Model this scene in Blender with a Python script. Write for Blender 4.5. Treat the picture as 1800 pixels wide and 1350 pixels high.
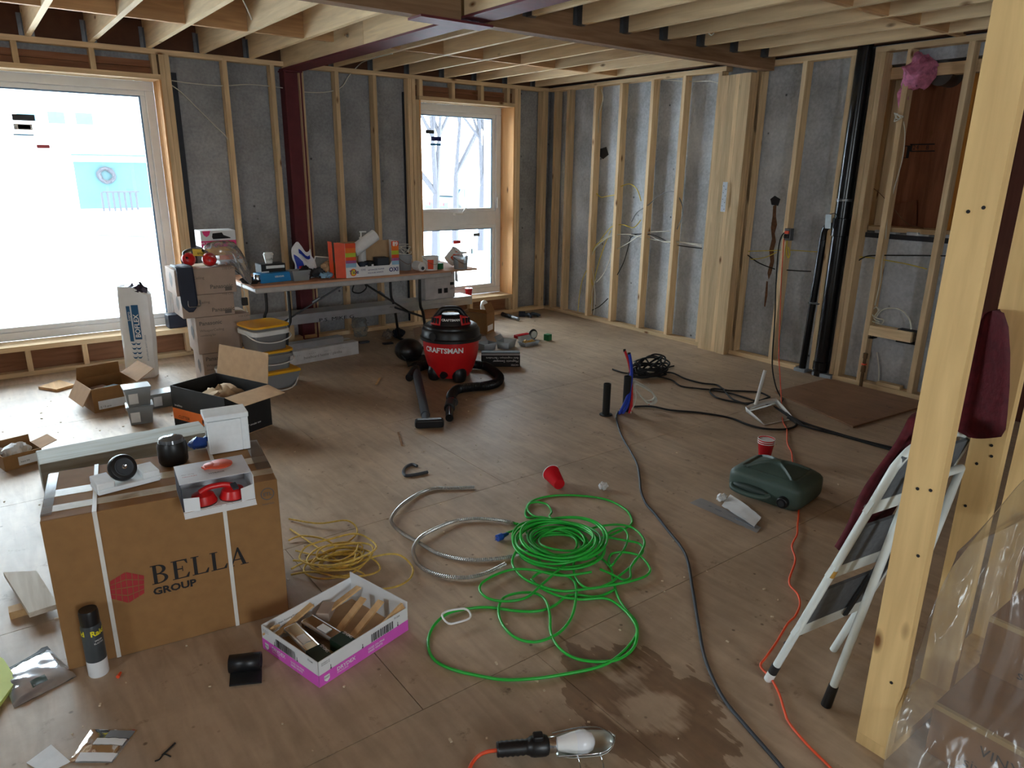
import bpy, bmesh, math, random
from mathutils import Vector, Matrix, noise
random.seed(7)
for o in list(bpy.data.objects): bpy.data.objects.remove(o)
SC = bpy.context.scene
COL = SC.collection
V = Vector
# ---------------------------------------------------------------- camera
CAM = V((-5.578, -6.729, 1.632))
FP = 1249.7                                   # focal length in pixels of the 1800x1350 frame
RT = V((0.79937481, -0.60070794, 0.01224275)); UP = V((0.16310728, 0.23657132, 0.95782568)); FW = V((0.57826977, 0.76366484, -0.28708899))
cd = bpy.data.cameras.new('camera'); cam = bpy.data.objects.new('camera', cd); COL.objects.link(cam)
cd.sensor_fit = 'HORIZONTAL'; cd.sensor_width = 36.0; cd.lens = 36.0*FP/1800; cd.clip_start = .05; cd.clip_end = 300
M4 = Matrix((RT, UP, -FW)).transposed().to_4x4(); M4.translation = CAM
cam.matrix_world = M4
SC.camera = cam
# ---------------------------------------------------------------- sky, exposure
W_ = bpy.data.worlds.new('overcast_sky'); SC.world = W_; W_.use_nodes = True
bg = W_.node_tree.nodes['Background']
bg.inputs[0].default_value = (.84, .94, 1.0, 1); bg.inputs[1].default_value = 7.5
vs = SC.view_settings
vs.view_transform = 'Standard'; vs.look = 'None'; vs.gamma = 1; vs.use_curve_mapping = False; vs.exposure = 1.38
def portal(loc, rot, sx, sy):                 # guides sky sampling through a window; gives off nothing itself
    l = bpy.data.lights.new('window_portal', 'AREA'); l.shape = 'RECTANGLE'; l.size = sx; l.size_y = sy
    l.cycles.is_portal = True
    o = bpy.data.objects.new('window_portal', l); COL.objects.link(o); o.location = loc; o.rotation_euler = rot
portal((-5.5, .36, 1.3), (-math.pi/2, 0, 0), 2.8, 2.1)
portal((-1.1, .36, 1.25), (-math.pi/2, 0, 0), 1.25, 2.1)
portal((-8.32, -6.1, 1.6), (0, -math.pi/2, 0), 1.0, .6)  # opening added in the unseen left wall to light the foreground
portal((-5.2, -10.27, 1.5), (math.pi/2, 0, 0), 1.1, 1.4)  # opening added behind the camera as fill light

# ---------------------------------------------------------------- pixel -> place (1800x1350 frame)
def ray(x, y): return FW + RT*((x-900)/FP) - UP*((y-675)/FP)
def F(x, y, z=0.0):
    d = ray(x, y); return CAM + d*((z-CAM.z)/d.z)
def B(x, y, v=0.0):
    d = ray(x, y); return CAM + d*((v-CAM.y)/d.y)
def Wl(x, y, v=0.0):
    d = ray(x, y); return CAM + d*((v-CAM.x)/d.x)
def D(x, y, dep): return CAM + ray(x, y)*dep
def dep(p): return (V(p)-CAM).dot(FW)
def prj(p):
    d = V(p)-CAM; z = d.dot(FW); return 900+FP*d.dot(RT)/z, 675-FP*d.dot(UP)/z
def hz(p, py):
    lo, hi = 0.0, 3.0
    for i in range(40):
        m = (lo+hi)/2
        if prj((p[0], p[1], m))[1] > py: lo = m
        else: hi = m
    return lo
def zz(pts, ox, oy, s): return [(ox+a/s, oy+b/s) for a, b in pts]

# ---------------------------------------------------------------- mesh helpers
class MB:
    def __init__(s): s.v = []; s.f = []
    def add(s, vs, fs):
        n = len(s.v); s.v += [V(a) for a in vs]; s.f += [tuple(n+i for i in q) for q in fs]; return s
    def box(s, x0, y0, z0, x1, y1, z1):
        return s.add([(x0,y0,z0),(x1,y0,z0),(x1,y1,z0),(x0,y1,z0),(x0,y0,z1),(x1,y0,z1),(x1,y1,z1),(x0,y1,z1)],
                     [(3,2,1,0),(4,5,6,7),(0,1,5,4),(1,2,6,5),(2,3,7,6),(3,0,4,7)])
    def hexa(s, c): return s.add(c, [(3,2,1,0),(4,5,6,7),(0,1,5,4),(1,2,6,5),(2,3,7,6),(3,0,4,7)])
    def obox(s, c, size, rot=(0,0,0)):
        from mathutils import Euler
        R = Euler(rot).to_matrix(); c = V(c); h = V(size)/2
        return s.hexa([c+R@V((a*h.x, b*h.y, d*h.z)) for d in (-1,1) for a, b in ((-1,-1),(1,-1),(1,1),(-1,1))])
    def bar(s, a, b, w, t, up=(0,0,1)):
        a, b = V(a), V(b); d = (b-a).normalized(); sd = d.cross(V(up))
        if sd.length < 1e-4: sd = d.cross(V((1,0,0)))
        sd.normalize(); u = sd.cross(d)
        return s.hexa([p+sd*(i*w/2)+u*(j*t/2) for p, in ((a,),(b,)) for i, j in ((-1,-1),(1,-1),(1,1),(-1,1))])
    def cyl(s, a, b, r0, r1=None, n=16, caps=True):
        r1 = r0 if r1 is None else r1; a, b = V(a), V(b); d = (b-a).normalized()
        x = d.orthogonal().normalized(); y = d.cross(x); k = len(s.v)
        for p, r in ((a, r0), (b, r1)):
            for i in range(n):
                t = 2*math.pi*i/n; s.v.append(p+x*(r*math.cos(t))+y*(r*math.sin(t)))
        s.f += [(k+i, k+(i+1)%n, k+n+(i+1)%n, k+n+i) for i in range(n)]
        if caps: s.f += [tuple(k+i for i in reversed(range(n))), tuple(k+n+i for i in range(n))]
        return s
    def tube(s, pts, r, n=8, closed=False, caps=True):
        pts = [V(p) for p in pts]; m = len(pts); k = len(s.v); rr = r if callable(r) else (lambda i: r)
        pd = None; nx = None
        for i, p in enumerate(pts):
            q0 = pts[i-1] if (i or closed) else p; q1 = pts[(i+1) % m] if (i < m-1 or closed) else p
            d = (q1-q0)
            d = d.normalized() if d.length > 1e-9 else (pd or V((1,0,0)))
            if nx is None: nx = d.orthogonal().normalized()
            else:
                nx = nx - d*nx.dot(d)
                nx = nx.normalized() if nx.length > 1e-6 else d.orthogonal().normalized()
            y = d.cross(nx); pd = d
            for j in range(n):
                t = 2*math.pi*j/n; s.v.append(p+nx*(rr(i)*math.cos(t))+y*(rr(i)*math.sin(t)))
        for i in range(m if closed else m-1):
            a, b = k+i*n, k+((i+1) % m)*n
            s.f += [(a+j, a+(j+1)%n, b+(j+1)%n, b+j) for j in range(n)]
        if caps and not closed: s.f += [tuple(k+j for j in reversed(range(n))), tuple(k+(m-1)*n+j for j in range(n))]
        return s
    def ribbon(s, pts, w, t=.0008):           # flat band lying on the floor
        pts = [V(p) for p in pts]; k = len(s.v); m = len(pts)
        for i, p in enumerate(pts):
            d = (pts[min(i+1, m-1)]-pts[max(i-1, 0)]); d.z = 0; d = d.normalized() if d.length else V((1,0,0)); sd = V((-d.y, d.x, 0))
            for a, b in ((-1,0),(1,0),(1,1),(-1,1)): s.v.append(p+sd*(a*w/2)+V((0,0,b*t)))
        for i in range(m-1):
            a = k+4*i
            s.f += [(a+j, a+(j+1)%4, a+4+(j+1)%4, a+4+j) for j in range(4)]
        s.f += [(k+3,k+2,k+1,k), tuple(k+4*(m-1)+j for j in range(4))]
        return s
    def lathe(s, prof, n=32, c=(0,0,0), sx=1, sy=1):
        k = len(s.v); c = V(c)
        for r, z in prof:
            for i in range(n):
                t = 2*math.pi*i/n; s.v.append(c+V((r*math.cos(t)*sx, r*math.sin(t)*sy, z)))
        for j in range(len(prof)-1):
            a, b = k+j*n, k+(j+1)*n
            s.f += [(a+i, a+(i+1)%n, b+(i+1)%n, b+i) for i in range(n)]
        if prof[0][0] > 1e-6: s.f.append(tuple(k+i for i in reversed(range(n))))
        if prof[-1][0] > 1e-6: s.f.append(tuple(k+(len(prof)-1)*n+i for i in range(n)))
        return s
    def prism(s, poly, z0, z1):
        n = len(poly)
        vs = [(x, y, z0) for x, y in poly]+[(x, y, z1) for x, y in poly]
        return s.add(vs, [tuple(reversed(range(n))), tuple(range(n, 2*n))]+[(i, (i+1)%n, n+(i+1)%n, n+i) for i in range(n)])
    def slab(s, a, b, c, d, th):              # quad with thickness along its normal
        a, b, c, d = V(a), V(b), V(c), V(d); nn = (b-a).cross(d-a).normalized()*th
        return s.hexa([a, b, c, d, a+nn, b+nn, c+nn, d+nn])
    def grid(s, fn, nu, nv):
        k = len(s.v)
        for j in range(nv+1):
            for i in range(nu+1): s.v.append(V(fn(i/nu, j/nv)))
        s.f += [(k+j*(nu+1)+i, k+j*(nu+1)+i+1, k+(j+1)*(nu+1)+i+1, k+(j+1)*(nu+1)+i) for j in range(nv) for i in range(nu)]
        return s
    def ell(s, c, r, n=16, m=10):             # ellipsoid
        k = len(s.v); c = V(c)
        for j in range(m+1):
            ph = math.pi*j/m
            for i in range(n):
                t = 2*math.pi*i/n; s.v.append(c+V((r[0]*math.sin(ph)*math.cos(t), r[1]*math.sin(ph)*math.sin(t), -r[2]*math.cos(ph))))
        s.f += [(k+j*n+i, k+j*n+(i+1)%n, k+(j+1)*n+(i+1)%n, k+(j+1)*n+i) for j in range(m) for i in range(n)]
        return s
    def xf(s, M, k=0):
        s.v[k:] = [M@p for p in s.v[k:]]; return s
    def wob(s, amp, sc, sd=0, k=0):
        for i in range(k, len(s.v)):
            p = s.v[i]; s.v[i] = p+noise.noise_vector(p*sc+V((sd*3.1, sd*1.7, sd)))*amp
        return s
    def mesh(s, name, smooth=None):
        me = bpy.data.meshes.new(name); me.from_pydata([tuple(p) for p in s.v], [], s.f); me.validate()
        if smooth is not None:
            me.polygons.foreach_set('use_smooth', [True]*len(me.polygons)); me.set_sharp_from_angle(angle=math.radians(smooth))
        return me
    def build(s, name, m, parent=None, smooth=None, bevel=0, solid=0, sub=0):
        c = V((0,0,0))
        if parent is None and s.v:
            lo = [min(p[i] for p in s.v) for i in range(3)]; hi = [max(p[i] for p in s.v) for i in range(3)]
            c = V(((lo[0]+hi[0])/2, (lo[1]+hi[1])/2, lo[2])); s.v = [p-c for p in s.v]
        me = s.mesh(name, smooth); me.materials.append(mat(m) if isinstance(m, str) else m)
        o = bpy.data.objects.new(name, me); COL.objects.link(o); o.location = c; o.parent = parent
        if bevel:
            b = o.modifiers.new('bevel', 'BEVEL'); b.width = bevel; b.segments = 2; b.limit_method = 'ANGLE'; b.angle_limit = math.radians(40)
        if solid: q = o.modifiers.new('solid', 'SOLIDIFY'); q.thickness = solid; q.offset = 0
        if sub: q = o.modifiers.new('sub', 'SUBSURF'); q.levels = sub; q.render_levels = sub
        return o
def catmull(pts, k=6, closed=False):
    pts = [V(p) for p in pts]; n = len(pts); out = []
    g = (lambda i: pts[i % n]) if closed else (lambda i: pts[max(0, min(n-1, i))])
    for i in range(n if closed else n-1):
        a, b, c, d = g(i-1), g(i), g(i+1), g(i+2)
        for j in range(k):
            t = j/k; out.append(.5*((2*b)+(c-a)*t+(2*a-5*b+4*c-d)*t*t+(3*b-a-3*c+d)*t**3))
    if not closed: out.append(pts[-1])
    return out
def tag(o, label, cat, group=None):
    o['label'] = label; o['category'] = cat
    if group: o['group'] = group
    return o
def thing(name, label, cat, loc=(0,0,0), rz=0, group=None):
    o = bpy.data.objects.new(name, None); COL.objects.link(o); o.empty_display_size = .05
    o.location = loc; o.rotation_euler = (0, 0, rz); return tag(o, label, cat, group)
def struct(o): o['kind'] = 'structure'; return o
def inst(src, name, parent, loc, rot=(0,0,0), scale=(1,1,1)):
    o = bpy.data.objects.new(name, src if isinstance(src, bpy.types.Mesh) else src.data); COL.objects.link(o)
    o.parent = parent; o.location = loc; o.rotation_euler = rot; o.scale = scale; return o
def fromto(p, q): d = V(q)-V(p); return math.atan2(d.y, d.x)
TXT = {}
def text(s, size, o, right, up, m, parent, name='lettering', align='LEFT', xs=1.0, off=.0012, bold=0.0):
    """flat print on a surface: o = anchor of the baseline, right/up = directions in the parent's frame"""
    key = (s, align, bold)
    if key not in TXT:
        cu = bpy.data.curves.new('t', 'FONT'); cu.body = s; cu.size = 1; cu.align_x = align; cu.resolution_u = 2; cu.offset = bold
        t = bpy.data.objects.new('t', cu); COL.objects.link(t)
        bpy.context.view_layer.update()
        me = bpy.data.meshes.new_from_object(t.evaluated_get(bpy.context.evaluated_depsgraph_get()))
        bpy.data.objects.remove(t); TXT[key] = ([v.co.copy() for v in me.vertices], [tuple(p.vertices) for p in me.polygons])
    vs_, fs = TXT[key]; right = V(right).normalized(); up = V(up).normalized(); nn = right.cross(up); o = V(o)+nn*off
    b = MB().add([o+right*(p.x*size*xs)+up*(p.y*size) for p in vs_], fs)
    return b.build(name, m, parent)
def patch(mb, o, right, up, w, h, off=.0008):
    right = V(right).normalized(); up = V(up).normalized(); o = V(o)+right.cross(up)*off
    return mb.add([o, o+right*w, o+right*w+up*h, o+up*h], [(0,1,2,3)])
def poly(mb, pts, o, right, up, off=.001):
    right = V(right).normalized(); up = V(up).normalized(); o = V(o)+right.cross(up)*off
    return mb.add([o+right*a+up*b for a, b in pts], [tuple(range(len(pts)))])

# ---------------------------------------------------------------- materials
def lin(c): return tuple(((x/255)/12.92 if x/255 <= .04045 else ((x/255+.055)/1.055)**2.4) for x in c)+(1,)
MATS = {}
def newmat(name):
    m = bpy.data.materials.new(name); m.use_nodes = True; nt = m.node_tree
    return m, nt, nt.nodes['Principled BSDF'], nt.nodes, nt.links
def simple(name, c, rough=.6, metal=0, var=.12, sc=14, bump=0, spec=.5, trans=0, alpha=1, coat=0, emit=None):
    m, nt, p, N, L = newmat(name)
    p.inputs['Roughness'].default_value = rough; p.inputs['Metallic'].default_value = metal
    p.inputs['Specular IOR Level'].default_value = spec; p.inputs['Transmission Weight'].default_value = trans
    p.inputs['Alpha'].default_value = alpha; p.inputs['Coat Weight'].default_value = coat
    c = lin(c)
    if var:
        tc = N.new('ShaderNodeTexCoord'); nz = N.new('ShaderNodeTexNoise'); nz.inputs['Scale'].default_value = sc; nz.inputs['Detail'].default_value = 5
        L.new(tc.outputs['Object'], nz.inputs['Vector'])
        r = N.new('ShaderNodeValToRGB'); e = r.color_ramp.elements
        e[0].position = .3; e[1].position = .7
        e[0].color = tuple(x*(1-var) for x in c[:3])+(1,); e[1].color = tuple(min(1, x*(1+var)) for x in c[:3])+(1,)
        L.new(nz.outputs['Fac'], r.inputs[0]); L.new(r.outputs[0], p.inputs['Base Color'])
        if bump:
            b = N.new('ShaderNodeBump'); b.inputs['Strength'].default_value = bump; b.inputs['Distance'].default_value = .01
            L.new(nz.outputs['Fac'], b.inputs['Height']); L.new(b.outputs[0], p.inputs['Normal'])
    else: p.inputs['Base Color'].default_value = c
    if emit: p.inputs['Emission Color'].default_value = lin(emit[0]); p.inputs['Emission Strength'].default_value = emit[1]
    return m
def wood(name, c, axis='z', knot=(120, 78, 45), rough=.75, var=.2):
    """sawn softwood: grain stretched along an axis, per-piece tint, knots"""
    m, nt, p, N, L = newmat(name); p.inputs['Roughness'].default_value = rough; p.inputs['Specular IOR Level'].default_value = .25
    tc = N.new('ShaderNodeTexCoord'); oi = N.new('ShaderNodeObjectInfo')
    mp = N.new('ShaderNodeMapping'); s = [14, 14, 14]; s['xyz'.index(axis)] = 1.1; mp.inputs['Scale'].default_value = s
    off = N.new('ShaderNodeVectorMath'); off.operation = 'MULTIPLY_ADD'; off.inputs[1].default_value = (1,1,1)
    cmb = N.new('ShaderNodeCombineXYZ'); ml = N.new('ShaderNodeMath'); ml.operation = 'MULTIPLY'; ml.inputs[1].default_value = 37
    L.new(oi.outputs['Random'], ml.inputs[0])
    for i in range(3): L.new(ml.outputs[0], cmb.inputs[i])
    L.new(tc.outputs['Object'], off.inputs[0]); L.new(cmb.outputs[0], off.inputs[2]); L.new(off.outputs[0], mp.inputs['Vector'])
    nz = N.new('ShaderNodeTexNoise'); nz.inputs['Scale'].default_value = 2.2; nz.inputs['Detail'].default_value = 6; nz.inputs['Distortion'].default_value = .6
    L.new(mp.outputs[0], nz.inputs['Vector'])
    r = N.new('ShaderNodeValToRGB'); e = r.color_ramp.elements; c = lin(c); kn = lin(knot)
    e[0].position = .3; e[1].position = .72
    e[0].color = (c[0]*(1-var), c[1]*(1-var*1.25), c[2]*(1-var*1.5), 1); e[1].color = tuple(min(1, x*(1+var*.6)) for x in c[:3])+(1,)
    L.new(nz.outputs['Fac'], r.inputs[0])
    # knots
    mk = N.new('ShaderNodeMapping'); sk = [9, 9, 9]; sk['xyz'.index(axis)] = 3.6; mk.inputs['Scale'].default_value = sk; L.new(off.outputs[0], mk.inputs['Vector'])
    vo = N.new('ShaderNodeTexVoronoi'); vo.inputs['Scale'].default_value = 1.0; L.new(mk.outputs[0], vo.inputs['Vector'])
    kr = N.new('ShaderNodeValToRGB'); ke = kr.color_ramp.elements; ke[0].position = .05; ke[0].color = (1,1,1,1); ke[1].position = .16; ke[1].color = (0,0,0,1)
    L.new(vo.outputs['Distance'], kr.inputs[0])
    wn = N.new('ShaderNodeTexWhiteNoise'); L.new(vo.outputs['Color'], wn.inputs['Vector'])
    gt = N.new('ShaderNodeMath'); gt.operation = 'GREATER_THAN'; gt.inputs[1].default_value = .55; L.new(wn.outputs['Value'], gt.inputs[0])
    mu = N.new('ShaderNodeMath'); mu.operation = 'MULTIPLY'; L.new(kr.outputs[0], mu.inputs[0]); L.new(gt.outputs[0], mu.inputs[1])
    mx = N.new('ShaderNodeMixRGB'); mx.inputs[2].default_value = kn; L.new(mu.outputs[0], mx.inputs[0]); L.new(r.outputs[0], mx.inputs[1])
    # per piece tint
    hs = N.new('ShaderNodeHueSaturation'); mr = N.new('ShaderNodeMapRange'); mr.inputs['To Min'].default_value = .82; mr.inputs['To Max'].default_value = 1.14
    L.new(oi.outputs['Random'], mr.inputs['Value']); L.new(mr.outputs[0], hs.inputs['Value']); L.new(mx.outputs[0], hs.inputs['Color'])
    L.new(hs.outputs[0], p.inputs['Base Color'])
    b = N.new('ShaderNodeBump'); b.inputs['Strength'].default_value = .12; b.inputs['Distance'].default_value = .004; L.new(nz.outputs['Fac'], b.inputs['Height']); L.new(b.outputs[0], p.inputs['Normal'])
    return m
def concrete(name, c):
    m, nt, p, N, L = newmat(name); p.inputs['Roughness'].default_value = .9; p.inputs['Specular IOR Level'].default_value = .15
    tc = N.new('ShaderNodeTexCoord'); n1 = N.new('ShaderNodeTexNoise'); n1.inputs['Scale'].default_value = 1.6; n1.inputs['Detail'].default_value = 8; n1.inputs['Roughness'].default_value = .65
    n2 = N.new('ShaderNodeTexNoise'); n2.inputs['Scale'].default_value = 42; n2.inputs['Detail'].default_value = 4
    vo = N.new('ShaderNodeTexVoronoi'); vo.inputs['Scale'].default_value = 5.5; vo.inputs['Randomness'].default_value = 1
    for q in (n1, n2, vo): L.new(tc.outputs['Object'], q.inputs['Vector'])
    r = N.new('ShaderNodeValToRGB'); e = r.color_ramp.elements; c = lin(c)
    e[0].position = .32; e[1].position = .68; e[0].color = tuple(x*.62 for x in c[:3])+(1,); e[1].color = tuple(min(1, x*1.22) for x in c[:3])+(1,)
    L.new(n1.outputs['Fac'], r.inputs[0])
    m2 = N.new('ShaderNodeMixRGB'); m2.blend_type = 'OVERLAY'; m2.inputs[0].default_value = .35; L.new(r.outputs[0], m2.inputs[1]); L.new(n2.outputs['Fac'], m2.inputs[2])
    kr = N.new('ShaderNodeValToRGB'); ke = kr.color_ramp.elements; ke[0].position = .035; ke[0].color = (.25,.25,.25,1); ke[1].position = .075; ke[1].color = (1,1,1,1)
    L.new(vo.outputs['Distance'], kr.inputs[0])
    m3 = N.new('ShaderNodeMixRGB'); m3.blend_type = 'MULTIPLY'; m3.inputs[0].default_value = 1; L.new(m2.outputs[0], m3.inputs[1]); L.new(kr.outputs[0], m3.inputs[2])
    L.new(m3.outputs[0], p.inputs['Base Color'])
    b = N.new('ShaderNodeBump'); b.inputs['Strength'].default_value = .35; b.inputs['Distance'].default_value = .01; L.new(n2.outputs['Fac'], b.inputs['Height']); L.new(b.outputs[0], p.inputs['Normal'])
    return m
def floor_ply(name, c, stain=True):
    """worn plywood subfloor: grain along Y, scuffs, dust, one water stain with its own ragged outline"""
    m, nt, p, N, L = newmat(name); p.inputs['Roughness'].default_value = .5; p.inputs['Specular IOR Level'].default_value = .5
    tc = N.new('ShaderNodeTexCoord'); g = N.new('ShaderNodeNewGeometry'); oi = N.new('ShaderNodeObjectInfo')
    mp = N.new('ShaderNodeMapping'); mp.inputs['Scale'].default_value = (16, 2.2, 16); L.new(g.outputs['Position'], mp.inputs['Vector'])
    n1 = N.new('ShaderNodeTexNoise'); n1.inputs['Scale'].default_value = 1.5; n1.inputs['Detail'].default_value = 6; n1.inputs['Distortion'].default_value = .8; L.new(mp.outputs[0], n1.inputs['Vector'])
    n2 = N.new('ShaderNodeTexNoise'); n2.inputs['Scale'].default_value = 1.4; n2.inputs['Detail'].default_value = 7; n2.inputs['Roughness'].default_value = .7; L.new(g.outputs['Position'], n2.inputs['Vector'])
    n3 = N.new('ShaderNodeTexNoise'); n3.inputs['Scale'].default_value = 9; n3.inputs['Detail'].default_value = 8; n3.inputs['Roughness'].default_value = .75; L.new(g.outputs['Position'], n3.inputs['Vector'])
    c = lin(c)
    r = N.new('ShaderNodeValToRGB'); e = r.color_ramp.elements; e[0].position = .3; e[1].position = .7
    e[0].color = tuple(x*.84 for x in c[:3])+(1,); e[1].color = tuple(min(1, x*1.1) for x in c[:3])+(1,); L.new(n1.outputs['Fac'], r.inputs[0])
    def mult(prev, src, lo, hi, plo, phi):
        k = N.new('ShaderNodeValToRGB'); ke = k.color_ramp.elements; ke[0].position = plo; ke[1].position = phi; ke[0].color = lo+(1,); ke[1].color = hi+(1,)
        L.new(src, k.inputs[0]); q = N.new('ShaderNodeMixRGB'); q.blend_type = 'MULTIPLY'; q.inputs[0].default_value = 1
        L.new(prev, q.inputs[1]); L.new(k.outputs[0], q.inputs[2]); return q.outputs[0]
    o = mult(r.outputs[0], n2.outputs['Fac'], (.68,.64,.60), (1.08,1.08,1.08), .3, .66)
    o = mult(o, n3.outputs['Fac'], (.42,.38,.34), (1,1,1), .29, .40)
    vo = N.new('ShaderNodeTexVoronoi'); vo.inputs['Scale'].default_value = 11; L.new(g.outputs['Position'], vo.inputs['Vector'])
    o = mult(o, vo.outputs['Distance'], (.4,.36,.33), (1,1,1), .04, .09)
    hs = N.new('ShaderNodeHueSaturation'); mr = N.new('ShaderNodeMapRange'); mr.inputs['To Min'].default_value = .92; mr.inputs['To Max'].default_value = 1.06
    L.new(oi.outputs['Random'], mr.inputs['Value']); L.new(mr.outputs[0], hs.inputs['Value']); L.new(o, hs.inputs['Color']); o = hs.outputs[0]
    if stain:
        # ragged wet ring: radial distance from the spill's centre, frayed along the grain
        sp = F(1130, 1235)
        ms = N.new('ShaderNodeMapping'); ms.vector_type = 'TEXTURE'; ms.inputs['Location'].default_value = (sp.x, sp.y, 0); ms.inputs['Scale'].default_value = (.30, .36, 1); L.new(g.outputs['Position'], ms.inputs['Vector'])
        fr = N.new('ShaderNodeMapping'); fr.inputs['Scale'].default_value = (30, 4, 1); L.new(g.outputs['Position'], fr.inputs['Vector'])
        nf = N.new('ShaderNodeTexNoise'); nf.inputs['Scale'].default_value = 1; nf.inputs['Detail'].default_value = 5; L.new(fr.outputs[0], nf.inputs['Vector'])
        nl = N.new('ShaderNodeTexNoise'); nl.inputs['Scale'].default_value = 5; nl.inputs['Detail'].default_value = 3; L.new(g.outputs['Position'], nl.inputs['Vector'])
        ln = N.new('ShaderNodeVectorMath'); ln.operation = 'LENGTH'; L.new(ms.outputs[0], ln.inputs[0])
        a1 = N.new('ShaderNodeMath'); a1.operation = 'MULTIPLY_ADD'; a1.inputs[1].default_value = .9; L.new(nf.outputs['Fac'], a1.inputs[0]); L.new(ln.outputs['Value'], a1.inputs[2])
        a2 = N.new('ShaderNodeMath'); a2.operation = 'MULTIPLY_ADD'; a2.inputs[1].default_value = 1.5; L.new(nl.outputs['Fac'], a2.inputs[0]); L.new(a1.outputs[0], a2.inputs[2])
        k = N.new('ShaderNodeValToRGB'); k.color_ramp.interpolation = 'LINEAR'; ke = k.color_ramp.elements
        for pos, v in ((.62, .12), (.70, 1.0), (.865, .85), (.88, 0)):
            if pos == .62: ke[0].position = pos; ke[0].color = (v,v,v,1)
            elif pos == .88: ke[-1].position = pos; ke[-1].color = (v,v,v,1)
            else: q = ke.new(pos); q.color = (v,v,v,1)
        dv = N.new('ShaderNodeMath'); dv.operation = 'DIVIDE'; dv.inputs[1].default_value = 2.3; L.new(a2.outputs[0], dv.inputs[0]); L.new(dv.outputs[0], k.inputs[0])
        ws = N.new('ShaderNodeMixRGB'); ws.blend_type = 'MULTIPLY'; ws.inputs[2].default_value = (.46,.37,.30,1); L.new(k.outputs[0], ws.inputs[0]); L.new(o, ws.inputs[1]); o = ws.outputs[0]
    L.new(o, p.inputs['Base Color'])
    b = N.new('ShaderNodeBump'); b.inputs['Strength'].default_value = .15; b.inputs['Distance'].default_value = .006; L.new(n3.outputs['Fac'], b.inputs['Height']); L.new(b.outputs[0], p.inputs['Normal'])
    return m
def film(name, tint=(.95,.97,1), clear=.75, rough=.12, milk=.5):
    """thin clear plastic: mostly transparent, part milky, glossy at grazing angles"""
    m, nt, p, N, L = newmat(name); N.remove(p); out = N['Material Output']
    tr = N.new('ShaderNodeBsdfTransparent'); tr.inputs[0].default_value = tint+(1,)
    df = N.new('ShaderNodeBsdfDiffuse'); df.inputs[0].default_value = tuple(x*.75 for x in tint)+(1,)
    tl = N.new('ShaderNodeBsdfTranslucent'); tl.inputs[0].default_value = tuple(x*.75 for x in tint)+(1,)
    mk = N.new('ShaderNodeMixShader'); mk.inputs[0].default_value = .5; L.new(df.outputs[0], mk.inputs[1]); L.new(tl.outputs[0], mk.inputs[2])
    mm = N.new('ShaderNodeMixShader'); mm.inputs[0].default_value = clear; L.new(mk.outputs[0], mm.inputs[1]); L.new(tr.outputs[0], mm.inputs[2])
    gl = N.new('ShaderNodeBsdfGlossy'); gl.inputs['Roughness'].default_value = rough
    fr = N.new('ShaderNodeFresnel'); fr.inputs[0].default_value = 1.45
    mx = N.new('ShaderNodeMixShader'); L.new(fr.outputs[0], mx.inputs[0]); L.new(mm.outputs[0], mx.inputs[1]); L.new(gl.outputs[0], mx.inputs[2])
    L.new(mx.outputs[0], out.inputs[0]); return m
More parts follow.
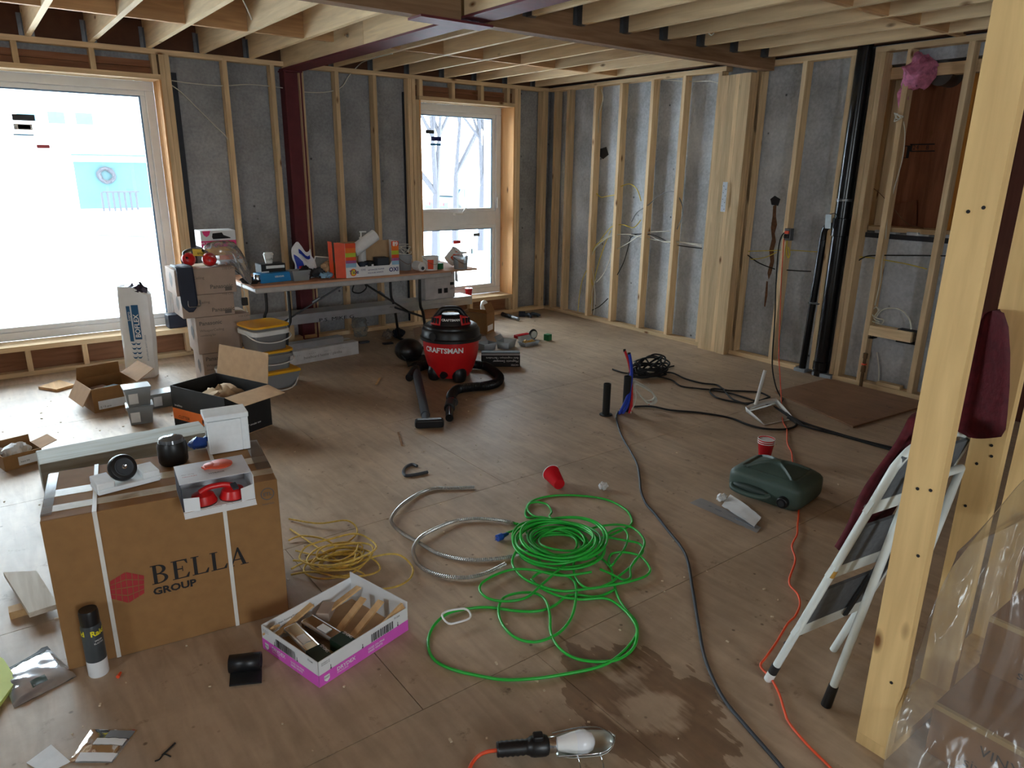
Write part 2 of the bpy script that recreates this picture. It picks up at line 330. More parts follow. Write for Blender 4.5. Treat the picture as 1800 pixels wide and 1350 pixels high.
DEFS = {
 'stud': lambda: wood('stud_pine', (226, 198, 158), 'z'), 'stud_x': lambda: wood('pine_x', (226, 198, 158), 'x'), 'stud_y': lambda: wood('pine_y', (226, 198, 158), 'y'),
 'post': lambda: wood('yellow_pine', (226, 192, 134), 'z', var=.13), 'joist': lambda: wood('joist_pine', (238, 212, 170), 'y', var=.14), 'block': lambda: wood('blocking_pine', (206, 164, 118), 'x'),
 'jamb': lambda: wood('jamb_pine', (226, 172, 116), 'z', var=.1), 'lvl': lambda: wood('laminated_beam', (146, 116, 88), 'x', var=.3), 'ply_red': lambda: wood('red_plywood', (134, 84, 58), 'z', var=.25),
 'sub': lambda: wood('subfloor_boards', (148, 104, 76), 'x', var=.25), 'shim': lambda: wood('shim_wood', (208, 170, 122), 'y'), 'greywood': lambda: wood('weathered_timber', (150, 150, 142), 'x', knot=(80,80,76), var=.25),
 'pinkply': lambda: wood('table_board', (206, 160, 130), 'x'), 'shaded_ply': lambda: wood('shaded_sheathing', (92, 50, 38), 'z', var=.2),
 'conc_l': lambda: concrete('concrete_left', (162, 163, 165)), 'conc_r': lambda: concrete('concrete_right', (190, 194, 200)),
 'floor': lambda: floor_ply("plywood_floor", (186, 163, 138)), 'floor_loose': lambda: floor_ply('loose_plywood', (150, 112, 84), False),
 'rim': lambda: simple('rim_board', (96, 62, 42), .85), 'dark': lambda: simple('membrane', (30, 34, 44), .5, var=.2), 'steel': lambda: simple('oxide_steel', (104, 40, 46), .65, var=.18, sc=9, bump=.08),
 'galv': lambda: simple('galvanised', (120, 122, 124), .4, .8, var=.2), 'vinyl': lambda: simple('white_vinyl', (236, 238, 240), .35, var=.03), 'seal': lambda: simple('window_gasket', (120, 150, 180), .5, var=0),
 'kraft': lambda: simple('kraft_card', (148, 108, 64), .85, var=.08, sc=22), 'kraft_in': lambda: simple('kraft_inside', (196, 162, 124), .9, var=.08, sc=20), 'greycard': lambda: simple('grey_brown_card', (172, 152, 138), .85, var=.06), 'whitecard': lambda: simple('white_card', (232, 234, 236), .6, var=.03),
 'tape': lambda: simple('parcel_tape', (205, 190, 165), .15, var=.1, sc=30), 'strapwhite': lambda: simple('white_strap', (225, 222, 215), .4, var=.06),
 'black': lambda: simple('black_plastic', (22, 22, 24), .38, var=.15), 'blackm': lambda: simple('matt_black', (26, 26, 27), .7, var=.15), 'abs': lambda: simple('abs_pipe', (14, 15, 18), .22, var=.1), 'ink': lambda: simple('black_ink', (30, 28, 30), .8, var=0), 'greyink': lambda: simple('grey_ink', (104, 96, 92), .8, var=0), 'whiteink': lambda: simple('white_ink', (240, 240, 240), .6, var=0),
 'red': lambda: simple('red_plastic', (208, 32, 34), .32, var=.06), 'redink': lambda: simple('brick_ink', (164, 44, 48), .8, var=.05), 'cupred': lambda: simple('cup_red', (196, 22, 34), .25, var=.04), 'white': lambda: simple('white_plastic', (234, 234, 232), .4, var=.04), 'paper': lambda: simple('white_paper', (236, 238, 240), .8, var=.04, sc=30),
 'green': lambda: simple('green_jacket', (40, 178, 60), .35, var=.08), 'blue': lambda: simple('blue_plastic', (34, 78, 168), .35, var=.1), 'bluepex': lambda: simple('blue_pex', (28, 66, 190), .35, var=.05), 'redpex': lambda: simple('red_pex', (206, 30, 40), .35, var=.05), 'orange': lambda: simple('orange_jacket', (234, 84, 44), .4, var=.08), 'orangep': lambda: simple('orange_print', (240, 118, 40), .5, var=.06), 'yellow': lambda: simple('yellow_plastic', (244, 182, 36), .4, var=.05), 'yelwire': lambda: simple('yellow_cable', (226, 200, 60), .45, var=.05), 'whitewire': lambda: simple('white_cable', (218, 216, 204), .45, var=.06), 'rope': lambda: simple('yellow_rope', (206, 172, 84), .8, var=.2, sc=60),
 'pink': lambda: simple('magenta_print', (226, 96, 206), .55, var=.04), 'hotpink': lambda: simple('pink_print', (232, 44, 124), .5, var=.04), 'can': lambda: simple('jerry_green', (62, 78, 70), .5, var=.14, sc=8, bump=.05), 'maroon': lambda: simple('maroon_fleece', (84, 16, 26), .95, var=.25, sc=40, bump=.3), 'ladder': lambda: simple('ladder_white', (222, 228, 224), .35, var=.05), 'tread': lambda: simple('grey_tread', (92, 96, 100), .8, var=.15, sc=60), 'foam': lambda: simple('white_foam', (240, 244, 246), .8, var=.03, sc=60, bump=.1), 'chrome': lambda: simple('bright_metal', (205, 208, 212), .18, 1, var=0), 'alu': lambda: simple('aluminium', (200, 204, 210), .38, .75, var=.06), 'flex': lambda: simple('steel_conduit', (176, 174, 170), .35, .7, var=.1), 'silver': lambda: simple('silver_foil', (190, 194, 200), .16, .7, var=.15, bump=.2), 'lime': lambda: simple('lime_paper', (208, 222, 120), .7, var=.04), 'grey': lambda: simple('grey_plastic', (128, 134, 140), .5, var=.08), 'dgrey': lambda: simple('charcoal', (58, 62, 68), .6, var=.12), 'navy': lambda: simple('navy_rubber', (30, 38, 58), .6, var=.12), 'bulb': lambda: simple('bulb_white', (236, 238, 242), .25, var=0), 'insul': lambda: simple('pink_insulation', (198, 120, 150), .95, var=.3, sc=30, bump=.6), 'copper': lambda: simple('old_brass', (112, 86, 60), .45, .6, var=.2), 'rust': lambda: simple('rust_streak', (112, 78, 56), .95, var=.4, sc=30), 'patchgrey': lambda: simple('grey_foam_pad', (158, 166, 176), .8), 'cyan': lambda: simple('cyan_print', (40, 140, 205), .5, var=.05), 'navyink': lambda: simple('navy_ink', (40, 44, 120), .6, var=0), 'boblue': lambda: simple('bag_blue', (26, 92, 138), .6, var=0), 'bagpaper': lambda: simple('bag_paper', (226, 230, 234), .7, var=.05, sc=10, bump=.1), 'greenbox': lambda: simple('green_card', (34, 120, 70), .5), 'dkgreen': lambda: simple('label_green', (20, 48, 34), .5, var=.05), 'limeg': lambda: simple('lime_print', (186, 204, 60), .5, var=.1), 'purple': lambda: simple('purple_print', (172, 92, 148), .5, var=.1), 'ltblue': lambda: simple('pale_blue_print', (150, 196, 226), .5, var=.08), 'yelink': lambda: simple('yellow_ink', (240, 226, 40), .5, var=0), 'tan': lambda: simple('brown_paper', (188, 160, 126), .9, var=.1, sc=20, bump=.2), 'glove': lambda: simple('glove_grey', (60, 66, 76), .9, var=.3, sc=40), 'vac_red': lambda: simple('vac_red', (206, 26, 30), .35, var=.04),
 'film': lambda: film('clear_film'), 'milk': lambda: film('milky_film', (.93,.94,.93), .74, .18), 'tub': lambda: film('clear_tub', (.92,.95,.97), .45, .25), 'bagfilm': lambda: film('thin_bag', (.96,.97,.98), .72, .1), 'glass': lambda: film('window_glass', (.97,.99,1), .995, .02),
 'snow': lambda: simple('snow', (244, 248, 252), .9, var=.02, sc=1), 'siding': lambda: simple('siding', (232, 238, 240), .8, var=.02), 'teal': lambda: simple('teal_door', (36, 70, 76), .6, var=.1), 'paleblue': lambda: simple('house_glass', (84, 108, 114), .3, var=.1), 'midblue': lambda: simple('house_glass_low', (44, 78, 92), .3, var=.1), 'bark': lambda: simple('bark', (52, 52, 58), .9), 'snowtwig': lambda: simple('frosted_twig', (46, 54, 64), .9), 'conifer': lambda: simple('conifer', (96, 130, 126), .9, var=.2), 'carpaint': lambda: simple('car_paint', (40, 62, 74), .3),
}
def mat(k):
    if k not in MATS: MATS[k] = DEFS[k]()
    return MATS[k]
# ================================================================ the shell
H = 2.50                                      # underside of the top plates
# ---- floor: plywood sheets in staggered rows over a dark base
fb = struct(MB().box(-8.3, -10.2, -.12, .4, .45, -.02).build('floor', 'rim'))
rows = [(.12, -.21, -3.46), (-.21, -1.43, -4.9), (-1.43, -2.65, -4.05), (-2.65, -3.87, -3.455), (-3.87, -5.09, -4.672), (-5.09, -6.31, -4.215), (-6.31, -7.53, -5.0), (-7.53, -8.75, -4.2), (-8.75, -10.2, -5.0)]
for y1, y0, sx in rows:
    xs = sorted({-8.3, .1} | {sx+2.44*k for k in range(-3, 4) if -8.2 < sx+2.44*k < 0})
    for a, b in zip(xs, xs[1:]):
        o = MB().box(a+.0016, y0+.0016, -.019, b-.0016, y1-.0016, 0).build('plywood_sheet', 'floor'); o.parent = fb; o.location = o.location-fb.location
# ---- ceiling: subfloor boards, joists, blocking, hangers
JZ = H+.038; JH = .235
cl = struct(MB().box(-8.3, -10.2, JZ+JH, .4, .45, JZ+JH+.02).build('ceiling', 'sub')); CLO = cl.location.copy()
def cpart(mb, name, m):
    o = mb.build(name, m); o.parent = cl; o.location = o.location-CLO; return o
LY0, LY1, LZ = -2.92, -2.83, 2.455           # laminated cross beam
far_l = [-3.36-.406*k for k in range(0, 12)]; far_r = [-2.585, -2.185, -1.79, -1.385, -.985, -.58, -.19]; near_r = [-2.60, -2.19, -1.77, -1.375, -.97, -.57, -.17]
jf = {}
def joist(x, y0, y1):
    key = round(y1-y0, 3)
    if key not in jf: jf[key] = MB().box(-.019, 0, 0, .019, y1-y0, JH).mesh('joist'); jf[key].materials.append(mat('joist'))
    return inst(jf[key], 'joist', cl, V((x, y0, JZ))-CLO)
JF = {x: joist(x, LY1, .06) for x in far_l+far_r}
JN = {x: joist(x, -10.1, LY0) for x in far_l+near_r}
def blocking(xs, y, stag=.0):
    xs = sorted(xs)
    for i, (a, b) in enumerate(zip(xs, xs[1:])):
        if b-a < .5: cpart(MB().box(a+.02, y-.019+stag*(i % 2), JZ+.003, b-.02, y+.019+stag*(i % 2), JZ+JH-.002), 'blocking', 'block')
blocking([-3.13]+far_l, F(217, 30, JZ).y); blocking([-2.87]+far_r, F(850, 106, JZ).y); blocking([-2.87]+near_r+[.1], F(1611, 45, JZ).y); blocking([-3.13]+far_l, -6.2)
hg = MB().box(-.0215, -.012, -.002, .0215, .045, .001).box(-.0235, -.012, 0, -.0205, .045, .15).box(.0205, -.012, 0, .0235, .045, .15).box(-.05, .04, 0, -.02, .043, .16).box(.02, .04, 0, .05, .043, .16).mesh('joist_hanger'); hg.materials.append(mat('galv'))
for x in far_l+far_r: inst(hg, 'joist_hanger', JF[x], V((0, .012-LY1, 0)))
for x in near_r: inst(hg, 'joist_hanger', JN[x], V((0, -.044-(-10.1-LY0), 0)))
cpart(MB().box(-8.3, .062, JZ, .1, .12, JZ+JH), 'rim_board', 'rim')
cpart(MB().box(.03, -10.2, JZ+.02, .1, .06, JZ+JH), 'rim_board', 'rim')
# ---- laminated beam, steel beam and column
t = thing('laminated_beam', 'deep laminated wood beam crossing the ceiling from the multi-ply post', 'beam', (-.12, LY0, LZ))
for a, b, n in ((-8.2, -3.095, 3), (-2.905, -.01, 3)):
    for k in range(n): MB().box(a+.12, .03*k+.0006, 0, b+.12, .03*k+.0294, JZ+JH-LZ-.002).build('ply', 'lvl', t)
t = thing('steel_beam', 'maroon steel beam with wood packing running above the maroon column', 'beam', (-3.0, 0, 2.472))
sy0, sy1 = -10.1, .10
MB().box(-.09, sy0, 0, .09, sy1, .013).build('bottom_flange', 'steel', t)
MB().box(-.09, sy0, .284, .09, sy1, .297).build('top_flange', 'steel', t)
MB().box(-.004, sy0, .013, .004, sy1, .284).build('web', 'steel', t)
for y0, y1 in ((LY1+.012, -1.62), (-1.615, .05), (-6.4, LY0-.012), (-10.1, -6.41)):
    for s in (-1, 1): MB().box(min(s*.005, s*.082), y0, .014, max(s*.005, s*.082), y1, .283).build('wood_packing', 'joist', t)
pa, pb = F(713, 35, 2.45), F(833, 55, 2.45)
MB().box(pa.x+3.0, LY0-.03, -.028, pb.x+3.0, LY1+.03, -.015).build('splice_plate', 'steel', t)
for px, py in ((612, 62), (787, 15)):
    q = Wl(px, py, -3.083); MB().cyl((-.083, q.y, q.z-2.472), (-.11, q.y, q.z-2.472), .009, n=8).cyl((-.083, q.y, q.z-2.472), (-.093, q.y, q.z-2.472), .018, n=6).build('bolt', 'chrome', t)
t = thing('steel_column', 'maroon painted steel column standing between the studs behind the table', 'column', (-3.0, .045, 0))
MB().box(-.075, -.05, .0, .075, .07, .012).build('base_plate', 'steel', t)
MB().box(-.085, -.055, .012, -.072, .075, 2.458).box(.062, -.055, .012, .075, .075, 2.458).box(-.075, .0, .012, .065, .01, 2.458).build('shaft', 'steel', t)
MB().box(-.095, -.055, 2.458, .085, .075, 2.471).build('cap_plate', 'steel', t)
# ---- wall at the back (windows)
WX0, WX1, WS, WT = -6.95, -4.11, .25, 2.31   # big window opening
VX0, VX1, VS, VT = -1.705, -.49, .225, 2.31   # small window opening
def shift(o, par): o.parent = par; o.location = o.location-par.location; return o
CY = .115
wb = MB()
for a, b, z0, z1 in ((-8.5, WX0, 0, 2.76), (WX0, WX1, 0, WS-.04), (WX0, WX1, WT+.03, 2.76), (WX1, VX0, 0, 2.76), (VX0, VX1, 0, VS-.04), (VX0, VX1, WT+.03, 2.76), (VX1, .4, 0, 2.76)):
    wb.box(a, CY, z0, b, .50, z1)
WB = struct(wb.build('wall_back', 'conc_l'))
ST = MB().box(0, 0, .0385, .038, .089, H-.0005).mesh('stud'); ST.materials.append(mat('stud'))
def bstud(x, z0=None, z1=None, m='stud', y=0.0):
    if z0 is None:
        o = inst(ST, 'stud', None, (x, y, 0)); return shift(o, WB)
    return shift(MB().box(x, y, z0, x+.038, y+.089, z1).build('cripple_stud', m), WB)
for x in (-3.612, -3.205, -2.942, -2.60, -2.213, -1.83, -1.785, -.49, -.449, -.093, -.052, WX1+.001, WX1+.041): bstud(x)
for x in (WX0-.04, WX0-.08, -7.5, -7.9): bstud(x)
shift(MB().box(VX0-.04, 0, .04, VX0-.002, .089, VT).build('jack_stud', 'stud'), WB)
for a, b in ((-8.2, -3.6), (-3.598, -.001)):
    shift(MB().box(a, 0, H, b, .089, JZ).build('top_plate', 'stud_x'), WB); shift(MB().box(a, 0, 0.001, b, .089, .038).build('bottom_plate', 'stud_x'), WB)
for a, b, s, tp in ((WX0, WX1, WS, WT), (VX0, VX1, VS, VT)):
    shift(MB().box(a, -.004, s-.042, b, .24, s-.002).build('sill_board', 'stud_x'), WB)
    shift(MB().box(a, -.002, tp, b, .24, tp+.038).build('head_board', 'stud_x'), WB)
    shift(MB().box(b-.014, -.003, s, b-.0005, .24, tp-.001).build('jamb_board', 'jamb'), WB)
    shift(MB().box(a+.0005, -.003, s, a+.014, .24, tp-.001).build('jamb_board', 'jamb'), WB)
    for z in (tp+.04, tp+.093): shift(MB().box(a, .06, z, b, .112, z+.05).build('header_board', 'sub'), WB)
    shift(MB().box(a, .07, .04, b, .11, s-.045).build('backing_board', 'sub'), WB)
for px in (25, 160, 268): bstud(B(px, 85).x-.019, WT+.0385, H-.001, y=-.001)
for px in (52, 153): bstud(B(px, 635).x-.019, .039, WS-.043, y=-.001)
bstud(WX1-.055, .039, WS-.043, y=-.001)
for px in (797, 848, 894): bstud(B(px, 165).x-.019, VT+.0385, H-.001, y=-.001)
bstud(VX0+.005, VT+.0385, H-.001, y=-.001)
for x in (VX1-.06, -1.1): bstud(x, .039, VS-.043, y=-.001)
for x, w in ((WX1+.082, .06), (VX0-.135, .055)):
    shift(MB().box(x, .085, .04, x+w, .114, H-.12).build('membrane_strip', 'dark'), WB)
# exterior returns of the window openings; shading put into the narrow one's blue-grey
for a, b in ((WX1-.001, WX1), (VX1-.02, VX1)):
    shift(MB().box(a-.012, .33, .2, b, .56, 2.5).build('outer_return', simple('shaded_trim', (104, 128, 150), .6) if b == VX1 else mat('vinyl')), WB)
# window frames
def window(name, a, b, z0, z1, rails):
    r = MB().box(a+.015, .235, z0, b-.015, .31, z0+.07).box(a+.015, .235, z1-.075, b-.015, .31, z1).box(a+.015, .235, z0+.07, a+.085, .31, z1-.075).box(b-.085, .235, z0+.07, b-.015, .31, z1-.075)
    w = struct(r.build(name, 'vinyl', bevel=.006))
    cells = []; zl = z0+.07
    for q0, q1 in rails:
        shift(MB().box(a+.085, .238, q0, b-.085, .308, q1).build('rail', 'vinyl', bevel=.005), w); cells.append((zl, q0)); zl = q1
    cells.append((zl, z1-.075))
    for i, (q0, q1) in enumerate(cells):
        s = .038; x0, x1 = a+.085, b-.085
        shift(MB().box(x0, .25, q0, x1, .295, q0+s).box(x0, .25, q1-s, x1, .295, q1).box(x0, .25, q0+s, x0+s, .295, q1-s).box(x1-s, .25, q0+s, x1, .295, q1-s).build('sash', 'vinyl', bevel=.004), w); sash = COL.objects[-1] if False else w.children[-1]
        def sub_(o): shift(o, w); o.parent = sash; o.location = o.location-sash.location
        sub_(MB().box(x0+s, .27, q0+s, x1-s, .274, q1-s).build('pane', 'glass'))
        sub_(MB().box(x1-s-.012, .262, q0+s, x1-s, .284, q1-s).box(x0+s, .262, q1-s-.012, x1-s-.012, .284, q1-s).build('gasket', 'seal'))
    return w
w1 = window('window_1', WX0, WX1, WS, WT, [])
zr0, zr1 = B(760, 399, .24).z, B(760, 374, .24).z
w2 = window('window_2', VX0, VX1, VS, VT, [(zr0, zr1)])
c0 = B(806, 376, .235); crank = MB().box(c0.x-.07, .19, c0.z-.012, c0.x+.05, .237, c0.z+.012).cyl((c0.x+.02, .2, c0.z), (c0.x+.055, .16, c0.z+.07), .008, n=8).build('crank_handle', 'white', smooth=40); shift(crank, w2)
c0 = B(874, 356, .235); shift(MB().box(c0.x-.008, .21, c0.z-.06, c0.x+.008, .237, c0.z+.06).build('latch', 'white'), w2)
def sticker(w, x0, y0, x1, y1, m, name='sticker'):
    a, b = B(x0, y0, .268), B(x1, y1, .268); shift(MB().box(min(a.x, b.x), .2670, min(a.z, b.z), max(a.x, b.x), .2686, max(a.z, b.z)).build(name, m), w)
sticker(w1, 20, 200, 62, 213, 'dgrey'); sticker(w1, 23, 217, 58, 229, 'whitecard'); sticker(w1, 31, 219, 54, 227, 'navyink'); sticker(w1, 23, 235, 60, 239, 'cyan'); sticker(w1, 64, 254, 88, 261, 'red')
sticker(w2, 748, 228, 763, 235, 'dgrey'); sticker(w2, 758, 240, 776, 248, 'navyink'); sticker(w2, 756, 252, 775, 256, 'cyan'); sticker(w2, 797, 423, 810, 428, 'red'); sticker(w2, 832, 410, 843, 415, 'grey'); sticker(w2, 828, 437, 831, 446, 'cyan')
# ---- wall on the right
OY0, OY1, OZ0, OZ1 = -4.55, -3.74, 1.215, 2.42
wr = MB()
CX = .105
for y0, y1, z0, z1 in ((OY1, .5, 0, 2.76), (OY0, OY1, OZ1, 2.76), (-10.4, OY0, 0, 2.76)): wr.box(CX, y0, z0, .5, y1, z1)
for k in range(10):
    a = OY0+(OY1-OY0)*k/10; b = OY0+(OY1-OY0)*(k+1)/10; wr.box(CX, a, 0, .5, b, OZ0+.012*math.sin(k*2.1))
WR = struct(wr.build('wall_right', 'conc_r'))
SR = MB().box(0, -.038, .0385, .089, 0, H-.0005).mesh('stud'); SR.materials.append(mat('stud'))
def rstud(y, x=0): return shift(inst(SR, 'stud', None, (x, y, 0)), WR)
for y in (-.0915, -.31, -.745, -1.125, -1.552, -1.942, -2.352, -2.768, -3.172, -3.572, -3.757, -3.99, -4.39): rstud(y)
shift(MB().box(.0, -3.835, .0385, .12, -3.797, 2.498).build('stud', 'stud'), WR)
for a, b in ((-2.43, -.001), (-3.612, -2.75), (-4.62, -3.755)):
    shift(MB().box(0, a, H, .089, b, JZ).build('top_plate', 'stud_y'), WR)
for a, b in ((-2.43, -.001), (-3.45, -2.75), (-4.62, -3.79)):
    shift(MB().box(-.001, a, .001, .089, b, .038).build('bottom_plate', 'stud_y'), WR)
for a, b in ((-3.55, -3.452), (-3.79, -3.62)): shift(MB().box(-.03, a, .001, .1, b, .03).build('foam_pad', 'patchgrey'), WR)
shift(MB().box(.0, -4.352, .42, .086, -4.03, .50).build('nailing_block', 'stud_y'), WR)
shift(MB().box(.01, -4.33, .039, .07, -4.15, .065).build('scrap_block', 'stud_y'), WR)
# multi-ply post
for k in range(6):
    y = -2.432-.0385*k; shift(MB().box(-.058, y-.0375, 0, .09, y, LZ-.002).build('post_ply', 'stud'), WR)
shift(MB().box(-.075, -2.748, 0, .09, -2.664, LZ-.002).build('post_ply', 'stud'), WR)
shift(MB().box(.0, -2.80, 0, .089, -2.75, H-.001).build('stud', 'stud'), WR)
# old opening closed with plywood
shift(MB().box(.34, OY0, OZ0, .352, OY1, OZ1).build('plywood_sheet', 'ply_red'), WR)
for y0, y1, x0, x1 in ((-3.80, -3.745, .12, .34), (-3.88, -3.81, .26, .339)): shift(MB().box(x0, y0, OZ0+.02, x1, y1, OZ1).build('opening_jamb', 'stud'), WR)
shift(MB().box(.25, -4.385, OZ0, .339, -4.345, OZ1).build('opening_jamb', wood('amber_pine', (214, 150, 72), 'z')), WR)
shift(MB().box(.14, OY0, OZ0+.0, .338, OY1, OZ0+.035).build('opening_sill', 'stud_y'), WR)
shift(MB().box(.12, OY0, OZ1-.1, .20, OY1, OZ1-.02).build('opening_head', 'stud_y'), WR)
shift(MB().box(.095, OY0-.03, OZ0-.05, .12, OY1, OZ0-.012).build('membrane_strip', 'dark'), WR)
shift(MB().add([(.30, -3.9, OZ0+.05), (.30, -4.12, OZ0+.05), (.30, -4.09, OZ0+.24), (.30, -3.9, OZ0+.2), (.31, -3.9, OZ0+.05), (.31, -4.12, OZ0+.05), (.31, -4.09, OZ0+.24), (.31, -3.9, OZ0+.2)], [(0,1,2,3),(7,6,5,4),(0,4,5,1),(1,5,6,2),(2,6,7,3),(3,7,4,0)]).build('scrap_ply', 'ply_red'), WR)
MB_ = MB()
for (x0, y0, x1, y1) in ((1600, 253, 1643, 254.5), (1600, 265, 1643, 266.5), (1601, 253, 1602.5, 266), (1590, 256, 1597, 257.5), (1587, 277, 1597, 278), (1595.5, 256, 1597, 278)):
    a, b = Wl(x0, y0, .338), Wl(x1, y1, .338); MB_.add([(.338, a.y, a.z), (.338, b.y, a.z), (.338, b.y, b.z), (.338, a.y, b.z)], [(0,1,2,3)])
shift(MB_.build('stamp_frame', 'ink'), WR)
for s, px, py in (('24', 1604, 263), ('8', 1627, 263)):
    a = Wl(px, py, .338); text(s, .045, (a.x, a.y, a.z), (0,-1,0), (0,0,1), 'ink', None, 'stamp_lettering'); shift(bpy.context.scene.objects[-1] if False else COL.objects[-1], WR)
# reddish sheathing past the framed section, shadow darkened into its colour
shift(MB().box(.06, -10.1, 0.002, .103, -4.625, 2.74).build('sheathing_panel', 'shaded_ply'), WR)
# rust streak and hole on the concrete
def wpoly(pts, x, m, name):
    b = MB().add([Wl(px, py, x) for px, py in pts], [tuple(range(len(pts)))]); o = b.build(name, m); o.parent = WR; o.location = o.location-WR.location
wpoly([(1354,350),(1362,344),(1372,350),(1368,362),(1356,360)], CX-.001, 'dark', 'anchor_hole')
wpoly([(1359,362),(1365,360),(1364,380),(1366,395),(1362,410),(1364,425),(1360,440),(1361,460),(1356,480),(1351,492),(1349,480),(1354,460),(1352,440),(1357,420),(1355,400),(1358,380)], CX-.0012, 'rust', 'rust_streak')
wpoly([(1347,494),(1350,495),(1349,520),(1345,540),(1343,538),(1345,515)], CX-.0012, 'rust', 'rust_streak')
wpoly([(1054,262),(1066,258),(1070,272),(1060,280),(1053,274)], CX-.001, 'dark', 'anchor_hole')
# ---- unseen left and rear walls; their window openings are added for fill light
wl = MB()
for y0, y1, z0, z1 in ((-10.2, -6.4, 0, 2.76), (-5.8, .12, 0, 2.76), (-6.4, -5.8, 0, 1.1), (-6.4, -5.8, 2.1, 2.76)): wl.box(-8.45, y0, z0, -8.25, y1, z1)
struct(wl.build('wall_left', 'conc_l'))
struct(MB().box(-8.45, -10.4, 0, -5.75, -10.2, 2.76).box(-4.65, -10.4, 0, .1, -10.2, 2.76).box(-5.75, -10.4, 0, -4.65, -10.2, .8).box(-5.75, -10.4, 2.2, -4.65, -10.2, 2.76).build('wall_rear', 'conc_l'))
# ---- stud partition at the right of the picture
WP = struct(MB().box(-3.69, -6.06, .001, -.01, -5.971, .038).build('wall_partition', 'post'))
sp = MB().box(0, 0, .0385, .038, .089, H-.001).mesh('stud'); sp.materials.append(mat('post'))
for x in (-3.69, -3.29, -2.885, -2.48, -2.075, -1.67, -1.26, -.85, -.44): shift(inst(sp, 'stud', None, (x, -6.06, 0)), WP)
shift(MB().box(-3.69, -6.06, H, -.01, -5.971, JZ).build('top_plate', 'post'), WP)
# nail holes in the two nearest studs
def studface(px, py, x):
    q = Wl(px, py, x); return q
for x, pts in ((-3.69, [(1613, 859), (1636, 862), (1702, 372), (1729, 365), (1614, 977), (1567, 1200)]), (-3.29, [(1743, 783), (1743, 802), (1717, 815), (1697, 889)])):
    for px, py in pts:
        q = Wl(px, py, x); o = MB().cyl((x-.0015, q.y, q.z), (x+.001, q.y, q.z), .0045, n=8).build('nail_hole', 'ink'); o.parent = WP; o.location = o.location-WP.location
# ================================================================ outdoors
gs = struct(MB().grid(lambda u, v: (-30+60*u, .55+40*v, -.55+.25*noise.noise(V((u*14, v*10, 3)))+(.35*v)), 40, 30).build('snowy_ground', 'snow', smooth=60)); gs['kind'] = 'structure'
HY = 15.0
def hb(x0, y0, x1, y1, dy=0, th=.05):
    a, b = B(x0, y0, HY+dy), B(x1, y1, HY+dy); return MB().box(min(a.x, b.x), HY+dy-th, min(a.z, b.z), max(a.x, b.x), HY+dy, max(a.z, b.z))
a, b = B(-450, 420, HY), B(330, 420, HY)
t = thing('neighbour_house', 'white house with teal porch seen through the large window', 'house', ((a.x+b.x)/2, HY, -.6)); TL = t.location
def hpart(mb, name, m):
    o = mb.build(name, m); o.parent = t; o.location = o.location-TL; return o
hpart(MB().box(a.x, HY+.02, -.6, b.x, HY+6, 7.5), 'wall', 'siding')
hpart(MB().add([(a.x-.4, HY-.5, 7.4), (b.x+.4, HY-.5, 7.4), (b.x+.4, HY+3, 9.2), (a.x-.4, HY+3, 9.2), (a.x-.4, HY+6.5, 7.4), (b.x+.4, HY+6.5, 7.4)], [(0,1,2,3),(3,2,5,4),(0,3,4),(1,5,2),(0,4,5,1)]), 'roof', 'snow')
for x0, y0, x1, y1, m in ((25,170,60,198,'paleblue'),(78,170,110,195,'paleblue'),(128,172,160,195,'paleblue'),(28,199,63,213,'midblue'),(82,196,115,218,'midblue'),(131,198,164,220,'midblue'),(-20,285,15,335,'paleblue'),(22,285,50,335,'paleblue'),(55,285,80,332,'paleblue')):
    hpart(hb(x0, y0, x1, y1, 0, .06), 'window_pane', m)
hpart(hb(128, 284, 270, 365, 0, .05), 'porch_door', 'teal'); hpart(hb(122, 270, 262, 276, 0, .3), 'porch_beam', 'teal')
wr_ = B(187, 308, HY-.1); hpart(MB().tube([(wr_.x+.17*math.cos(i*.4189), HY-.12, wr_.z+.17*math.sin(i*.4189)) for i in range(15)], .05, 6, closed=True).wob(.04, 12), 'wreath', 'bark')
for px in (180, 190, 200, 210, 220, 230, 240): hpart(hb(px, 338, px+1.2, 372, -.8, .04), 'railing_bar', 'bark')
hpart(hb(180, 336, 245, 338.5, -.8, .06), 'handrail', 'bark')
def car(name, label, p, rz, paint, glass):
    t = thing(name, label, 'car', p, rz)
    prof = [(-2.1,.35),(-2.15,.75),(-1.9,.95),(-1.3,1.0),(-.8,1.45),(.7,1.48),(1.4,1.02),(2.05,.9),(2.15,.5),(2.0,.35)]
    b = MB(); n = len(prof)
    b.add([(x, -.8, z) for x, z in prof]+[(x, .8, z) for x, z in prof], [tuple(range(n)), tuple(reversed(range(n, 2*n)))]+[(i, n+i, n+(i+1)%n, (i+1)%n) for i in range(n)])
    b.build('body', paint, t, bevel=.05)
    for s in (-.81, .81): MB().box(-.75, min(s, s*.99), 1.02, .75, max(s, s*.99), 1.38).build('side_window', glass, t)
    MB().slab((-1.32,.66,1.04),(-1.32,-.66,1.04),(-.86,-.6,1.44),(-.86,.6,1.44),.02).build('rear_window', glass, t)
    if paint == 'snow': return
    for x in (-1.3, 1.3):
        for s in (-1, 1): MB().cyl((x, s*.62, .32), (x, s*.83, .32), .32, n=14).build('wheel', 'blackm', t)
    for y in (-.6, .35): MB().box(-2.17, y, .6, -2.13, y+.25, .75).build('tail_light', 'red', t)
q = B(236, 400, 10.5); car('parked_car', 'snow-covered white car parked before the porch railing outside', (q.x+.6, 10.6, q.z-1.15), .75, 'snow', 'midblue')
q = B(812, 345, 26.0); car('parked_car', 'car parked behind bare branches outside the narrow window', (q.x, 26, q.z-1.0), .3, 'carpaint', 'dgrey')
random.seed(11)
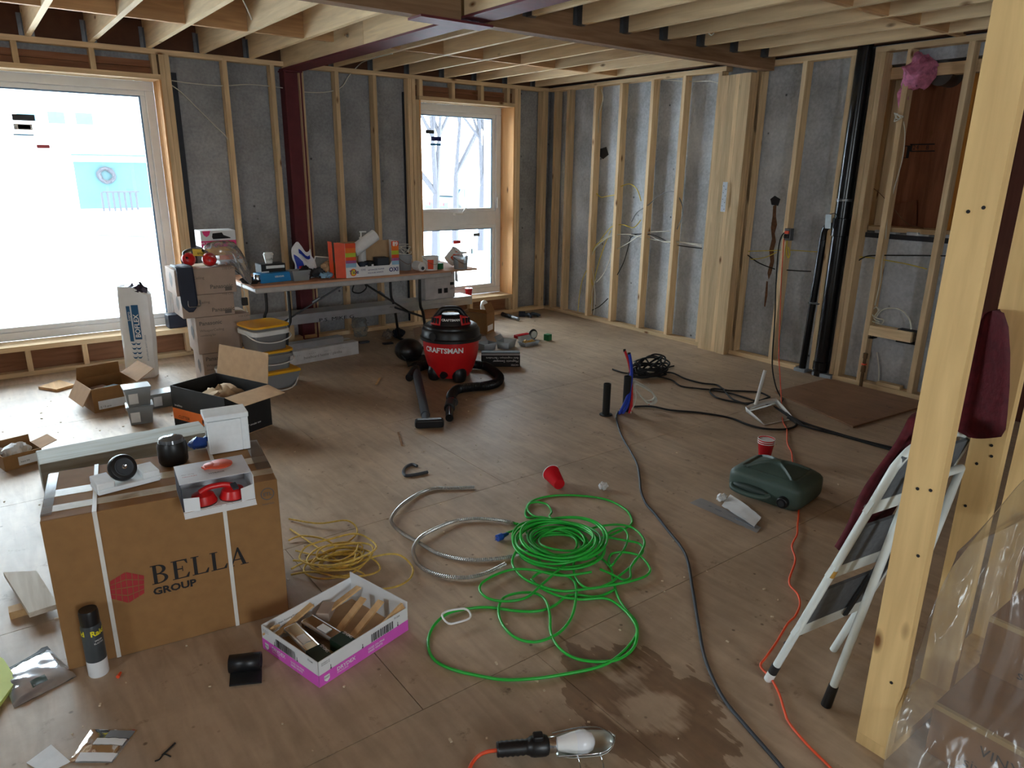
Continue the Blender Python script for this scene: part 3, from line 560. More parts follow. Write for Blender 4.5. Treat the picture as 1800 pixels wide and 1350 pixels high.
def tree(px, y, label, h):
    p = B(px, 460, y); t = thing('bare_tree', label, 'tree', (p.x, y, -.4)); tr = MB(); tw = MB()
    def grow(p, d, l, r, k):
        q = p+d*l; (tr if k > 3 else tw).cyl(p, q, r, r*.7, n=5, caps=False)
        if k == 0: return
        for i in range(3 if k > 1 else 4):
            a = (d+V((random.uniform(-1,1), random.uniform(-.6,.6), random.uniform(-.25,.7)))*.75).normalized(); grow(q, a, l*random.uniform(.6,.85), r*.62, k-1)
    grow(V((0,0,0)), V((.03,0,1)), h*.3, .11, 6)
    tr.build('trunk', 'bark', t); o = tw.build('twigs', 'snowtwig', t); o['kind'] = 'stuff'
tree(765, 6.5, 'bare frosted tree filling the narrow window view', 5.2); tree(845, 9, 'second bare tree further off right of the narrow window', 5.5)
tree(800, 11, 'bare tree with spreading crown in middle of the narrow window', 6.5); tree(870, 14, 'far bare tree at the right edge of the narrow window', 7.5)
# ================================================================ things: helpers
def mpx(p): return dep(p)/FP                  # metres per pixel at a place
def onplane(px, py, p, n):
    d = ray(px, py); p, n = V(p), V(n); return CAM+d*((p-CAM).dot(n)/d.dot(n))
def loc(t, p): return (Matrix.Translation(t.location) @ t.rotation_euler.to_matrix().to_4x4()).inverted() @ V(p)
def local_front(t):                           # px -> point on the thing's local y=0 face
    n = t.rotation_euler.to_matrix() @ V((0,-1,0))
    return lambda px, py: loc(t, onplane(px, py, t.location, n))
def carton(name, label, cat, p, rz, w, d, h, m='kraft', group=None, seam=True, tilt=None):
    t = thing(name, label, cat, p, rz, group)
    if tilt: t.rotation_euler = tilt
    MB().box(0, 0, .0005, w, d, h).build('body', m, t, bevel=.004)
    if seam: MB().box(0, d/2-.02, h, w, d/2+.02, h+.0012).build('tape', 'tape', t)
    return t
def openbox(name, label, cat, p, rz, w, d, h, m='kraft', flaps={}, th=.004, fl=None, m_in=None):
    """carton without lid: bottom, four sides, hinged flaps; flaps = side -> degrees outward from upright"""
    t = thing(name, label, cat, p, rz); fl = fl or min(w, d)*.5
    MB().box(0, 0, .0005, w, d, th).build('bottom', m_in or m, t)
    for q in ((0, 0, w, th), (0, d-th, w, d), (0, th, th, d-th), (w-th, th, w, d-th)): MB().box(q[0], q[1], th, q[2], q[3], h).build('side_panel', m, t)
    for s, a in flaps.items():
        L = fl
        if isinstance(a, tuple): a, L = a
        a = math.radians(a); c, e = math.cos(a)*L, math.sin(a)*L
        A, Bq, dr = {'f': ((0,0,h),(w,0,h),(0,-1,0)), 'b': ((w,d,h),(0,d,h),(0,1,0)), 'l': ((0,d,h),(0,0,h),(-1,0,0)), 'r': ((w,0,h),(w,d,h),(1,0,0))}[s]
        up = V(dr)*e+V((0,0,c)); A, Bq = V(A), V(Bq); ins = (Bq-A)*.02
        MB().slab(A+ins, Bq-ins, Bq-ins*2+up, A+ins*2+up, .003).build('flap', m, t)
    return t
def tubth(name, label, cat, p, w, d, h, taper=.9, m='tub', rz=0, lid=None, group=None, fill=None):
    t = thing(name, label, cat, p, rz, group); a = taper
    def sq(s, z): return [(-w/2*s, -d/2*s, z), (w/2*s, -d/2*s, z), (w/2*s, d/2*s, z), (-w/2*s, d/2*s, z)]
    MB().add(sq(a, .001)+sq(1, h), [(3,2,1,0),(0,1,5,4),(1,2,6,5),(2,3,7,6),(3,0,4,7)]).build('tub', m, t, solid=.002)
    MB().add(sq(1.0, h-.012)+sq(1.05, h-.012)+sq(1.05, h)+sq(1.0, h), [(i, (i+1)%4, 4+(i+1)%4, 4+i) for i in range(4)]+[(4+i, 4+(i+1)%4, 8+(i+1)%4, 8+i) for i in range(4)]+[(8+i, 8+(i+1)%4, 12+(i+1)%4, 12+i) for i in range(4)]).build('rim', m, t)
    if fill: f0 = .96; MB().add(sq(a*f0, .004)+sq((a+(1-a)*fill[1])*f0, h*fill[1]), [(3,2,1,0),(4,5,6,7),(0,1,5,4),(1,2,6,5),(2,3,7,6),(3,0,4,7)]).wob(.004, 40).build('contents', fill[0], t)
    if lid: MB().box(-w/2*1.07, -d/2*1.07, h+.0005, w/2*1.07, d/2*1.07, h+.014).build('lid', lid, t, bevel=.006)
    return t
def crumple(name, label, cat, p, r, m, amp=.3, sd=0, group=None, n=22):
    b = MB().ell((0,0,r[2]), r, n, n//2+2); s = max(r); b.wob(s*amp, 2.2/s, sd).wob(s*amp*.4, 6/s, sd+3)
    z = min(v.z for v in b.v); b.v = [V((v.x, v.y, max(0.001, v.z-z*.6))) for v in b.v]
    return tag(b.xf(Matrix.Translation(p)).build(name, m, smooth=50), label, cat, group)
def pathF(pts, z=.006, k=6, closed=False): return catmull([F(a, b, z) for a, b in pts], k, closed)

# ================================================================ shipping carton in the left foreground and what lies on it
p, q = F(121, 1179), F(508, 1076); rz = fromto(p, q); BW_ = (q-p).length; BH = (hz(p, 921)+hz(q, 839))/2; BD = .43
t = carton('shipping_carton', 'large brown carton printed BELLA GROUP bound with white straps', 'box', p, rz, BW_, BD, BH, 'kraft', seam=False)
FR = local_front(t)
def serif(s, o, h, m, par):
    """bold roman capitals drawn as polygons, o = baseline start on the y=0 face"""
    b = MB(); x = 0; R_, U_ = (1,0,0), (0,0,1)
    def P(pts): poly(b, [(x+a*h, c*h) for a, c in pts], o, R_, U_, .0013)
    for ch in s:
        if ch in 'EL':
            P([(0,0),(.36,0),(.36,.045),(0,.045)]); P([(.09,.04),(.25,.04),(.25,.96),(.09,.96)]); P([(0,.955),(.36,.955),(.36,1),(0,1)])
            P([(.25,0),(.72,0),(.78,.26),(.73,.26),(.6,.06),(.25,.05)])
            if ch == 'E':
                P([(.25,1),(.70,1),(.72,.76),(.68,.76),(.58,.94),(.25,.95)]); P([(.25,.49),(.46,.49),(.46,.55),(.25,.55)]); P([(.46,.38),(.5,.38),(.5,.66),(.46,.66)])
            x += h*(.88 if ch == 'E' else .86)
        elif ch == 'B':
            P([(0,0),(.3,0),(.3,.045),(0,.045)]); P([(.09,.0),(.25,.0),(.25,1),(.09,1)]); P([(0,.955),(.3,.955),(.3,1),(0,1)])
            for z0, z1, rx in ((.0,.54,.42), (.5,1.0,.36)):
                n = 10; c = (z0+z1)/2; ro, ri = (z1-z0)/2, (z1-z0)/2-.05
                for i in range(n):
                    t0, t1 = -math.pi/2+math.pi*i/n, -math.pi/2+math.pi*(i+1)/n
                    P([(.3+rx*math.cos(t0), c+ro*math.sin(t0)), (.3+rx*math.cos(t1), c+ro*math.sin(t1)), (.3+(rx-.16)*math.cos(t1), c+ri*math.sin(t1)), (.3+(rx-.16)*math.cos(t0), c+ri*math.sin(t0))])
                P([(.24,z0),(.3,z0),(.3,z0+.05),(.24,z0+.05)]); P([(.24,z1-.05),(.3,z1-.05),(.3,z1),(.24,z1)])
            x += h*.90
        elif ch == 'A':
            P([(.06,0),(.12,0),(.46,.86),(.48,1),(.42,1)]); P([(.62,0),(.80,0),(.48,1),(.40,.9)]); P([(-.04,0),(.22,0),(.22,.045),(-.04,.045)]); P([(.52,0),(.9,0),(.9,.045),(.52,.045)]); P([(.22,.3),(.62,.3),(.62,.355),(.24,.355)])
            x += h*.95
    b.build('lettering', m, par)
o0, o1 = FR(268, 1028), FR(435, 983); hb_ = (o1.x-o0.x)/4.36
serif('BELLA', (o0.x, 0, o0.z), hb_*1.0, 'ink', t)
g0, g1 = FR(270, 1046), FR(349, 1027); text('GROUP', .037, (g0.x, 0, g0.z), (1,0,0), (0,0,1), 'ink', t, xs=(g1.x-g0.x)/.037/3.55, bold=.035)
# faceted brick emblem
b = MB()
def quadsub(Q, nu, nv, g):
    Q = [FR(40+a/2.7, 700+c/2.7) for a, c in Q]
    bl = lambda u, v: (Q[0]*(1-u)+Q[1]*u)*(1-v)+(Q[3]*(1-u)+Q[2]*u)*v
    for i in range(nu):
        for j in range(nv):
            c = [bl((i+a)/nu, (j+d)/nv) for a, d in ((g,g),(1-g,g),(1-g,1-g),(g,1-g))]; b.add([V((x.x, -.0012, x.z)) for x in reversed(c)], [(0,1,2,3)])
quadsub([(413,868),(487,822),(503,973),(415,950)], 3, 4, .06); quadsub([(487,822),(577,840),(578,925),(503,973)], 3, 4, .06); b.build('emblem', 'redink', t)
# certification mark
e = FR(470, 868); b = MB()
for i in range(24):
    t0, t1 = i*math.pi/12, (i+1)*math.pi/12; poly(b, [(.024*math.cos(t0), .024*math.sin(t0)), (.024*math.cos(t1), .024*math.sin(t1)), (.020*math.cos(t1), .020*math.sin(t1)), (.020*math.cos(t0), .020*math.sin(t0))], (e.x, 0, e.z), (1,0,0), (0,0,1))
b.build('mark_ring', 'greyink', t); text('ETL', .019, (e.x, 0, e.z-.007), (1,0,0), (0,0,1), 'greyink', t, align='CENTER', bold=.03); text('Intertek', .013, (e.x, 0, e.z-.042), (1,0,0), (0,0,1), 'greyink', t, align='CENTER')
for a, c in (((171, 915), (208, 1160)), ((393, 888), (418, 1095))):
    u, w = FR(*a), FR(*c); x = (u.x+w.x)/2; MB().box(x-.0065, -.0025, .002, x+.0065, 0, BH+.001).box(x-.0065, -.0025, BH+.001, x+.0065, BD, BH+.0035).build('strap', 'strapwhite', t)
MB().box(.0, BD/2-.03, BH, BW_, BD/2+.03, BH+.001).build('tape', 'tape', t); MB().box(0, .06, BH+.0003, BW_, .11, BH+.0012).build('tape', 'tape', t)
MB().box(-.001, .04, BH-.06, .03, BD-.02, BH+.002).build('corner_tape', 'bagfilm', t); MB().box(BW_-.05, .12, BH-.07, BW_+.001, BD, BH+.002).build('corner_tape', 'bagfilm', t)
T = BH+.0036
# black round sensor resting in a foam cradle
c = F(222, 850, T); t = thing('foam_cradle', 'white foam cradle on the BELLA carton holding a black disc', 'packaging', c, rz+.25)
MB().box(-.10, -.05, 0, .10, .05, .018).box(-.10, -.05, .018, -.045, .05, .042).box(.045, -.05, .018, .10, .05, .042).build('body', 'foam', t, bevel=.004)
c2 = c+V((-.004, .0, .062)); t = thing('round_sensor', 'black round device standing in the white foam cradle', 'device', c2-V((0,0,.043)), rz+.2)
nrm = V((.25, -.85, .45)).normalized(); R3 = nrm.to_track_quat('Z', 'Y').to_matrix().to_4x4(); MT = Matrix.Translation((0,0,.043)) @ R3
MB().lathe([(0,-.016),(.040,-.016),(.047,-.008),(.047,.006),(.043,.014),(.036,.016),(0,.014)], 32).xf(MT).build('housing', 'black', t, smooth=35)
MB().lathe([(.024,.0152),(.030,.0175),(.032,.0158)], 28).xf(MT).build('ring', 'dgrey', t, smooth=40); MB().lathe([(0,.0145),(.008,.018),(.010,.0145)], 14).xf(MT).build('lens', 'chrome', t, smooth=40)
# black tin with clear cap
c = F(306, 812, T); r = 24*mpx(c); t = thing('black_tin', 'black round tin with glossy cap at back of BELLA carton', 'tin', c, .3)
MB().lathe([(r*.92,0),(r,.01),(r*1.02,.07),(r*.9,.085)], 28).build('body', 'black', t, smooth=40); MB().lathe([(r*.86,.0852),(r*.8,.098),(r*.5,.104),(0,.105)], 28).build('cap', simple('smoke_plastic', (90,92,96), .12), t, smooth=40)
# blue blister pack
c = F(352, 788, T); crumple('blue_pouch', 'small blue wrapped packet beside the black tin', 'packet', c, (.045, .03, .022), 'blue', .25, 4)
# white foam end block
a, b2 = F(370, 800, T), F(441, 788, T); t = thing('foam_block', 'tall white foam block standing at back of BELLA carton', 'packaging', a, fromto(a, b2)); w = (b2-a).length; h = hz(a, 733)-T
MB().box(0, 0, 0, w*.82, .035, h*.84).box(w*.82, 0, 0, w, .10, h*.86).box(0, .035, 0, w*.82, .10, h*.2).box(0, .085, h*.2, w*.82, .10, h*.86).build('body', 'foam', t, bevel=.003)
MB().box(-.008, -.008, h*.86+.001, w+.002, .105, h).build('lip', 'foam', t, bevel=.003)
# suction lifter in its open sleeve
zb = T
a, b2 = F(323, 902, zb), F(449, 876, zb); rzs = fromto(a, b2); w = (b2-a).length; dd = .19; hh = .085
t = thing('suction_lifter_box', 'open silver printed sleeve of red suction lifter overhanging the carton edge', 'box', a, rzs)
MB().box(0, 0, 0, w, dd, .002).build('bottom', 'whitecard', t)
for x in (0, w-.002): MB().box(x, .0, .002, x+.002, dd, hh).build('side_panel', 'navy' if x == 0 else 'whitecard', t)
MB().box(0, dd-.002, .002, w, dd, hh).build('side_panel', 'whitecard', t)
lidm = simple('silver_print', (206, 206, 212), .25, var=.06)
MB().slab((0, .03, hh), (w, .03, hh), (w, dd, hh+.004), (0, dd, hh+.004), .002).build('top_panel', lidm, t)
MB().slab((.004, 0, .003), (.05, -.012, .003), (.05, -.012, .05), (.004, 0, .05), .0015).build('flap', 'whitecard', t); MB().slab((w-.045, -.01, .003), (w-.003, 0, .003), (w-.003, 0, .055), (w-.045, -.01, .05), .0015).build('flap', 'whitecard', t)
MB().slab((0, -.003, 0), (w, -.003, 0), (w, -.02, -.014), (0, -.02, -.014), .0015).build('flap', 'whitecard', t)
b = MB()
for cx, r in ((w*.63, .040), (w*.50, .026)): b.lathe([(0, 0), (r, 0), (r*1.02, .004), (r*.8, .008), (0, .009)], 24, (cx, dd*.72, hh+.0045))
b.obox((w*.57, dd*.72, hh+.0075), (.09, .024, .006), (0,0,.3)); b.build('printed_picture', simple('print_orange', (226, 92, 62), .5, var=.1), t, smooth=40)
text('VITRAGE', .013, (w*.42, dd*.36, hh+.0035), (1,0,.0), (0,1,.03), 'ink', t); text('VACUUM', .011, (w*.06, dd*.40, hh+.0035), (1,0,0), (0,1,.03), 'redink', t); text('lifter 50 kg', .009, (w*.06, dd*.5, hh+.004), (1,0,0), (0,1,.03), 'greyink', t)
for i in range(5): text('------------', .009, (w*.3, dd*(.5+.06*i), hh+.0042), (1,0,0), (0,1,.03), 'greyink', t, 'small_print')
t2 = thing('suction_lifter', 'red two-cup suction lifter inside the silver sleeve', 'tool', t.location+V((0,0,.0022)), rzs)
for cx in (w*.30, w*.72): MB().lathe([(.0, .0), (.042, .0), (.044, .006), (.040, .014), (.034, .03), (.02, .036), (0, .037)], 28, (cx, .048, 0)).build('cup_cover', 'red', t2, smooth=35); MB().lathe([(.030, -.0), (.0435, -.0), (.0435, .004)], 24, (cx, .048, -.001)).build('rubber_pad', 'black', t2)
MB().tube(catmull([(w*.26, .05, .037), (w*.38, .05, .048), (w*.5, .05, .05), (w*.62, .05, .048), (w*.76, .05, .037)], 5), .010, 8).build('handle', 'red', t2, smooth=60); MB().obox((w*.74, .03, .044), (.018, .03, .008), (.3,0,.2)).build('lever', 'dgrey', t2)
# ================================================================ spray can, ear plug, litter in the left foreground
c = F(176, 1188); c.y += .02; r = .031; hcan = hz(c, 1070)
t = thing('spray_can', 'dark grey Raid spray can standing against the BELLA carton', 'spray can', c, .15)
MB().lathe([(r*.94,0),(r,.004),(r,.06)], 28).build('lower_label', 'whitecard', t, smooth=40); MB().lathe([(r+.0002,.06),(r+.0002,hcan-.062),(r*.93,hcan-.054)], 28).build('label', simple('can_grey', (64,70,74), .3), t, smooth=40)
MB().lathe([(r*.93,hcan-.054),(r*.94,hcan-.01),(r*.86,hcan-.002),(r*.5,hcan-.004),(0,hcan-.004)], 28).build('cap', 'black', t, smooth=40)
def wrap(s, size, R_, ang, z, m, par, name='lettering', bold=0, upv=1):
    """lettering bent around a vertical cylinder centred on the part's origin"""
    o = text(s, size, (0,0,0), (1,0,0), (0,0,1), m, par, name, 'CENTER', bold=bold, off=0)
    for v in o.data.vertices:
        a = ang+v.co.x/R_*upv; zz_ = z+v.co.z*upv; rr = R_(zz_)if callable(R_) else R_; v.co = (rr*math.sin(a), -rr*math.cos(a), zz_)
    return o
wrap('Raid', .027, r+.0009, .35, hcan-.088, 'yelink', t, bold=.03); wrap('id', .027, r+.0009, -1.25, hcan-.086, 'yelink', t, bold=.03); wrap('SPIDER', .008, r+.0009, .3, hcan-.11, 'whiteink', t); wrap('BLASTER', .008, r+.0009, .3, hcan-.12, 'whiteink', t)
tag(MB().tube([F(207, 1190, .006), F(212, 1182, .006)], lambda i: .006 if i == 0 else .004, 10).build('ear_plug', 'orange', smooth=40), 'tiny orange foam ear plug beside the spray can', 'ear plug')
# plastic pouches
def pouch(name, label, pts, m, th=.012, sd=1, amp=.006, parts=()):
    P = [F(a, c) for a, c in pts]; cen = sum(P, V())/4; t = thing(name, label, 'packaging', cen)
    Q = [x-cen for x in P]
    def fn(s):
        def f(u, v):
            x = (Q[0]*(1-u)+Q[1]*u)*(1-v)+(Q[3]*(1-u)+Q[2]*u)*v; e = max(0, 4*u*(1-u)*4*v*(1-v))**.5
            return x+V((0,0, .002+(th*e+amp*abs(noise.noise(V((u*5, v*5, sd)))) if s else 0)))
        return f
    MB().grid(fn(1), 14, 14).grid(fn(0), 14, 14).build('film', m, t, smooth=50)
    for nm, (u0, v0, u1, v1), mm in parts:
        f = fn(1); MB().grid(lambda u, v: f(u0+(u1-u0)*u, v0+(v1-v0)*v)+V((0,0,.0012)), 8, 4).build(nm, mm, t, smooth=50)
    return t
pouch('foil_pouch', 'crinkled silver foil pouch with black top edge at left edge', [(0,1188),(86,1140),(135,1190),(25,1246)], 'silver', .02, 3, .012, [('black_edge', (0,-.05,1,.08), 'blackm'), ('label', (.35,.7,.6,.85), 'dkgreen')])
t = thing('paper_pad', 'yellow-green paper pad at the left edge of the frame', 'paper', F(2, 1215)); P_ = [F(-30,1150)-t.location, F(4,1168)-t.location, F(28,1205)-t.location, F(-30,1285)-t.location]
for k in range(3): MB().prism([(x.x+.003*k, x.y+.002*k) for x in reversed(P_)], .001+.006*k, .006+.006*k).build('sheet', 'lime', t)
pouch('clear_packet', 'clear plastic packet with printed header lying in left foreground', [(160,1283),(242,1284),(197,1342),(120,1342)], 'bagfilm', .006, 5, .003, [('card_header', (.15,.75,.98,.98), 'whitecard'), ('paper_strip', (.3,.32,.95,.52), 'whitecard'), ('dark_card', (.45,.05,.98,.3), 'grey')])
P_ = [F(a, c) for a, c in ((47,1342),(90,1310),(124,1340),(80,1362))]; tag(MB().prism([(x.x, x.y) for x in P_], .001, .003).build('paper_sheet', 'paper'), 'blank white paper square lying beside the clear packet', 'paper')
P_ = [F(a, c) for a, c in ((10,1025),(55,1098),(105,1082),(68,1022))]
o = MB().prism([(x.x, x.y) for x in P_], .03, .05).build('board_offcut', wood('pale_board', (214,206,192), 'y')); tag(o, 'pale dusty board offcut on the floor left of the carton', 'board')
tag(MB().box(P_[0].x+.0, P_[1].y+.08, 0, P_[1].x+.05, P_[1].y+.13, .0295).build('wood_block', 'shim'), 'wooden block under the pale board offcut', 'block')
tag(MB().tube(pathF([(300,1330),(288,1326),(280,1335),(272,1338)], .002, 4), .002, 5).tube(pathF([(285,1328),(296,1318),(308,1306)], .003, 4), .003, 5).build('wire_scrap', 'blackm'), 'bent black wire scrap on floor of left foreground', 'wire')
# ================================================================ black flashing roll
a, b2 = F(402, 1178, .02), F(458, 1172, .02); dr = (b2-a).normalized(); sd = V((-dr.y, dr.x, 0)); t = thing('flashing_roll', 'black bitumen flashing roll partly unrolled beside the pink-and-white box', 'roll', F(430, 1180), 0); L0 = t.location
R_ = .030; ax = lambda an, r: sd*(r*math.cos(an))+V((0,0,r*math.sin(an)+R_))
a0 = V((a.x, a.y, 0))+sd*.02; b0 = V((b2.x, b2.y, 0))+sd*.02
def roll(u, v):
    an = -math.pi/2-u*4*math.pi; return a0*(1-v)+b0*v+ax(an, R_*(1-.25*u))-L0
MB().grid(roll, 70, 2).build('coil', 'black', t, smooth=60, solid=.002)
MB().grid(lambda u, v: a0*(1-v)+b0*v-sd*(.085*u)-L0+dr*(.012*u)+V((0,0,.0025+.004*u*u)), 8, 2).build('tail', 'blackm', t, smooth=60, solid=.002)
# ================================================================ pink and white open box of shims
FL, FRr, BR = F(463, 1140), F(562, 1210), F(703, 1100)
# short side FL->FRr, long side FRr->BR ; put the frame's x along the short side
rz2 = fromto(FL, FRr); w = (FRr-FL).length; ey = V((-math.sin(rz2), math.cos(rz2), 0)); d2 = (BR-FRr).dot(ey); hp = .098
t = thing('display_tray', 'pink and white cardboard tray holding wood shims', 'box', FL, rz2)
MB().box(0, 0, .0005, w, d2, .003).build('bottom', 'kraft_in', t)
sides = {'front': ((0,0,0),(w,0,0)), 'right': ((w,0,0),(w,d2,0)), 'back': ((w,d2,0),(0,d2,0)), 'left': ((0,d2,0),(0,0,0))}
for k_, (A, Bq) in sides.items():
    A, Bq = V(A), V(Bq); ex = (Bq-A).normalized(); z1 = hp if k_ != 'back' else hp*1.25; n_ = ex.cross(V((0,0,1)))
    sp_ = MB().slab(Bq+V((0,0,.003)), A+V((0,0,.003)), A+V((0,0,z1)), Bq+V((0,0,z1)), .003).build('side_panel', 'whitecard', t)
    b = MB(); patch(b, A+V((0,0,.002)), ex, (0,0,1), (Bq-A).length, hp*.46); b.build('print_band', 'pink', t)
    if k_ in ('front', 'right'):
        L_ = (Bq-A).length; f = lambda x, z: A+ex*(x*L_)+V((0,0,z*hp))
        text('DRYDEX' if k_ == 'front' else 'DRYDEX', .020, f(.18, .24), ex, (0,0,1), 'whiteink', t, bold=.02); text('SPACKLING', .009, f(.18, .14), ex, (0,0,1), 'whiteink', t); text('GOES ON PINK', .011, f(.52, .26), ex, (0,0,1), 'whiteink', t, bold=.02); text('DRIES WHITE', .011, f(.52, .14), ex, (0,0,1), 'whiteink', t, bold=.02)
        text('71164', .011, f(.83, .84), ex, (0,0,1), 'ink', t); text('Contains 12', .007, f(.03, .86), ex, (0,0,1), 'ink', t); text('Contient 12', .007, f(.03, .79), ex, (0,0,1), 'ink', t)
        b = MB(); x = .27 if k_ == 'front' else .56; x1 = x+.34 if k_ == 'front' else x+.25
        random.seed(3)
        while x < x1:
            wd = random.choice((.004, .008, .012)); patch(b, f(x, .50), ex, (0,0,1), wd*L_, hp*.32, .0012); x += wd+random.choice((.005, .009))
        for xa in ((.24, .64) if k_ == 'front' else (.12, .46, .87)):
            patch(b, f(xa, .52), ex, (0,0,1), .0022, hp*.14, .0012); poly(b, [(-.003,.006),(.0052,.006),(.0011,0)], f(xa, .47), ex, (0,0,1), .0012)
        b.build('barcode', 'ink', t)
        b = MB(); o_ = f(.05, .3); poly(b, [(0,.005),(.022,.005),(.022,-.012),(.013,-.02),(.009,-.02),(0,-.012)], o_, ex, (0,0,1), .001); b.build('badge', 'whiteink', t); text('DAP', .0095, o_+V((0,0,-.007))+ex*.001, ex, (0,0,1), 'ink', t, off=.0018)
    if k_ == 'left':
        for i, s in enumerate(('Protect from freezing/Protéger contre le gel', 'THIS END UP/CE CÔTÉ EN HAUT')): text(s, .0105, Bq+V((0,.0035,0))*0+ex*(-.03)+V((0,0,hp*(.68-.2*i)))-n_*.0045, -ex, (0,0,1), 'ink', t, off=.0005)
tw = thing  # short name
TM = Matrix.Translation(t.location) @ Matrix.Rotation(rz2, 4, 'Z')
def inbox(x, y, z): return TM @ V((x, y, z))
def shimpack(label, a, bq, hh_=.045):
    a, bq = inbox(*a), inbox(*bq); t = thing('shim_pack', label, 'packaging', V((a.x, a.y, min(a.z, bq.z)-hh_/2)), 0, 'wrapped shim packs in the tray'); L = t.location
    b = MB().bar(a-L, bq-L, .05, hh_*.85); b.build('shims', simple('wrapped_grey', (158,160,166), .4) , t, bevel=.006)
    MB().bar(a-L, bq-L, .055, hh_*.97).build('wrap', 'bagfilm', t, bevel=.008)
    dd_ = (bq-a).normalized(); m1 = a.lerp(bq, .62)-L; m2 = a.lerp(bq, .95)-L; MB().bar(m1, m2, .0565, hh_).build('label_band', 'dkgreen', t)
    sdv = dd_.cross(V((0,0,1))).normalized()
    up_ = sdv.cross(dd_)
    text('SHIMS', .018, m1+dd_*.008-sdv*.016*-1*-1+up_*(hh_/2)+sdv*-.004, dd_, -sdv, 'whiteink', t, bold=.01)
    b = MB(); patch(b, a.lerp(bq, .3)-L+up_*(hh_/2)-sdv*-.018, dd_, -sdv, .05, .03, .0015); b.build('barcode_label', 'paper', t)
shimpack('grey wrapped shim pack lying frontmost in the tray', (.035, .09, .045), (w-.02, .055, .035)); shimpack('wrapped shim pack with green label lying behind the frontmost one', (.05, .15, .05), (w-.01, .16, .04)); 
def stick(label, a, bq, wd=.028, th=.007):
    a, bq = inbox(*a), inbox(*bq); tag(MB().bar(a, bq, wd, th, (.3,.2,1)).build('wood_shim', 'shim'), label, 'shim', 'loose wood shims in the tray')
stick('loose wood shim leaning on left wall of the tray', (.012, .03, .03), (.02, .20, .085)); stick('loose wood shim in the tray nearest its right wall', (w*.72, .20, .03), (w*.66, d2-.03, .095)); stick('middle loose wood shim in the tray', (w*.50, .20, .03), (w*.42, d2-.05, .085)); stick('loose wood shim at the back left of the tray', (w*.18, .22, .05), (w*.2, d2-.012, .085)); stick('loose wood shim upright along top of right tray wall', (w-.012, .23, .05), (w-.012, d2-.01, .105), .01, .03); stick('loose wood shim at the left front corner of the tray', (.01, .01, .06), (.05, .03, .10), .03)
carton('small_carton', 'small grey carton inside the tray behind the shim packs', 'box', inbox(.05, .19, .03), rz2+.6, .05, .08, .035, 'greycard', seam=False)
# ================================================================ weathered timber behind the carton
zt_ = .19; a = F(62, 792, zt_); b2 = F(362, 740, zt_)
tag(MB().box(a.x, a.y-.235, 0.001, -4.66, a.y, zt_).build('timber_beam', 'greywood', bevel=.006), 'long grey weathered timber lying behind the BELLA carton', 'timber')
# small torn carton at the left edge
a = F(30, 832); t = openbox('torn_carton', 'torn brown carton with loose flaps at the far left edge', 'box', (a.x-.05, -2.15, 0), .25, .19, .16, .085, 'kraft', {'b': (-10, .05), 'l': (40, .07), 'r': (75, .09)})
text('item 04', .014, (.08, 0, .03), (1,0,0), (0,0,1), 'ink', t); b = MB(); patch(b, (.07, 0, .015), (1,0,0), (0,0,1), .09, .05, .0006); b.build('label', 'paper', t)
crumple('crumpled_paper', 'crumpled white paper sticking out of the torn carton', 'paper', t.location+V((.06, .09, .012)), (.07, .05, .05), 'paper', .5, 8)
# ================================================================ bag, open carton, tubs by the large window
a, b2 = F(222, 667), F(264, 671); rzb = fromto(a, b2)+.45; t = thing('powder_sack', 'tall white paper sack printed BOFLEX standing near the large window', 'bag', a, rzb)
w, d = .215, .15; hbag = hz(a, 505); print('sack', hbag)
n = 14
def ring(z, k):
    bul = 1+.05*math.sin(k*math.pi); r_ = []
    for i in range(24):
        an = 2*math.pi*(i+.5)/24; c, s = math.cos(an), math.sin(an); q_ = 6.0; m_ = (abs(c)**q_+abs(s)**q_)**(-1/q_)
        top = 1 if k < .85 else 1-.5*(k-.85)/.15*(1 if c > -.2 else .3)
        r_.append((w/2+w/2*c*m_*bul+.02*k, d/2+d/2*s*m_*bul, z*1.0-(.10*hbag*max(0, c*m_)*max(0, k-.8)/.2)))
    return r_
b = MB(); rs = [ring(hbag*i/n+.001, i/n) for i in range(n+1)]
for r_ in rs: b.v += [V(x) for x in r_]
b.f += [(i*24+j, i*24+(j+1)%24, (i+1)*24+(j+1)%24, (i+1)*24+j) for i in range(n) for j in range(24)]+[tuple(reversed(range(24))), tuple(n*24+j for j in range(24))]
b.wob(.006, 9).build('sack_body', 'bagpaper', t, smooth=45)
crb = MB().ell((w*.62, d*.5, hbag*.93), (.085, .07, .06), 20, 12).wob(.035, 14, 2).wob(.015, 34, 5); crb.build('torn_liner', simple('foil_liner', (40, 36, 56), .2, .3, var=.4), t, smooth=40)
fz = -.008
def sk(x, z): return (x, fz, z)
b = MB(); patch(b, sk(.075, hbag*.42), (1,0,0), (0,0,1), .026, hbag*.38, .001); patch(b, sk(.112, hbag*.44), (1,0,0), (0,0,1), .05, hbag*.37, .001)
for col, x in ((0, .082), (1, .115)):
    for k in range(4):
        z = hbag*(.38-.05*k); poly(b, [(0,.02),(.012,0),(.028,0),(.04,.02),(.028,.012),(.012,.012)], sk(x-.006, z), (1,0,0), (0,0,1), .001)
b.build('print', 'boblue', t)
text('BOFLEX', .052, sk(.155, hbag*.46), (0,0,1), (-1,0,0), 'whiteink', t, off=.0016, bold=.02); text('Sopro', .03, sk(.097, hbag*.64), (0,0,1), (-1,0,0), 'whiteink', t, off=.0016); text('SELF LEVELLING GROUT / COULIS', .014, sk(.19, hbag*.2), (0,0,1), (-1,0,0), 'boblue', t)
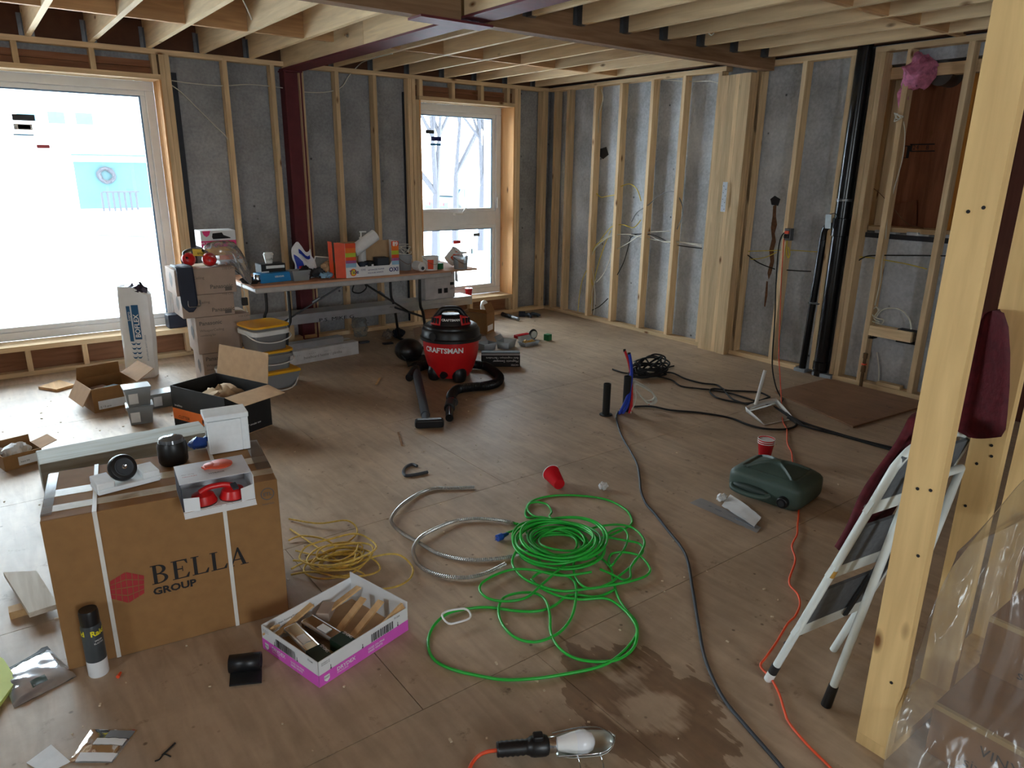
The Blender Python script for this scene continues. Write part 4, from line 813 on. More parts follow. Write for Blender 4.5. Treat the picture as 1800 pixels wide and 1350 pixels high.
for i in range(8): text('--------------', .014, (-.006, d*(.85-.08*i), hbag*.3), (0,0,1), (0,1,0), 'grey', t, 'small_print', off=-.002)
# open carton with boxes in it
a = F(167, 727); t = openbox('open_carton', 'open brown carton with printed label before the white sack', 'box', a, .16, .30, .34, .17, 'kraft', {'l': (150, .13), 'r': (60, .14), 'b': (-12, .09)})
b = MB(); patch(b, (.03, 0, .02), (1,0,0), (0,0,1), .2, .06); b.build('label', 'paper', t); text('A', .04, (.205, 0, .025), (1,0,0), (0,0,1), 'cyan', t, off=.0014); text('|| 12 pcs', .02, (.04, 0, .03), (1,0,0), (0,0,1), 'ink', t, off=.0014)
carton('boxed_fitting', 'dark blue-green small box inside the open carton by the window', 'box', t.location+V((.11, .12, .006)), .5, .09, .05, .13, simple('teal_card', (70, 98, 108), .6), seam=False); carton('boxed_fitting', 'pale grey small box inside the open carton by the window', 'box', t.location+V((.035, .19, .006)), .3, .09, .06, .12, 'greycard', seam=False)
for i, (px, py, z, lab) in enumerate(((250, 748, 0, 'lower clear tub of black screws in the stack of two'), (247, 705, .127, 'upper clear tub of black screws on top of another tub'), (283, 719, 0, 'single clear tub of black screws behind the stacked tubs'))):
    p_ = F(249, 741) if i < 2 else F(px, py-6); p_.z = z; p_.x -= .004*(i == 1)
    tu = tubth('screw_tub', lab, 'tub', p_, .15 if i < 2 else .16, .12, .118 if i < 2 else .10, .86, 'tub', -.12+.1*i, None, 'clear tubs of screws', ('dgrey', .66)); MB().box(-.082 if i < 2 else -.087, -.067, .1185 if i < 2 else .1005, .082 if i < 2 else .087, .067, .126 if i < 2 else .108).build('lid', 'tub', tu, bevel=.003)
    b = MB(); patch(b, (-.06, -.0595, .02), (1,0,0), (0,-.07,1), .055, .07, .006); b.build('label', 'paper', tu)
# pine scraps
tag(MB().prism([(x.x, x.y) for x in (F(68,684), F(100,689), F(132,680), F(105,672))], .001, .02).build('wood_offcut', 'shim'), 'flat pale wood offcut on floor left of the open carton', 'wood')
# ================================================================ stacked cartons by the table
SY = -1.10
st = [(362, 446, 680, 623), (350, 445, 622.5, 559), (322, 414, 558, 521), (311, 417, 520, 475)]
labs = ['bottom carton of the stack of four left of the table', 'second carton from the bottom in the stack by the table', 'third carton from the bottom in the stack by the table', 'topmost carton of the stack, under the ear muffs']
z = 0.0; tops = []
for i, (x0, x1, y1, y0) in enumerate(st):
    base = B(x0, y1, SY); base2 = B(x1, y1, SY); wd = base2.x-base.x; pt = V((base.x, SY, z)); h_ = hz(pt, y0)-z; dp = .30 if i < 3 else .33
    t = carton('appliance_carton', labs[i], 'box', pt, -.02, wd, dp, h_-.0015, 'greycard', 'stacked appliance cartons')
    text('Panasonic', .042, (wd*.06 if i < 2 else wd*.55, 0, h_*(.78 if i < 2 else .2)), (1,0,0), (0,0,1), 'greyink', t, bold=.02)
    text('WhisperCeiling', .028, (wd*.06, 0, h_*.6), (1,0,0), (0,0,1), 'greyink', t); text('ventilating fan', .02, (wd*.06, 0, h_*.48), (1,0,0), (0,0,1), 'greyink', t); text('110 CFM', .024, (wd*.78, 0, h_*.9), (1,0,0), (0,0,1), 'greyink', t)
    b = MB(); poly(b, [(0,.0),(.06,-.04),(.10,.0),(.10,.05),(.04,.08),(0,.05)], (0, dp*.6, h_*.45), (0,-1,0), (0,0,1), .001); b.build('print', 'greyink', t)
    b = MB(); patch(b, (wd*.8, 0, h_*.08), (1,0,0), (0,0,1), .05, .03); b.build('print_block', 'greyink', t)
    tops.append((pt, wd, dp, h_)); z += h_
ZS = z
pt, wd, dp, h_ = tops[3]
q = B(297, 571, .06); carton('dark_box', 'small dark blue box on the window sill beside the carton stack', 'box', (q.x, .05, WS-.0015), .05, .15, .12, .12, 'navy', seam=False)
# knee pad hanging over the front
t = thing('knee_pad', 'black strap pad with wire buckle draped over the topmost carton', 'knee pad', (pt.x+.035, SY-.0, ZS)); Lk = t.location
wk = .115; hk = ZS-hz((pt.x+.1, SY-.02), 553)
def kp(u, v):
    s = v*(hk+.14); x = wk*(u-.5)*(1.0 if v < .85 else max(.25, 1-((v-.85)/.15)**2*.8))+wk/2+.02*v-.03
    return (x, .13-s, .018+.003*math.cos(u*9)) if s < .14 else (x, -.012-.006*math.sin(v*5), .018-(s-.14))
MB().grid(kp, 8, 26).build('pad', 'navy', t, smooth=60, solid=.016)
MB().tube(catmull([(.03+.0, -.03, -hk*.68), (.03, -.033, -hk*.80), (.05, -.033, -hk*.82), (.095, -.033, -hk*.82), (.115, -.033, -hk*.79), (.115, -.03, -hk*.68)], 4), .0035, 6).build('buckle', 'chrome', t, smooth=60)
# ear muffs
em = B(345, 452, SY+.10); t = thing('ear_muffs', 'red and black ear muffs lying on the topmost carton', 'ear muffs', (em.x, SY+.12, ZS+.002)); L = t.location
for cx, cy, tl in ((-.045, .02, .5), (.085, -.05, -.3)):
    k = MB().lathe([(0,-.03),(.03,-.028),(.048,-.012),(.052,.008),(.046,.018),(0,.018)], 20).xf(Matrix.Translation((cx, cy, .055)) @ Matrix.Rotation(tl, 4, 'Y') @ Matrix.Rotation(-2.0, 4, 'X')); k.build('cup', 'red', t, smooth=45)
    k = MB().lathe([(.028,.018),(.046,.018),(.05,.028),(.044,.038),(.03,.036)], 20).xf(Matrix.Translation((cx, cy, .055)) @ Matrix.Rotation(tl, 4, 'Y') @ Matrix.Rotation(-2.0, 4, 'X')); k.build('cushion', 'blackm', t, smooth=45)
MB().tube(catmull([(-.06, -.01, .06), (-.07, .04, .10), (.0, .06, .12), (.07, .02, .11), (.10, -.05, .07)], 6), .012, 8).build('headband', 'black', t, smooth=60)
# boxes on the stack: orange-white, yellow with note, pink upside-down
def atst(px, yoff): return B(px, 470, SY+yoff).x
x0, x1 = atst(388, .16), atst(428, .16); zc = ZS
z1 = hz((x0, SY+.16), 449); t = carton('orange_white_box', 'white box with orange top band under the yellow box', 'box', (x0, SY+.16, zc), 0, x1-x0, .16, z1-zc-.001, 'whitecard', seam=False); b = MB(); patch(b, (0,0,(z1-zc)*.5), (1,0,0), (0,0,1), x1-x0, (z1-zc)*.5); b.build('print_band', 'orangep', t)
x0 = atst(343, .16); z2 = hz((x0, SY+.16), 436); xw = atst(421, .16)
t = carton('yellow_box', 'yellow-orange box with handwritten note under the pink box', 'box', (atst(372, .16), SY+.155, z1), 0, xw-atst(372, .16), .16, z2-z1-.001, simple('amber_card', (222, 160, 60), .6), seam=False); MB().slab((-.13, -.02, .01), (0, -.002, 0), (0, -.002, .05), (-.13, -.02, .062), .003).build('note', simple('note_yellow', (240, 206, 80), .7), t); text('trad', .03, (-.1, -.022, .018), (1,.12,0), (0,0,1), 'ink', t)
z3 = hz((atst(360, .16), SY+.16), 406); x0, x1 = atst(358, .16), atst(419, .16); hh_ = z3-z2
t = carton('bag_box', 'upside-down pink and white garbage bag box atop the pile', 'box', (x0, SY+.15, z2), 0, x1-x0, .17, hh_, 'whitecard', seam=False); ww = x1-x0
b = MB(); patch(b, (0,0,.001), (1,0,0), (0,0,1), ww, hh_*.38); b.build('print_band', 'hotpink', t)
b = MB(); poly(b, [(0,.035),(.07,.04),(.08,.02),(.13,.0),(.13,-.006),(.0,-.008),(-.006,.008)], (ww*.34, 0, hh_*.55), (1,0,0), (0,0,1)); b.build('print_bag', 'ink', t)
b = MB(); poly(b, [(0,.045),(.06,.045),(.05,.015),(.03,.0),(.01,.015)], (ww*.05, 0, hh_*.62), (1,0,0), (0,0,1)); b.build('badge', 'hotpink', t)
text('LARGE GARBAGE BAGS', .022, (ww*.78, 0, hh_*.31), (-1,0,0), (0,0,-1), 'whiteink', t, off=.0016); text('KIRKLAND', .026, (ww*.62, 0, hh_*.16), (-1,0,0), (0,0,-1), 'ink', t, off=.0016, bold=.02)
b = MB().ell((0,0,.07), (.13, .09, .09), 28, 18).wob(.06, 9, 6).wob(.02, 26, 2)
pb = B(432, 480, SY+.05); pb.z = ZS-.02
for i, v in enumerate(b.v):
    if v.x > .03: b.v[i] = V((v.x+.02, v.y-.08, v.z-(v.x-.03)*1.6))
tag(b.xf(Matrix.Translation(V((pt.x+wd-.03, SY+.12, ZS+.015)))).build('plastic_bag', 'bagfilm', smooth=60), 'crumpled clear plastic bag slumped off the carton stack', 'bag')
# ================================================================ orange-black open tool carton
A0 = F(402, 776); A1 = F(479, 747); A2 = F(338, 740); rzo = fromto(A0, A1); w = (A1-A0).length; d = (A2-A0).dot(V((-math.sin(rzo), math.cos(rzo), 0))); ho = hz(A2, 669)
t = openbox('tool_carton', 'open black and orange tool carton with brown paper inside', 'box', A0, rzo, w, d, ho, 'blackm', {'r': (10, .20), 'f': (100, .16)}, m_in='kraft_in', fl=.16)
for o in t.children:
    if o.name.startswith('flap'): o.data.materials[0] = mat('kraft_in')
b = MB(); patch(b, (0, d, .06), (0,-1,0), (0,0,1), d, .075, .001); b.build('print_band', 'orangep', t); text('RIDGE', .04, (0, d*.45, .07), (0,-1,0), (0,0,1), 'ink', t, off=.002, bold=.03); text('CUTTER', .03, (0, d*.9, .07), (0,-1,0), (0,0,1), 'ink', t, off=.002); text('brushless', .02, (0, d*.95, .15), (0,-1,0), (0,0,1), 'whiteink', t, off=.002); text('7-1/4" circular saw', .018, (w*.35, 0, .05), (1,0,0), (0,0,1), 'whiteink', t, off=.002)
b = MB(); patch(b, (w*.05, 0, .03), (1,0,0), (0,0,1), w*.25, .14, .001); b.build('print_picture', 'dgrey', t)
c = A0+V((math.cos(rzo)*w*.5-math.sin(rzo)*d*.5, math.sin(rzo)*w*.5+math.cos(rzo)*d*.5, .006)); crumple('packing_paper', 'crumpled brown packing paper inside the black tool carton', 'paper', c, (w*.36, d*.3, .12), 'tan', .35, 3)
# ================================================================ square pails
def pail(label, x, y, z, s, h, fill, lidm='yellow', rz=0.1, handle=True, yrim=False):
    t = thing('square_pail', label, 'pail', (x, y, z), rz, 'stacked square pails')
    def rr(k, zz_, r=.03):
        return [(k*s/2*(abs(math.cos(a))**.35)*math.copysign(1, math.cos(a)), k*s/2*(abs(math.sin(a))**.35)*math.copysign(1, math.sin(a)), zz_) for a in [2*math.pi*(i+.5)/28 for i in range(28)]]
    def loft(rs, nm, m, cap=True, cap0=True):
        b = MB(); n = 28
        for r_ in rs: b.v += [V(q) for q in r_]
        b.f += [(i*n+j, i*n+(j+1)%n, (i+1)*n+(j+1)%n, (i+1)*n+j) for i in range(len(rs)-1) for j in range(n)]
        if cap: b.f += [tuple((len(rs)-1)*n+j for j in range(n))]
        if cap0: b.f += [tuple(reversed(range(n)))]
        return b.build(nm, m, t, smooth=50)
    loft([rr(.86, .001), rr(.97, h-.02)], 'tub', 'tub', False); loft([rr(.83, .004), rr(.83+.12*fill[1], h*fill[1])], 'contents', fill[0])
    loft([rr(.98, h*.62), rr(1.05, h*.62), rr(1.05, h*.78), rr(.99, h*.8)], 'collar', 'white' if not yrim else 'tub', False, False)
    loft([rr(1.0, h-.02), rr(1.06, h-.018), rr(1.06, h-.004), rr(1.0, h), rr(.9, h-.002)], 'lid', lidm)
    if handle: MB().tube(catmull([(-s*.54, -.01, h*.7), (-s*.5, -s*.5, h*.52), (-s*.2, -s*.6, h*.38), (s*.2, -s*.6, h*.38), (s*.5, -s*.5, h*.52), (s*.54, -.01, h*.7)], 5), .005, 6).build('bail_handle', 'white', t, smooth=60)
    return t
pc = F(487, 684); pc.y += .14; pz0 = .16; s0 = 66*mpx(pc)
t = thing('flat_pail', 'wide shallow clear container with yellow lid under the pail stack', 'container', (pc.x-.03, pc.y, 0), .1)
MB().add([(-.17,-.15,.001),(.17,-.15,.001),(.17,.15,.001),(-.17,.15,.001),(-.2,-.17,.12),(.2,-.17,.12),(.2,.17,.12),(-.2,.17,.12)], [(3,2,1,0),(0,1,5,4),(1,2,6,5),(2,3,7,6),(3,0,4,7)]).build('tub', 'tub', t, solid=.003); MB().box(-.165, -.145, .004, .165, .145, .08).build('contents', 'dgrey', t); MB().box(-.21, -.18, .12, .21, .18, .145).build('lid', 'yellow', t, bevel=.01); MB().tube(catmull([(-.2,-.1,.11),(-.1,-.22,.03),(.1,-.23,.02),(.22,-.12,.10)], 5), .005, 6).build('bail_handle', 'white', t, smooth=60)
h1 = hz((pc.x, pc.y-.14), 617)-.146; h2 = hz((pc.x, pc.y-.14), 572)-.146-h1
pail('lower clear square pail with yellow lid in the stack', pc.x, pc.y, .146, s0, h1, ('grey', .55), 'yellow', .08, True, True); pail('upper clear square pail of hardware with yellow lid on top', pc.x-.02, pc.y, .147+h1, s0, h2, ('dgrey', .8), 'yellow', .16)
q = F(432, 655, .0); q = V((pc.x-.28, pc.y+.12, 0)); t = thing('paint_tub', 'white plastic tub between the cartons and pails', 'tub', q); MB().lathe([(.075,.001),(.09,.15),(.094,.15),(.094,.165),(.086,.165)], 24).build('body', 'white', t, smooth=40); MB().lathe([(.088,.166),(0,.168)], 24).build('lid', 'white', t)
t = thing('yellow_tray', 'yellow plastic tray lying left of the pail stack', 'tray', V((pc.x-.3, pc.y-.08, 0)), .3); MB().box(-.07, -.06, .001, .07, .06, .01).box(-.07, -.06, .01, -.062, .06, .12).box(.062, -.06, .01, .07, .06, .12).box(-.062, .052, .01, .062, .06, .12).box(-.062,-.06,.01,.062,-.052,.12).build('body', 'yellow', t, bevel=.004); MB().box(-.078, -.068, .12, .078, .068, .128).build('rim', 'yellow', t, bevel=.003)

q = B(430, 530, SY+.02); t = thing('power_adapter', 'black power adapter hanging by white wire beside the carton stack', 'adapter', V((q.x, SY+.02, q.z-.03)))
MB().box(-.022, -.015, 0, .022, .015, .062).build('block', 'black', t, bevel=.004); MB().tube(catmull([(0,0,.062),(.004,0,.10),(-.01,.01,.16),(.01,.04,.752-q.z+.03)], 5), .003, 6).build('upper_wire', 'whitewire', t, smooth=60); MB().tube(catmull([(0,0,0),(.012,0,-.06),(.004,.0,-.13),(.012,.0,-.20)], 5), .003, 6).build('lower_wire', 'whitewire', t, smooth=60)

q = F(739, 592); tag(MB().obox(V((q.x, q.y+.05, .045)), (.12, .004, .088), (-.25, 0, .3)).build('card_scrap', 'greycard'), 'pinkish card scrap standing behind the black helmet', 'card')
# ================================================================ folding table and the board on it
TX0, TX1, TY0, TY1, TZ = F(446, 512, .705).x, -2.06, -1.15, -.42, .735
t = thing('folding_table', 'long grey folding table with black legs under the clutter', 'table', ((TX0+TX1)/2, (TY0+TY1)/2, 0)); L = t.location
def tl(x, y, z): return V((x-L.x, y-L.y, z))
MB().box(TX0-L.x, TY0-L.y, TZ-.045, TX1-L.x, TY1-L.y, TZ).build('table_top', simple('table_grey', (188, 186, 184), .5), t, bevel=.012)
for x, s in ((TX0+.28, 1), (TX1-.30, -1)):
    for y in (TY0+.08, TY1-.08):
        MB().tube(catmull([tl(x, y, TZ-.05), tl(x-.0*s, y, .45), tl(x-.03*s, y, .35), tl(x-.07*s, y, .02)], 5), .0135, 8).build('leg', 'black', t, smooth=60)
    MB().cyl(tl(x-.03*s, TY0+.08, .33), tl(x-.03*s, TY1-.08, .33), .011, n=8).build('cross_bar', 'black', t, smooth=60); MB().cyl(tl(x-.07*s, TY0+.04, .014), tl(x-.07*s, TY1-.04, .014), .0135, n=8).build('foot_bar', 'black', t, smooth=60)
    MB().bar(tl(x-.02*s, (TY0+TY1)/2, .34), tl(x+.52*s, (TY0+TY1)/2-.2, TZ-.055), .02, .012).build('brace', 'black', t); MB().cyl(tl(x+.27*s, (TY0+TY1)/2-.1, .53), tl(x+.33*s, (TY0+TY1)/2-.125, .57), .014, n=8).build('lock_ring', 'galv', t)
MB().tube(catmull([tl(-2.98, TY0+.12, TZ-.05), tl(-3.0, TY0+.12, .62), tl(-2.93, TY0+.12, .60), tl(-2.87, TY0+.12, .64), tl(-2.89, TY0+.12, TZ-.05)], 5), .006, 6).build('hand_strap', 'blackm', t, smooth=60)
bx1 = F(845, 473, .75).x
tag(MB().box(TX0-.02, TY0-.02, TZ+.001, bx1, TY1-.03, TZ+.017).build('plywood_board', 'pinkply'), 'reddish plywood board laid over the folding table', 'board')
ZT = TZ+.0175
def tb(px, py): return F(px, py, ZT)         # place on the table
c = tb(441, 501); t = thing('black_pan', 'shallow black pan at the left end of the table', 'pan', V((c.x+.06, c.y+.12, ZT))); MB().lathe([(0,.002),(.085,.002),(.10,.03),(.104,.03),(.09,.0),(0,0)], 24).build('bowl', 'black', t, smooth=40); MB().bar((.10,0,.025),(.16,.02,.03),.02,.01).build('handle','black',t)
c = tb(456, 499); tag(MB().lathe([(.026,0),(.028,.004),(.028,.064),(.025,.068),(.02,.064),(0,.064)], 18, c+V((0,.03,0))).build('metal_tin', 'chrome', smooth=40), 'small bare metal tin beside the blue box', 'tin')
a, b2 = tb(460, 499), tb(515, 493); rzt = fromto(a, b2); w = (b2-a).length; t = carton('blue_carton', 'flat bright blue carton at the front of the table', 'box', a, rzt, w, .13, .075, 'cyan', seam=False); text('woven', .03, (w*.72, 0, .052), (-1,0,0), (0,0,-1), 'whiteink', t, off=.0015, bold=.02)
a = B(459, 470, -.98); t = carton('striped_box', 'black box with white label strips behind the blue carton', 'box', V((a.x, -.98, ZT)), .02, .20, .14, hz((a.x+.1, -.98), 464)-ZT, 'blackm', seam=False); hs_ = hz((a.x+.1, -.98), 464)-ZT
b = MB(); patch(b, (.04, 0, hs_*.75), (1,0,0), (0,0,1), .15, hs_*.16); patch(b, (.0, 0, hs_*.3), (1,0,0), (0,0,1), .06, hs_*.3); b.build('label', 'paper', t)
cx = B(473, 466, -.92).x; t = thing('coffee_cup', 'white paper coffee cup with lid on the striped box', 'cup', (cx, -.92, ZT+hs_+.001)); hc = hz((cx, -.92), 444)-ZT-hs_; r = 8.5*mpx(V((cx, -.92, 1)))
MB().lathe([(r*.72,0),(r,hc*.8)], 22).build('cup', 'white', t, smooth=40); MB().lathe([(r*1.08,hc*.8),(r*1.08,hc*.86),(r*.95,hc*.9),(r*.9,hc),(0,hc*.98)], 22).build('lid', 'white', t, smooth=40); wrap('coffee', .03, r*.9, .3, hc*.3, 'dkgreen', t)
# snack bag
c = tb(508, 478); t = thing('chip_bag', 'torn white and blue chip bag standing on the table', 'bag', (c.x, -.93, ZT)); hb2 = hz((c.x, -.93), 426)-ZT
def cb(s):
    return lambda u, v: ((u-.5)*(.20-.05*v)+.01*math.sin(v*7)-.03*v, s*.045*math.sin(math.pi*u)*(1-.8*v)+.01*math.sin(9*v), hb2*v*(.86+.14*math.cos((u-.25)*6))+.001)
MB().grid(cb(1), 10, 16).grid(cb(-1), 10, 16).wob(.012, 16, 4).build('bag', 'paper', t, smooth=50)
f = cb(-1); MB().grid(lambda u, v: V(f(.05+.3*u, .25+.5*v*(1-.5*u)))+V((0,-.013,0)), 5, 8).build('print_blue', simple('royal_print', (30, 60, 170), .5), t, smooth=50); MB().grid(lambda u, v: V(f(.12+.22*u, .18+.18*v))+V((0,-.016,0)), 5, 5).build('print_red', 'red', t, smooth=50); MB().grid(lambda u, v: V(f(.3+.6*u, .72+.12*v))+V((0,-.013,0)), 5, 5).build('print_blue_band', simple('royal_print2', (30, 60, 170), .5), t, smooth=50)
c = tb(500, 482); crumple('black_bag', 'small black bag beside the chip bag', 'bag', V((c.x+.04, -1.02, ZT)), (.06, .05, .05), 'blackm', .3, 9)
c = tb(531, 494); t = tubth('food_tub', 'clear food tub holding a yellow sponge on the table', 'tub', V((c.x, c.y+.06, ZT)), .15, .11, .085, .85, 'tub', .05); MB().box(-.045, -.035, .004, .05, .03, .035).build('sponge', 'yelwire', t, bevel=.004)
c = tb(551, 480); t = thing('tilted_tub', 'clear rectangular tub tipped on its side on the table', 'tub', V((c.x, -.86, ZT))); t.rotation_euler = (.0, 0, .2); h_ = hz((c.x, -.86), 447)-ZT
MB().obox((0,0,h_*.55), (.15, .012, h_*.75), (.35, .15, 0)).build('base', 'milk', t, bevel=.01); MB().tube([V((0,0,h_*.55))+Matrix.Rotation(.35,3,'X')@Matrix.Rotation(.15,3,'Y')@V((a_*.078, -.01, b_*h_*.38)) for a_, b_ in ((-1,-1),(1,-1),(1,1),(-1,1))], .006, 6, closed=True).build('rim', 'white', t)
c = tb(560, 483); crumple('brown_wrapper', 'crumpled brown paper bag in the middle of the table', 'bag', V((c.x+.05, -.92, ZT)), (.07, .05, .055), 'tan', .4, 12); c = tb(572, 488); crumple('snack_wrapper', 'crumpled blue and white wrapper left of the detergent box', 'wrapper', V((c.x-.015, -1.06, ZT)), (.05, .035, .022), 'ltblue', .5, 15)
c = tb(545, 482); crumple('dark_cloth', 'dark rag behind the food tub', 'rag', V((c.x-.02, -.97, ZT)), (.055, .04, .04), 'dgrey', .4, 18)
# detergent display box
A0 = tb(609, 489); A1 = tb(702, 482); rzd = fromto(A0, A1); w = (A1-A0).length; hd = hz(A0, 428)-ZT; dd = .19
t = thing('detergent_box', 'rainbow printed Tide OXI detergent box with cut-out front', 'box', A0, rzd)
cl_, cr_, cb_ = w*.19, w*.86, hd*.30
MB().box(0,0,.0005,w,dd,.003).build('bottom', 'kraft_in', t)
pts = [(0,0),(w,0),(w,hd),(cr_,hd),(cr_,hd*.42),(cr_-.02,cb_),(cl_+.03,cb_),(cl_,hd*.45),(cl_,hd),(0,hd)]
b = MB().add([(x,-.001,z_) for x,z_ in pts]+[(x,.003,z_) for x,z_ in pts], [tuple(range(10)), tuple(reversed(range(10,20)))]+[(i,10+i,10+(i+1)%10,(i+1)%10) for i in range(10)]); b.build('front_panel', 'whitecard', t)
MB().box(0,dd-.003,.003,w,dd,hd*.98).build('back_panel','kraft_in',t); MB().box(w-.003,.003,.003,w,dd-.003,hd).build('side_panel','whitecard',t); MB().box(0,.003,.003,.003,dd-.003,hd*.98).build('side_panel','orangep',t)
MB().slab((0,.003,.0),(-.07,.05,.0),(-.075,.05,hd*1.02),(0,.003,hd),.003).build('flap', 'orange', t); MB().slab((-.085,.06,.0),(-.10,.10,.0),(-.11,.10,hd*1.05),(-.09,.06,hd*1.04),.003).build('flap', 'orange', t)
for (x0,x1) in ((0,cl_),(cr_,w)):
    for z0,z1,m in ((.86,1,'orange'),(.72,.86,'orangep'),(.6,.72,'limeg'),(.5,.6,'orange'),(.42,.5,'purple'),(.3,.42,'ltblue')):
        b = MB(); patch(b, (x0,-.001,hd*z0), (1,0,0),(0,0,1), x1-x0, hd*(z1-z0), .0006); b.build('print_band', m, t)
text('89', .05, (cr_+.012,-.001,hd*.86), (1,0,0),(0,0,1),'whiteink',t,bold=.03,off=.0015)
b = MB(); poly(b, [(.03*math.cos(i*.5236),.032*math.sin(i*.5236)) for i in range(12)], (w*.13,-.001,hd*.15),(1,0,0),(0,0,1),.001); b.build('logo_disc','orangep',t); b = MB(); poly(b, [(.021*math.cos(i*.5236),.022*math.sin(i*.5236)) for i in range(12)], (w*.13,-.001,hd*.15),(1,0,0),(0,0,1),.0016); b.build('logo_core','yelink',t)
text('Tide', .045, (w*.06,-.001,hd*.10), (1,0,.05),(0,0,1),'navyink',t,bold=.02,off=.0024); text('OXI', .024, (w*.27,-.001,hd*.18), (1,0,.03),(0,0,1),'navyink',t); text('ADVANCED POWER', .0165, (w*.40,-.001,hd*.17), (1,0,.03),(0,0,1),'navyink',t,bold=.01); text('POUVOIR AVANCÉ', .0165, (w*.40,-.001,hd*.08), (1,0,.03),(0,0,1),'navyink',t,bold=.01); text('OXI', .05, (w*.80,-.001,hd*.10), (1,0,.03),(0,0,1),'navyink',t,bold=.03)
DM = Matrix.Translation(A0) @ Matrix.Rotation(rzd, 4, 'Z')
def ind(x, y, z_): return DM @ V((x, y, z_))
a, b2 = ind(w*.22,.09,hd*.72), ind(w*.66,.10,hd*1.18); t = thing('paper_towel_roll', 'white paper towel roll leaning in the detergent box', 'paper roll', V((a.x,a.y,ZT+.004))); L = t.location; MB().cyl(a-L, b2-L, .052, n=24).build('roll','paper',t,smooth=40,bevel=.004); MB().cyl(b2-L, b2-L+(b2-a).normalized()*.001, .02, n=16).build('core','kraft',t)
for i, (x, m, lab) in enumerate(((w*.36,'navy','dark blue can with label inside the detergent box'),(w*.52,'blackm','black can inside the detergent box behind the blue can'))):
    c = ind(x, .05+.05*i, .004); t = thing('food_can', lab, 'can', c); MB().lathe([(.04,0),(.042,.003),(.042,.11),(.04,.114),(.036,.112),(0,.112)], 22).build('body', m, t, smooth=40); b = MB(); patch(b, (.0,-.0425,.04),(1,0,0),(0,0,1),.02,.05,.001); b.build('label','paper',t)
carton('black_carton', 'black small carton at the right inside the detergent box', 'box', ind(w*.62,.03,.004), rzd, w*.22, .1, hd*.5, 'dgrey', seam=False)
c = ind(w*.44,.16,.004); t = thing('pump_bottle', 'white pump soap bottle standing at back of detergent box', 'bottle', c); hp_ = hz(c, 405)-c.z
MB().lathe([(.034,0),(.036,.01),(.036,hp_*.62),(.014,hp_*.72),(.014,hp_*.78)], 20).build('body','white',t,smooth=40); MB().lathe([(.017,hp_*.78),(.017,hp_*.84),(.006,hp_*.86),(.006,hp_*.95)], 14).build('collar','white',t,smooth=40); MB().bar((-.015,0,hp_*.97),(.045,-.01,hp_*.97),.016,.012).build('pump_head','white',t,bevel=.003)
# pails and bits at the right end of the table
def bucket(name, label, px, py, dia, hh, m, content=None, lab=None, wires=False, tilt=None, group='small pails at the table end'):
    c = tb(px, py); c.y += dia/2; t = thing(name, label, 'pail', c, 0, group)
    if tilt: t.rotation_euler = tilt[:3]; t.location.z += tilt[3] if len(tilt) > 3 else 0
    r = dia/2; MB().lathe([(0,.001),(r*.86,.001),(r,hh*.94),(r*1.05,hh*.94),(r*1.05,hh),(r*.98,hh),(r*.84,.005),(0,.005)], 24).build('body', m, t, smooth=40)
    if content: MB().lathe([(0,.006),(r*.8,.006),(r*.9,hh*.6),(0,hh*.64)], 20).wob(.006,40).build('contents', content, t, smooth=40)
    if lab:
        b = MB(); k = len(b.v)
        for i in range(7):
            an = -.9+i*.13
            for z_ in (.12*hh,.8*hh): rr = r*(.87+.13*z_/hh)+.0012; b.v.append(V((rr*math.sin(an), -rr*math.cos(an), z_)))
        b.f = [(2*i,2*i+2,2*i+3,2*i+1) for i in range(6)]; b.build('label', lab, t, smooth=60)
    MB().tube(catmull([(-r*1.05,0,hh*.9),(-r*.7,-r*.9,hh*.62),(0,-r*1.12,hh*.45),(r*.7,-r*.9,hh*.62),(r*1.05,0,hh*.9)],5),.0022,5).build('bail_handle','chrome',t,smooth=60)
    return t
t = bucket('wire_pail','clear pail full of dark parts with white wire on top',718,476,.135,.135,'tub','dgrey'); cpos = t.location.copy()
random.seed(5); pts = [cpos+V((random.uniform(-.07,.07), random.uniform(-.06,.06), .145+random.uniform(0,.09))) for i in range(22)]
tag(MB().tube(catmull(pts,5),.0026,5).build('wire_tangle','whitewire',smooth=60),'white wire tangle spilling out of the clear pail','wire')
c = tb(741, 477); t = thing('white_bottle','white bottle lying with its base facing out on the table','bottle',c+V((0,.03,0))); MB().cyl((0,-.05,.043),(0,.08,.043),.042,n=22).build('body','white',t,smooth=40,bevel=.006); MB().cyl((0,.08,.043),(0,.1,.043),.018,n=14).build('neck','white',t,smooth=40); MB().lathe([(0,0),(.014,0),(.016,.004)],16).xf(Matrix.Translation((0,-.051,.03))@Matrix.Rotation(math.pi/2,4,'X')).build('base_dimple','dgrey',t)
bucket('joint_pail','white pail with orange label upright at the table end',764,476,.145,.125,'white','paper','orange'); bucket('joint_pail','white pail with orange label tipped over behind the upright one',796,470,.135,.13,'white',None,'orange',tilt=(.25,.85,.3,.05))
bucket('tile_pail','clear pail with paper label at right end of table',817,474,.14,.12,'tub','paper','greycard')
c = tb(784,476); carton('green_packet','small green box between the pails on the table','box',c+V((-.01,.10,0)),.3,.06,.05,.055,'greenbox',seam=False)
c = tb(812,470); carton('label_pack','flat white pack lying across the clear pail','pack',V((c.x-.045,c.y+.01,ZT+.1215)),.1,.12,.08,.018,'whitecard',seam=False)
c = tb(722,470); crumple('small_rags','dark rag between wire pail and detergent box','rag',V((c.x-.07,c.y+.18,ZT)),(.04,.05,.06),'blackm',.3,21)
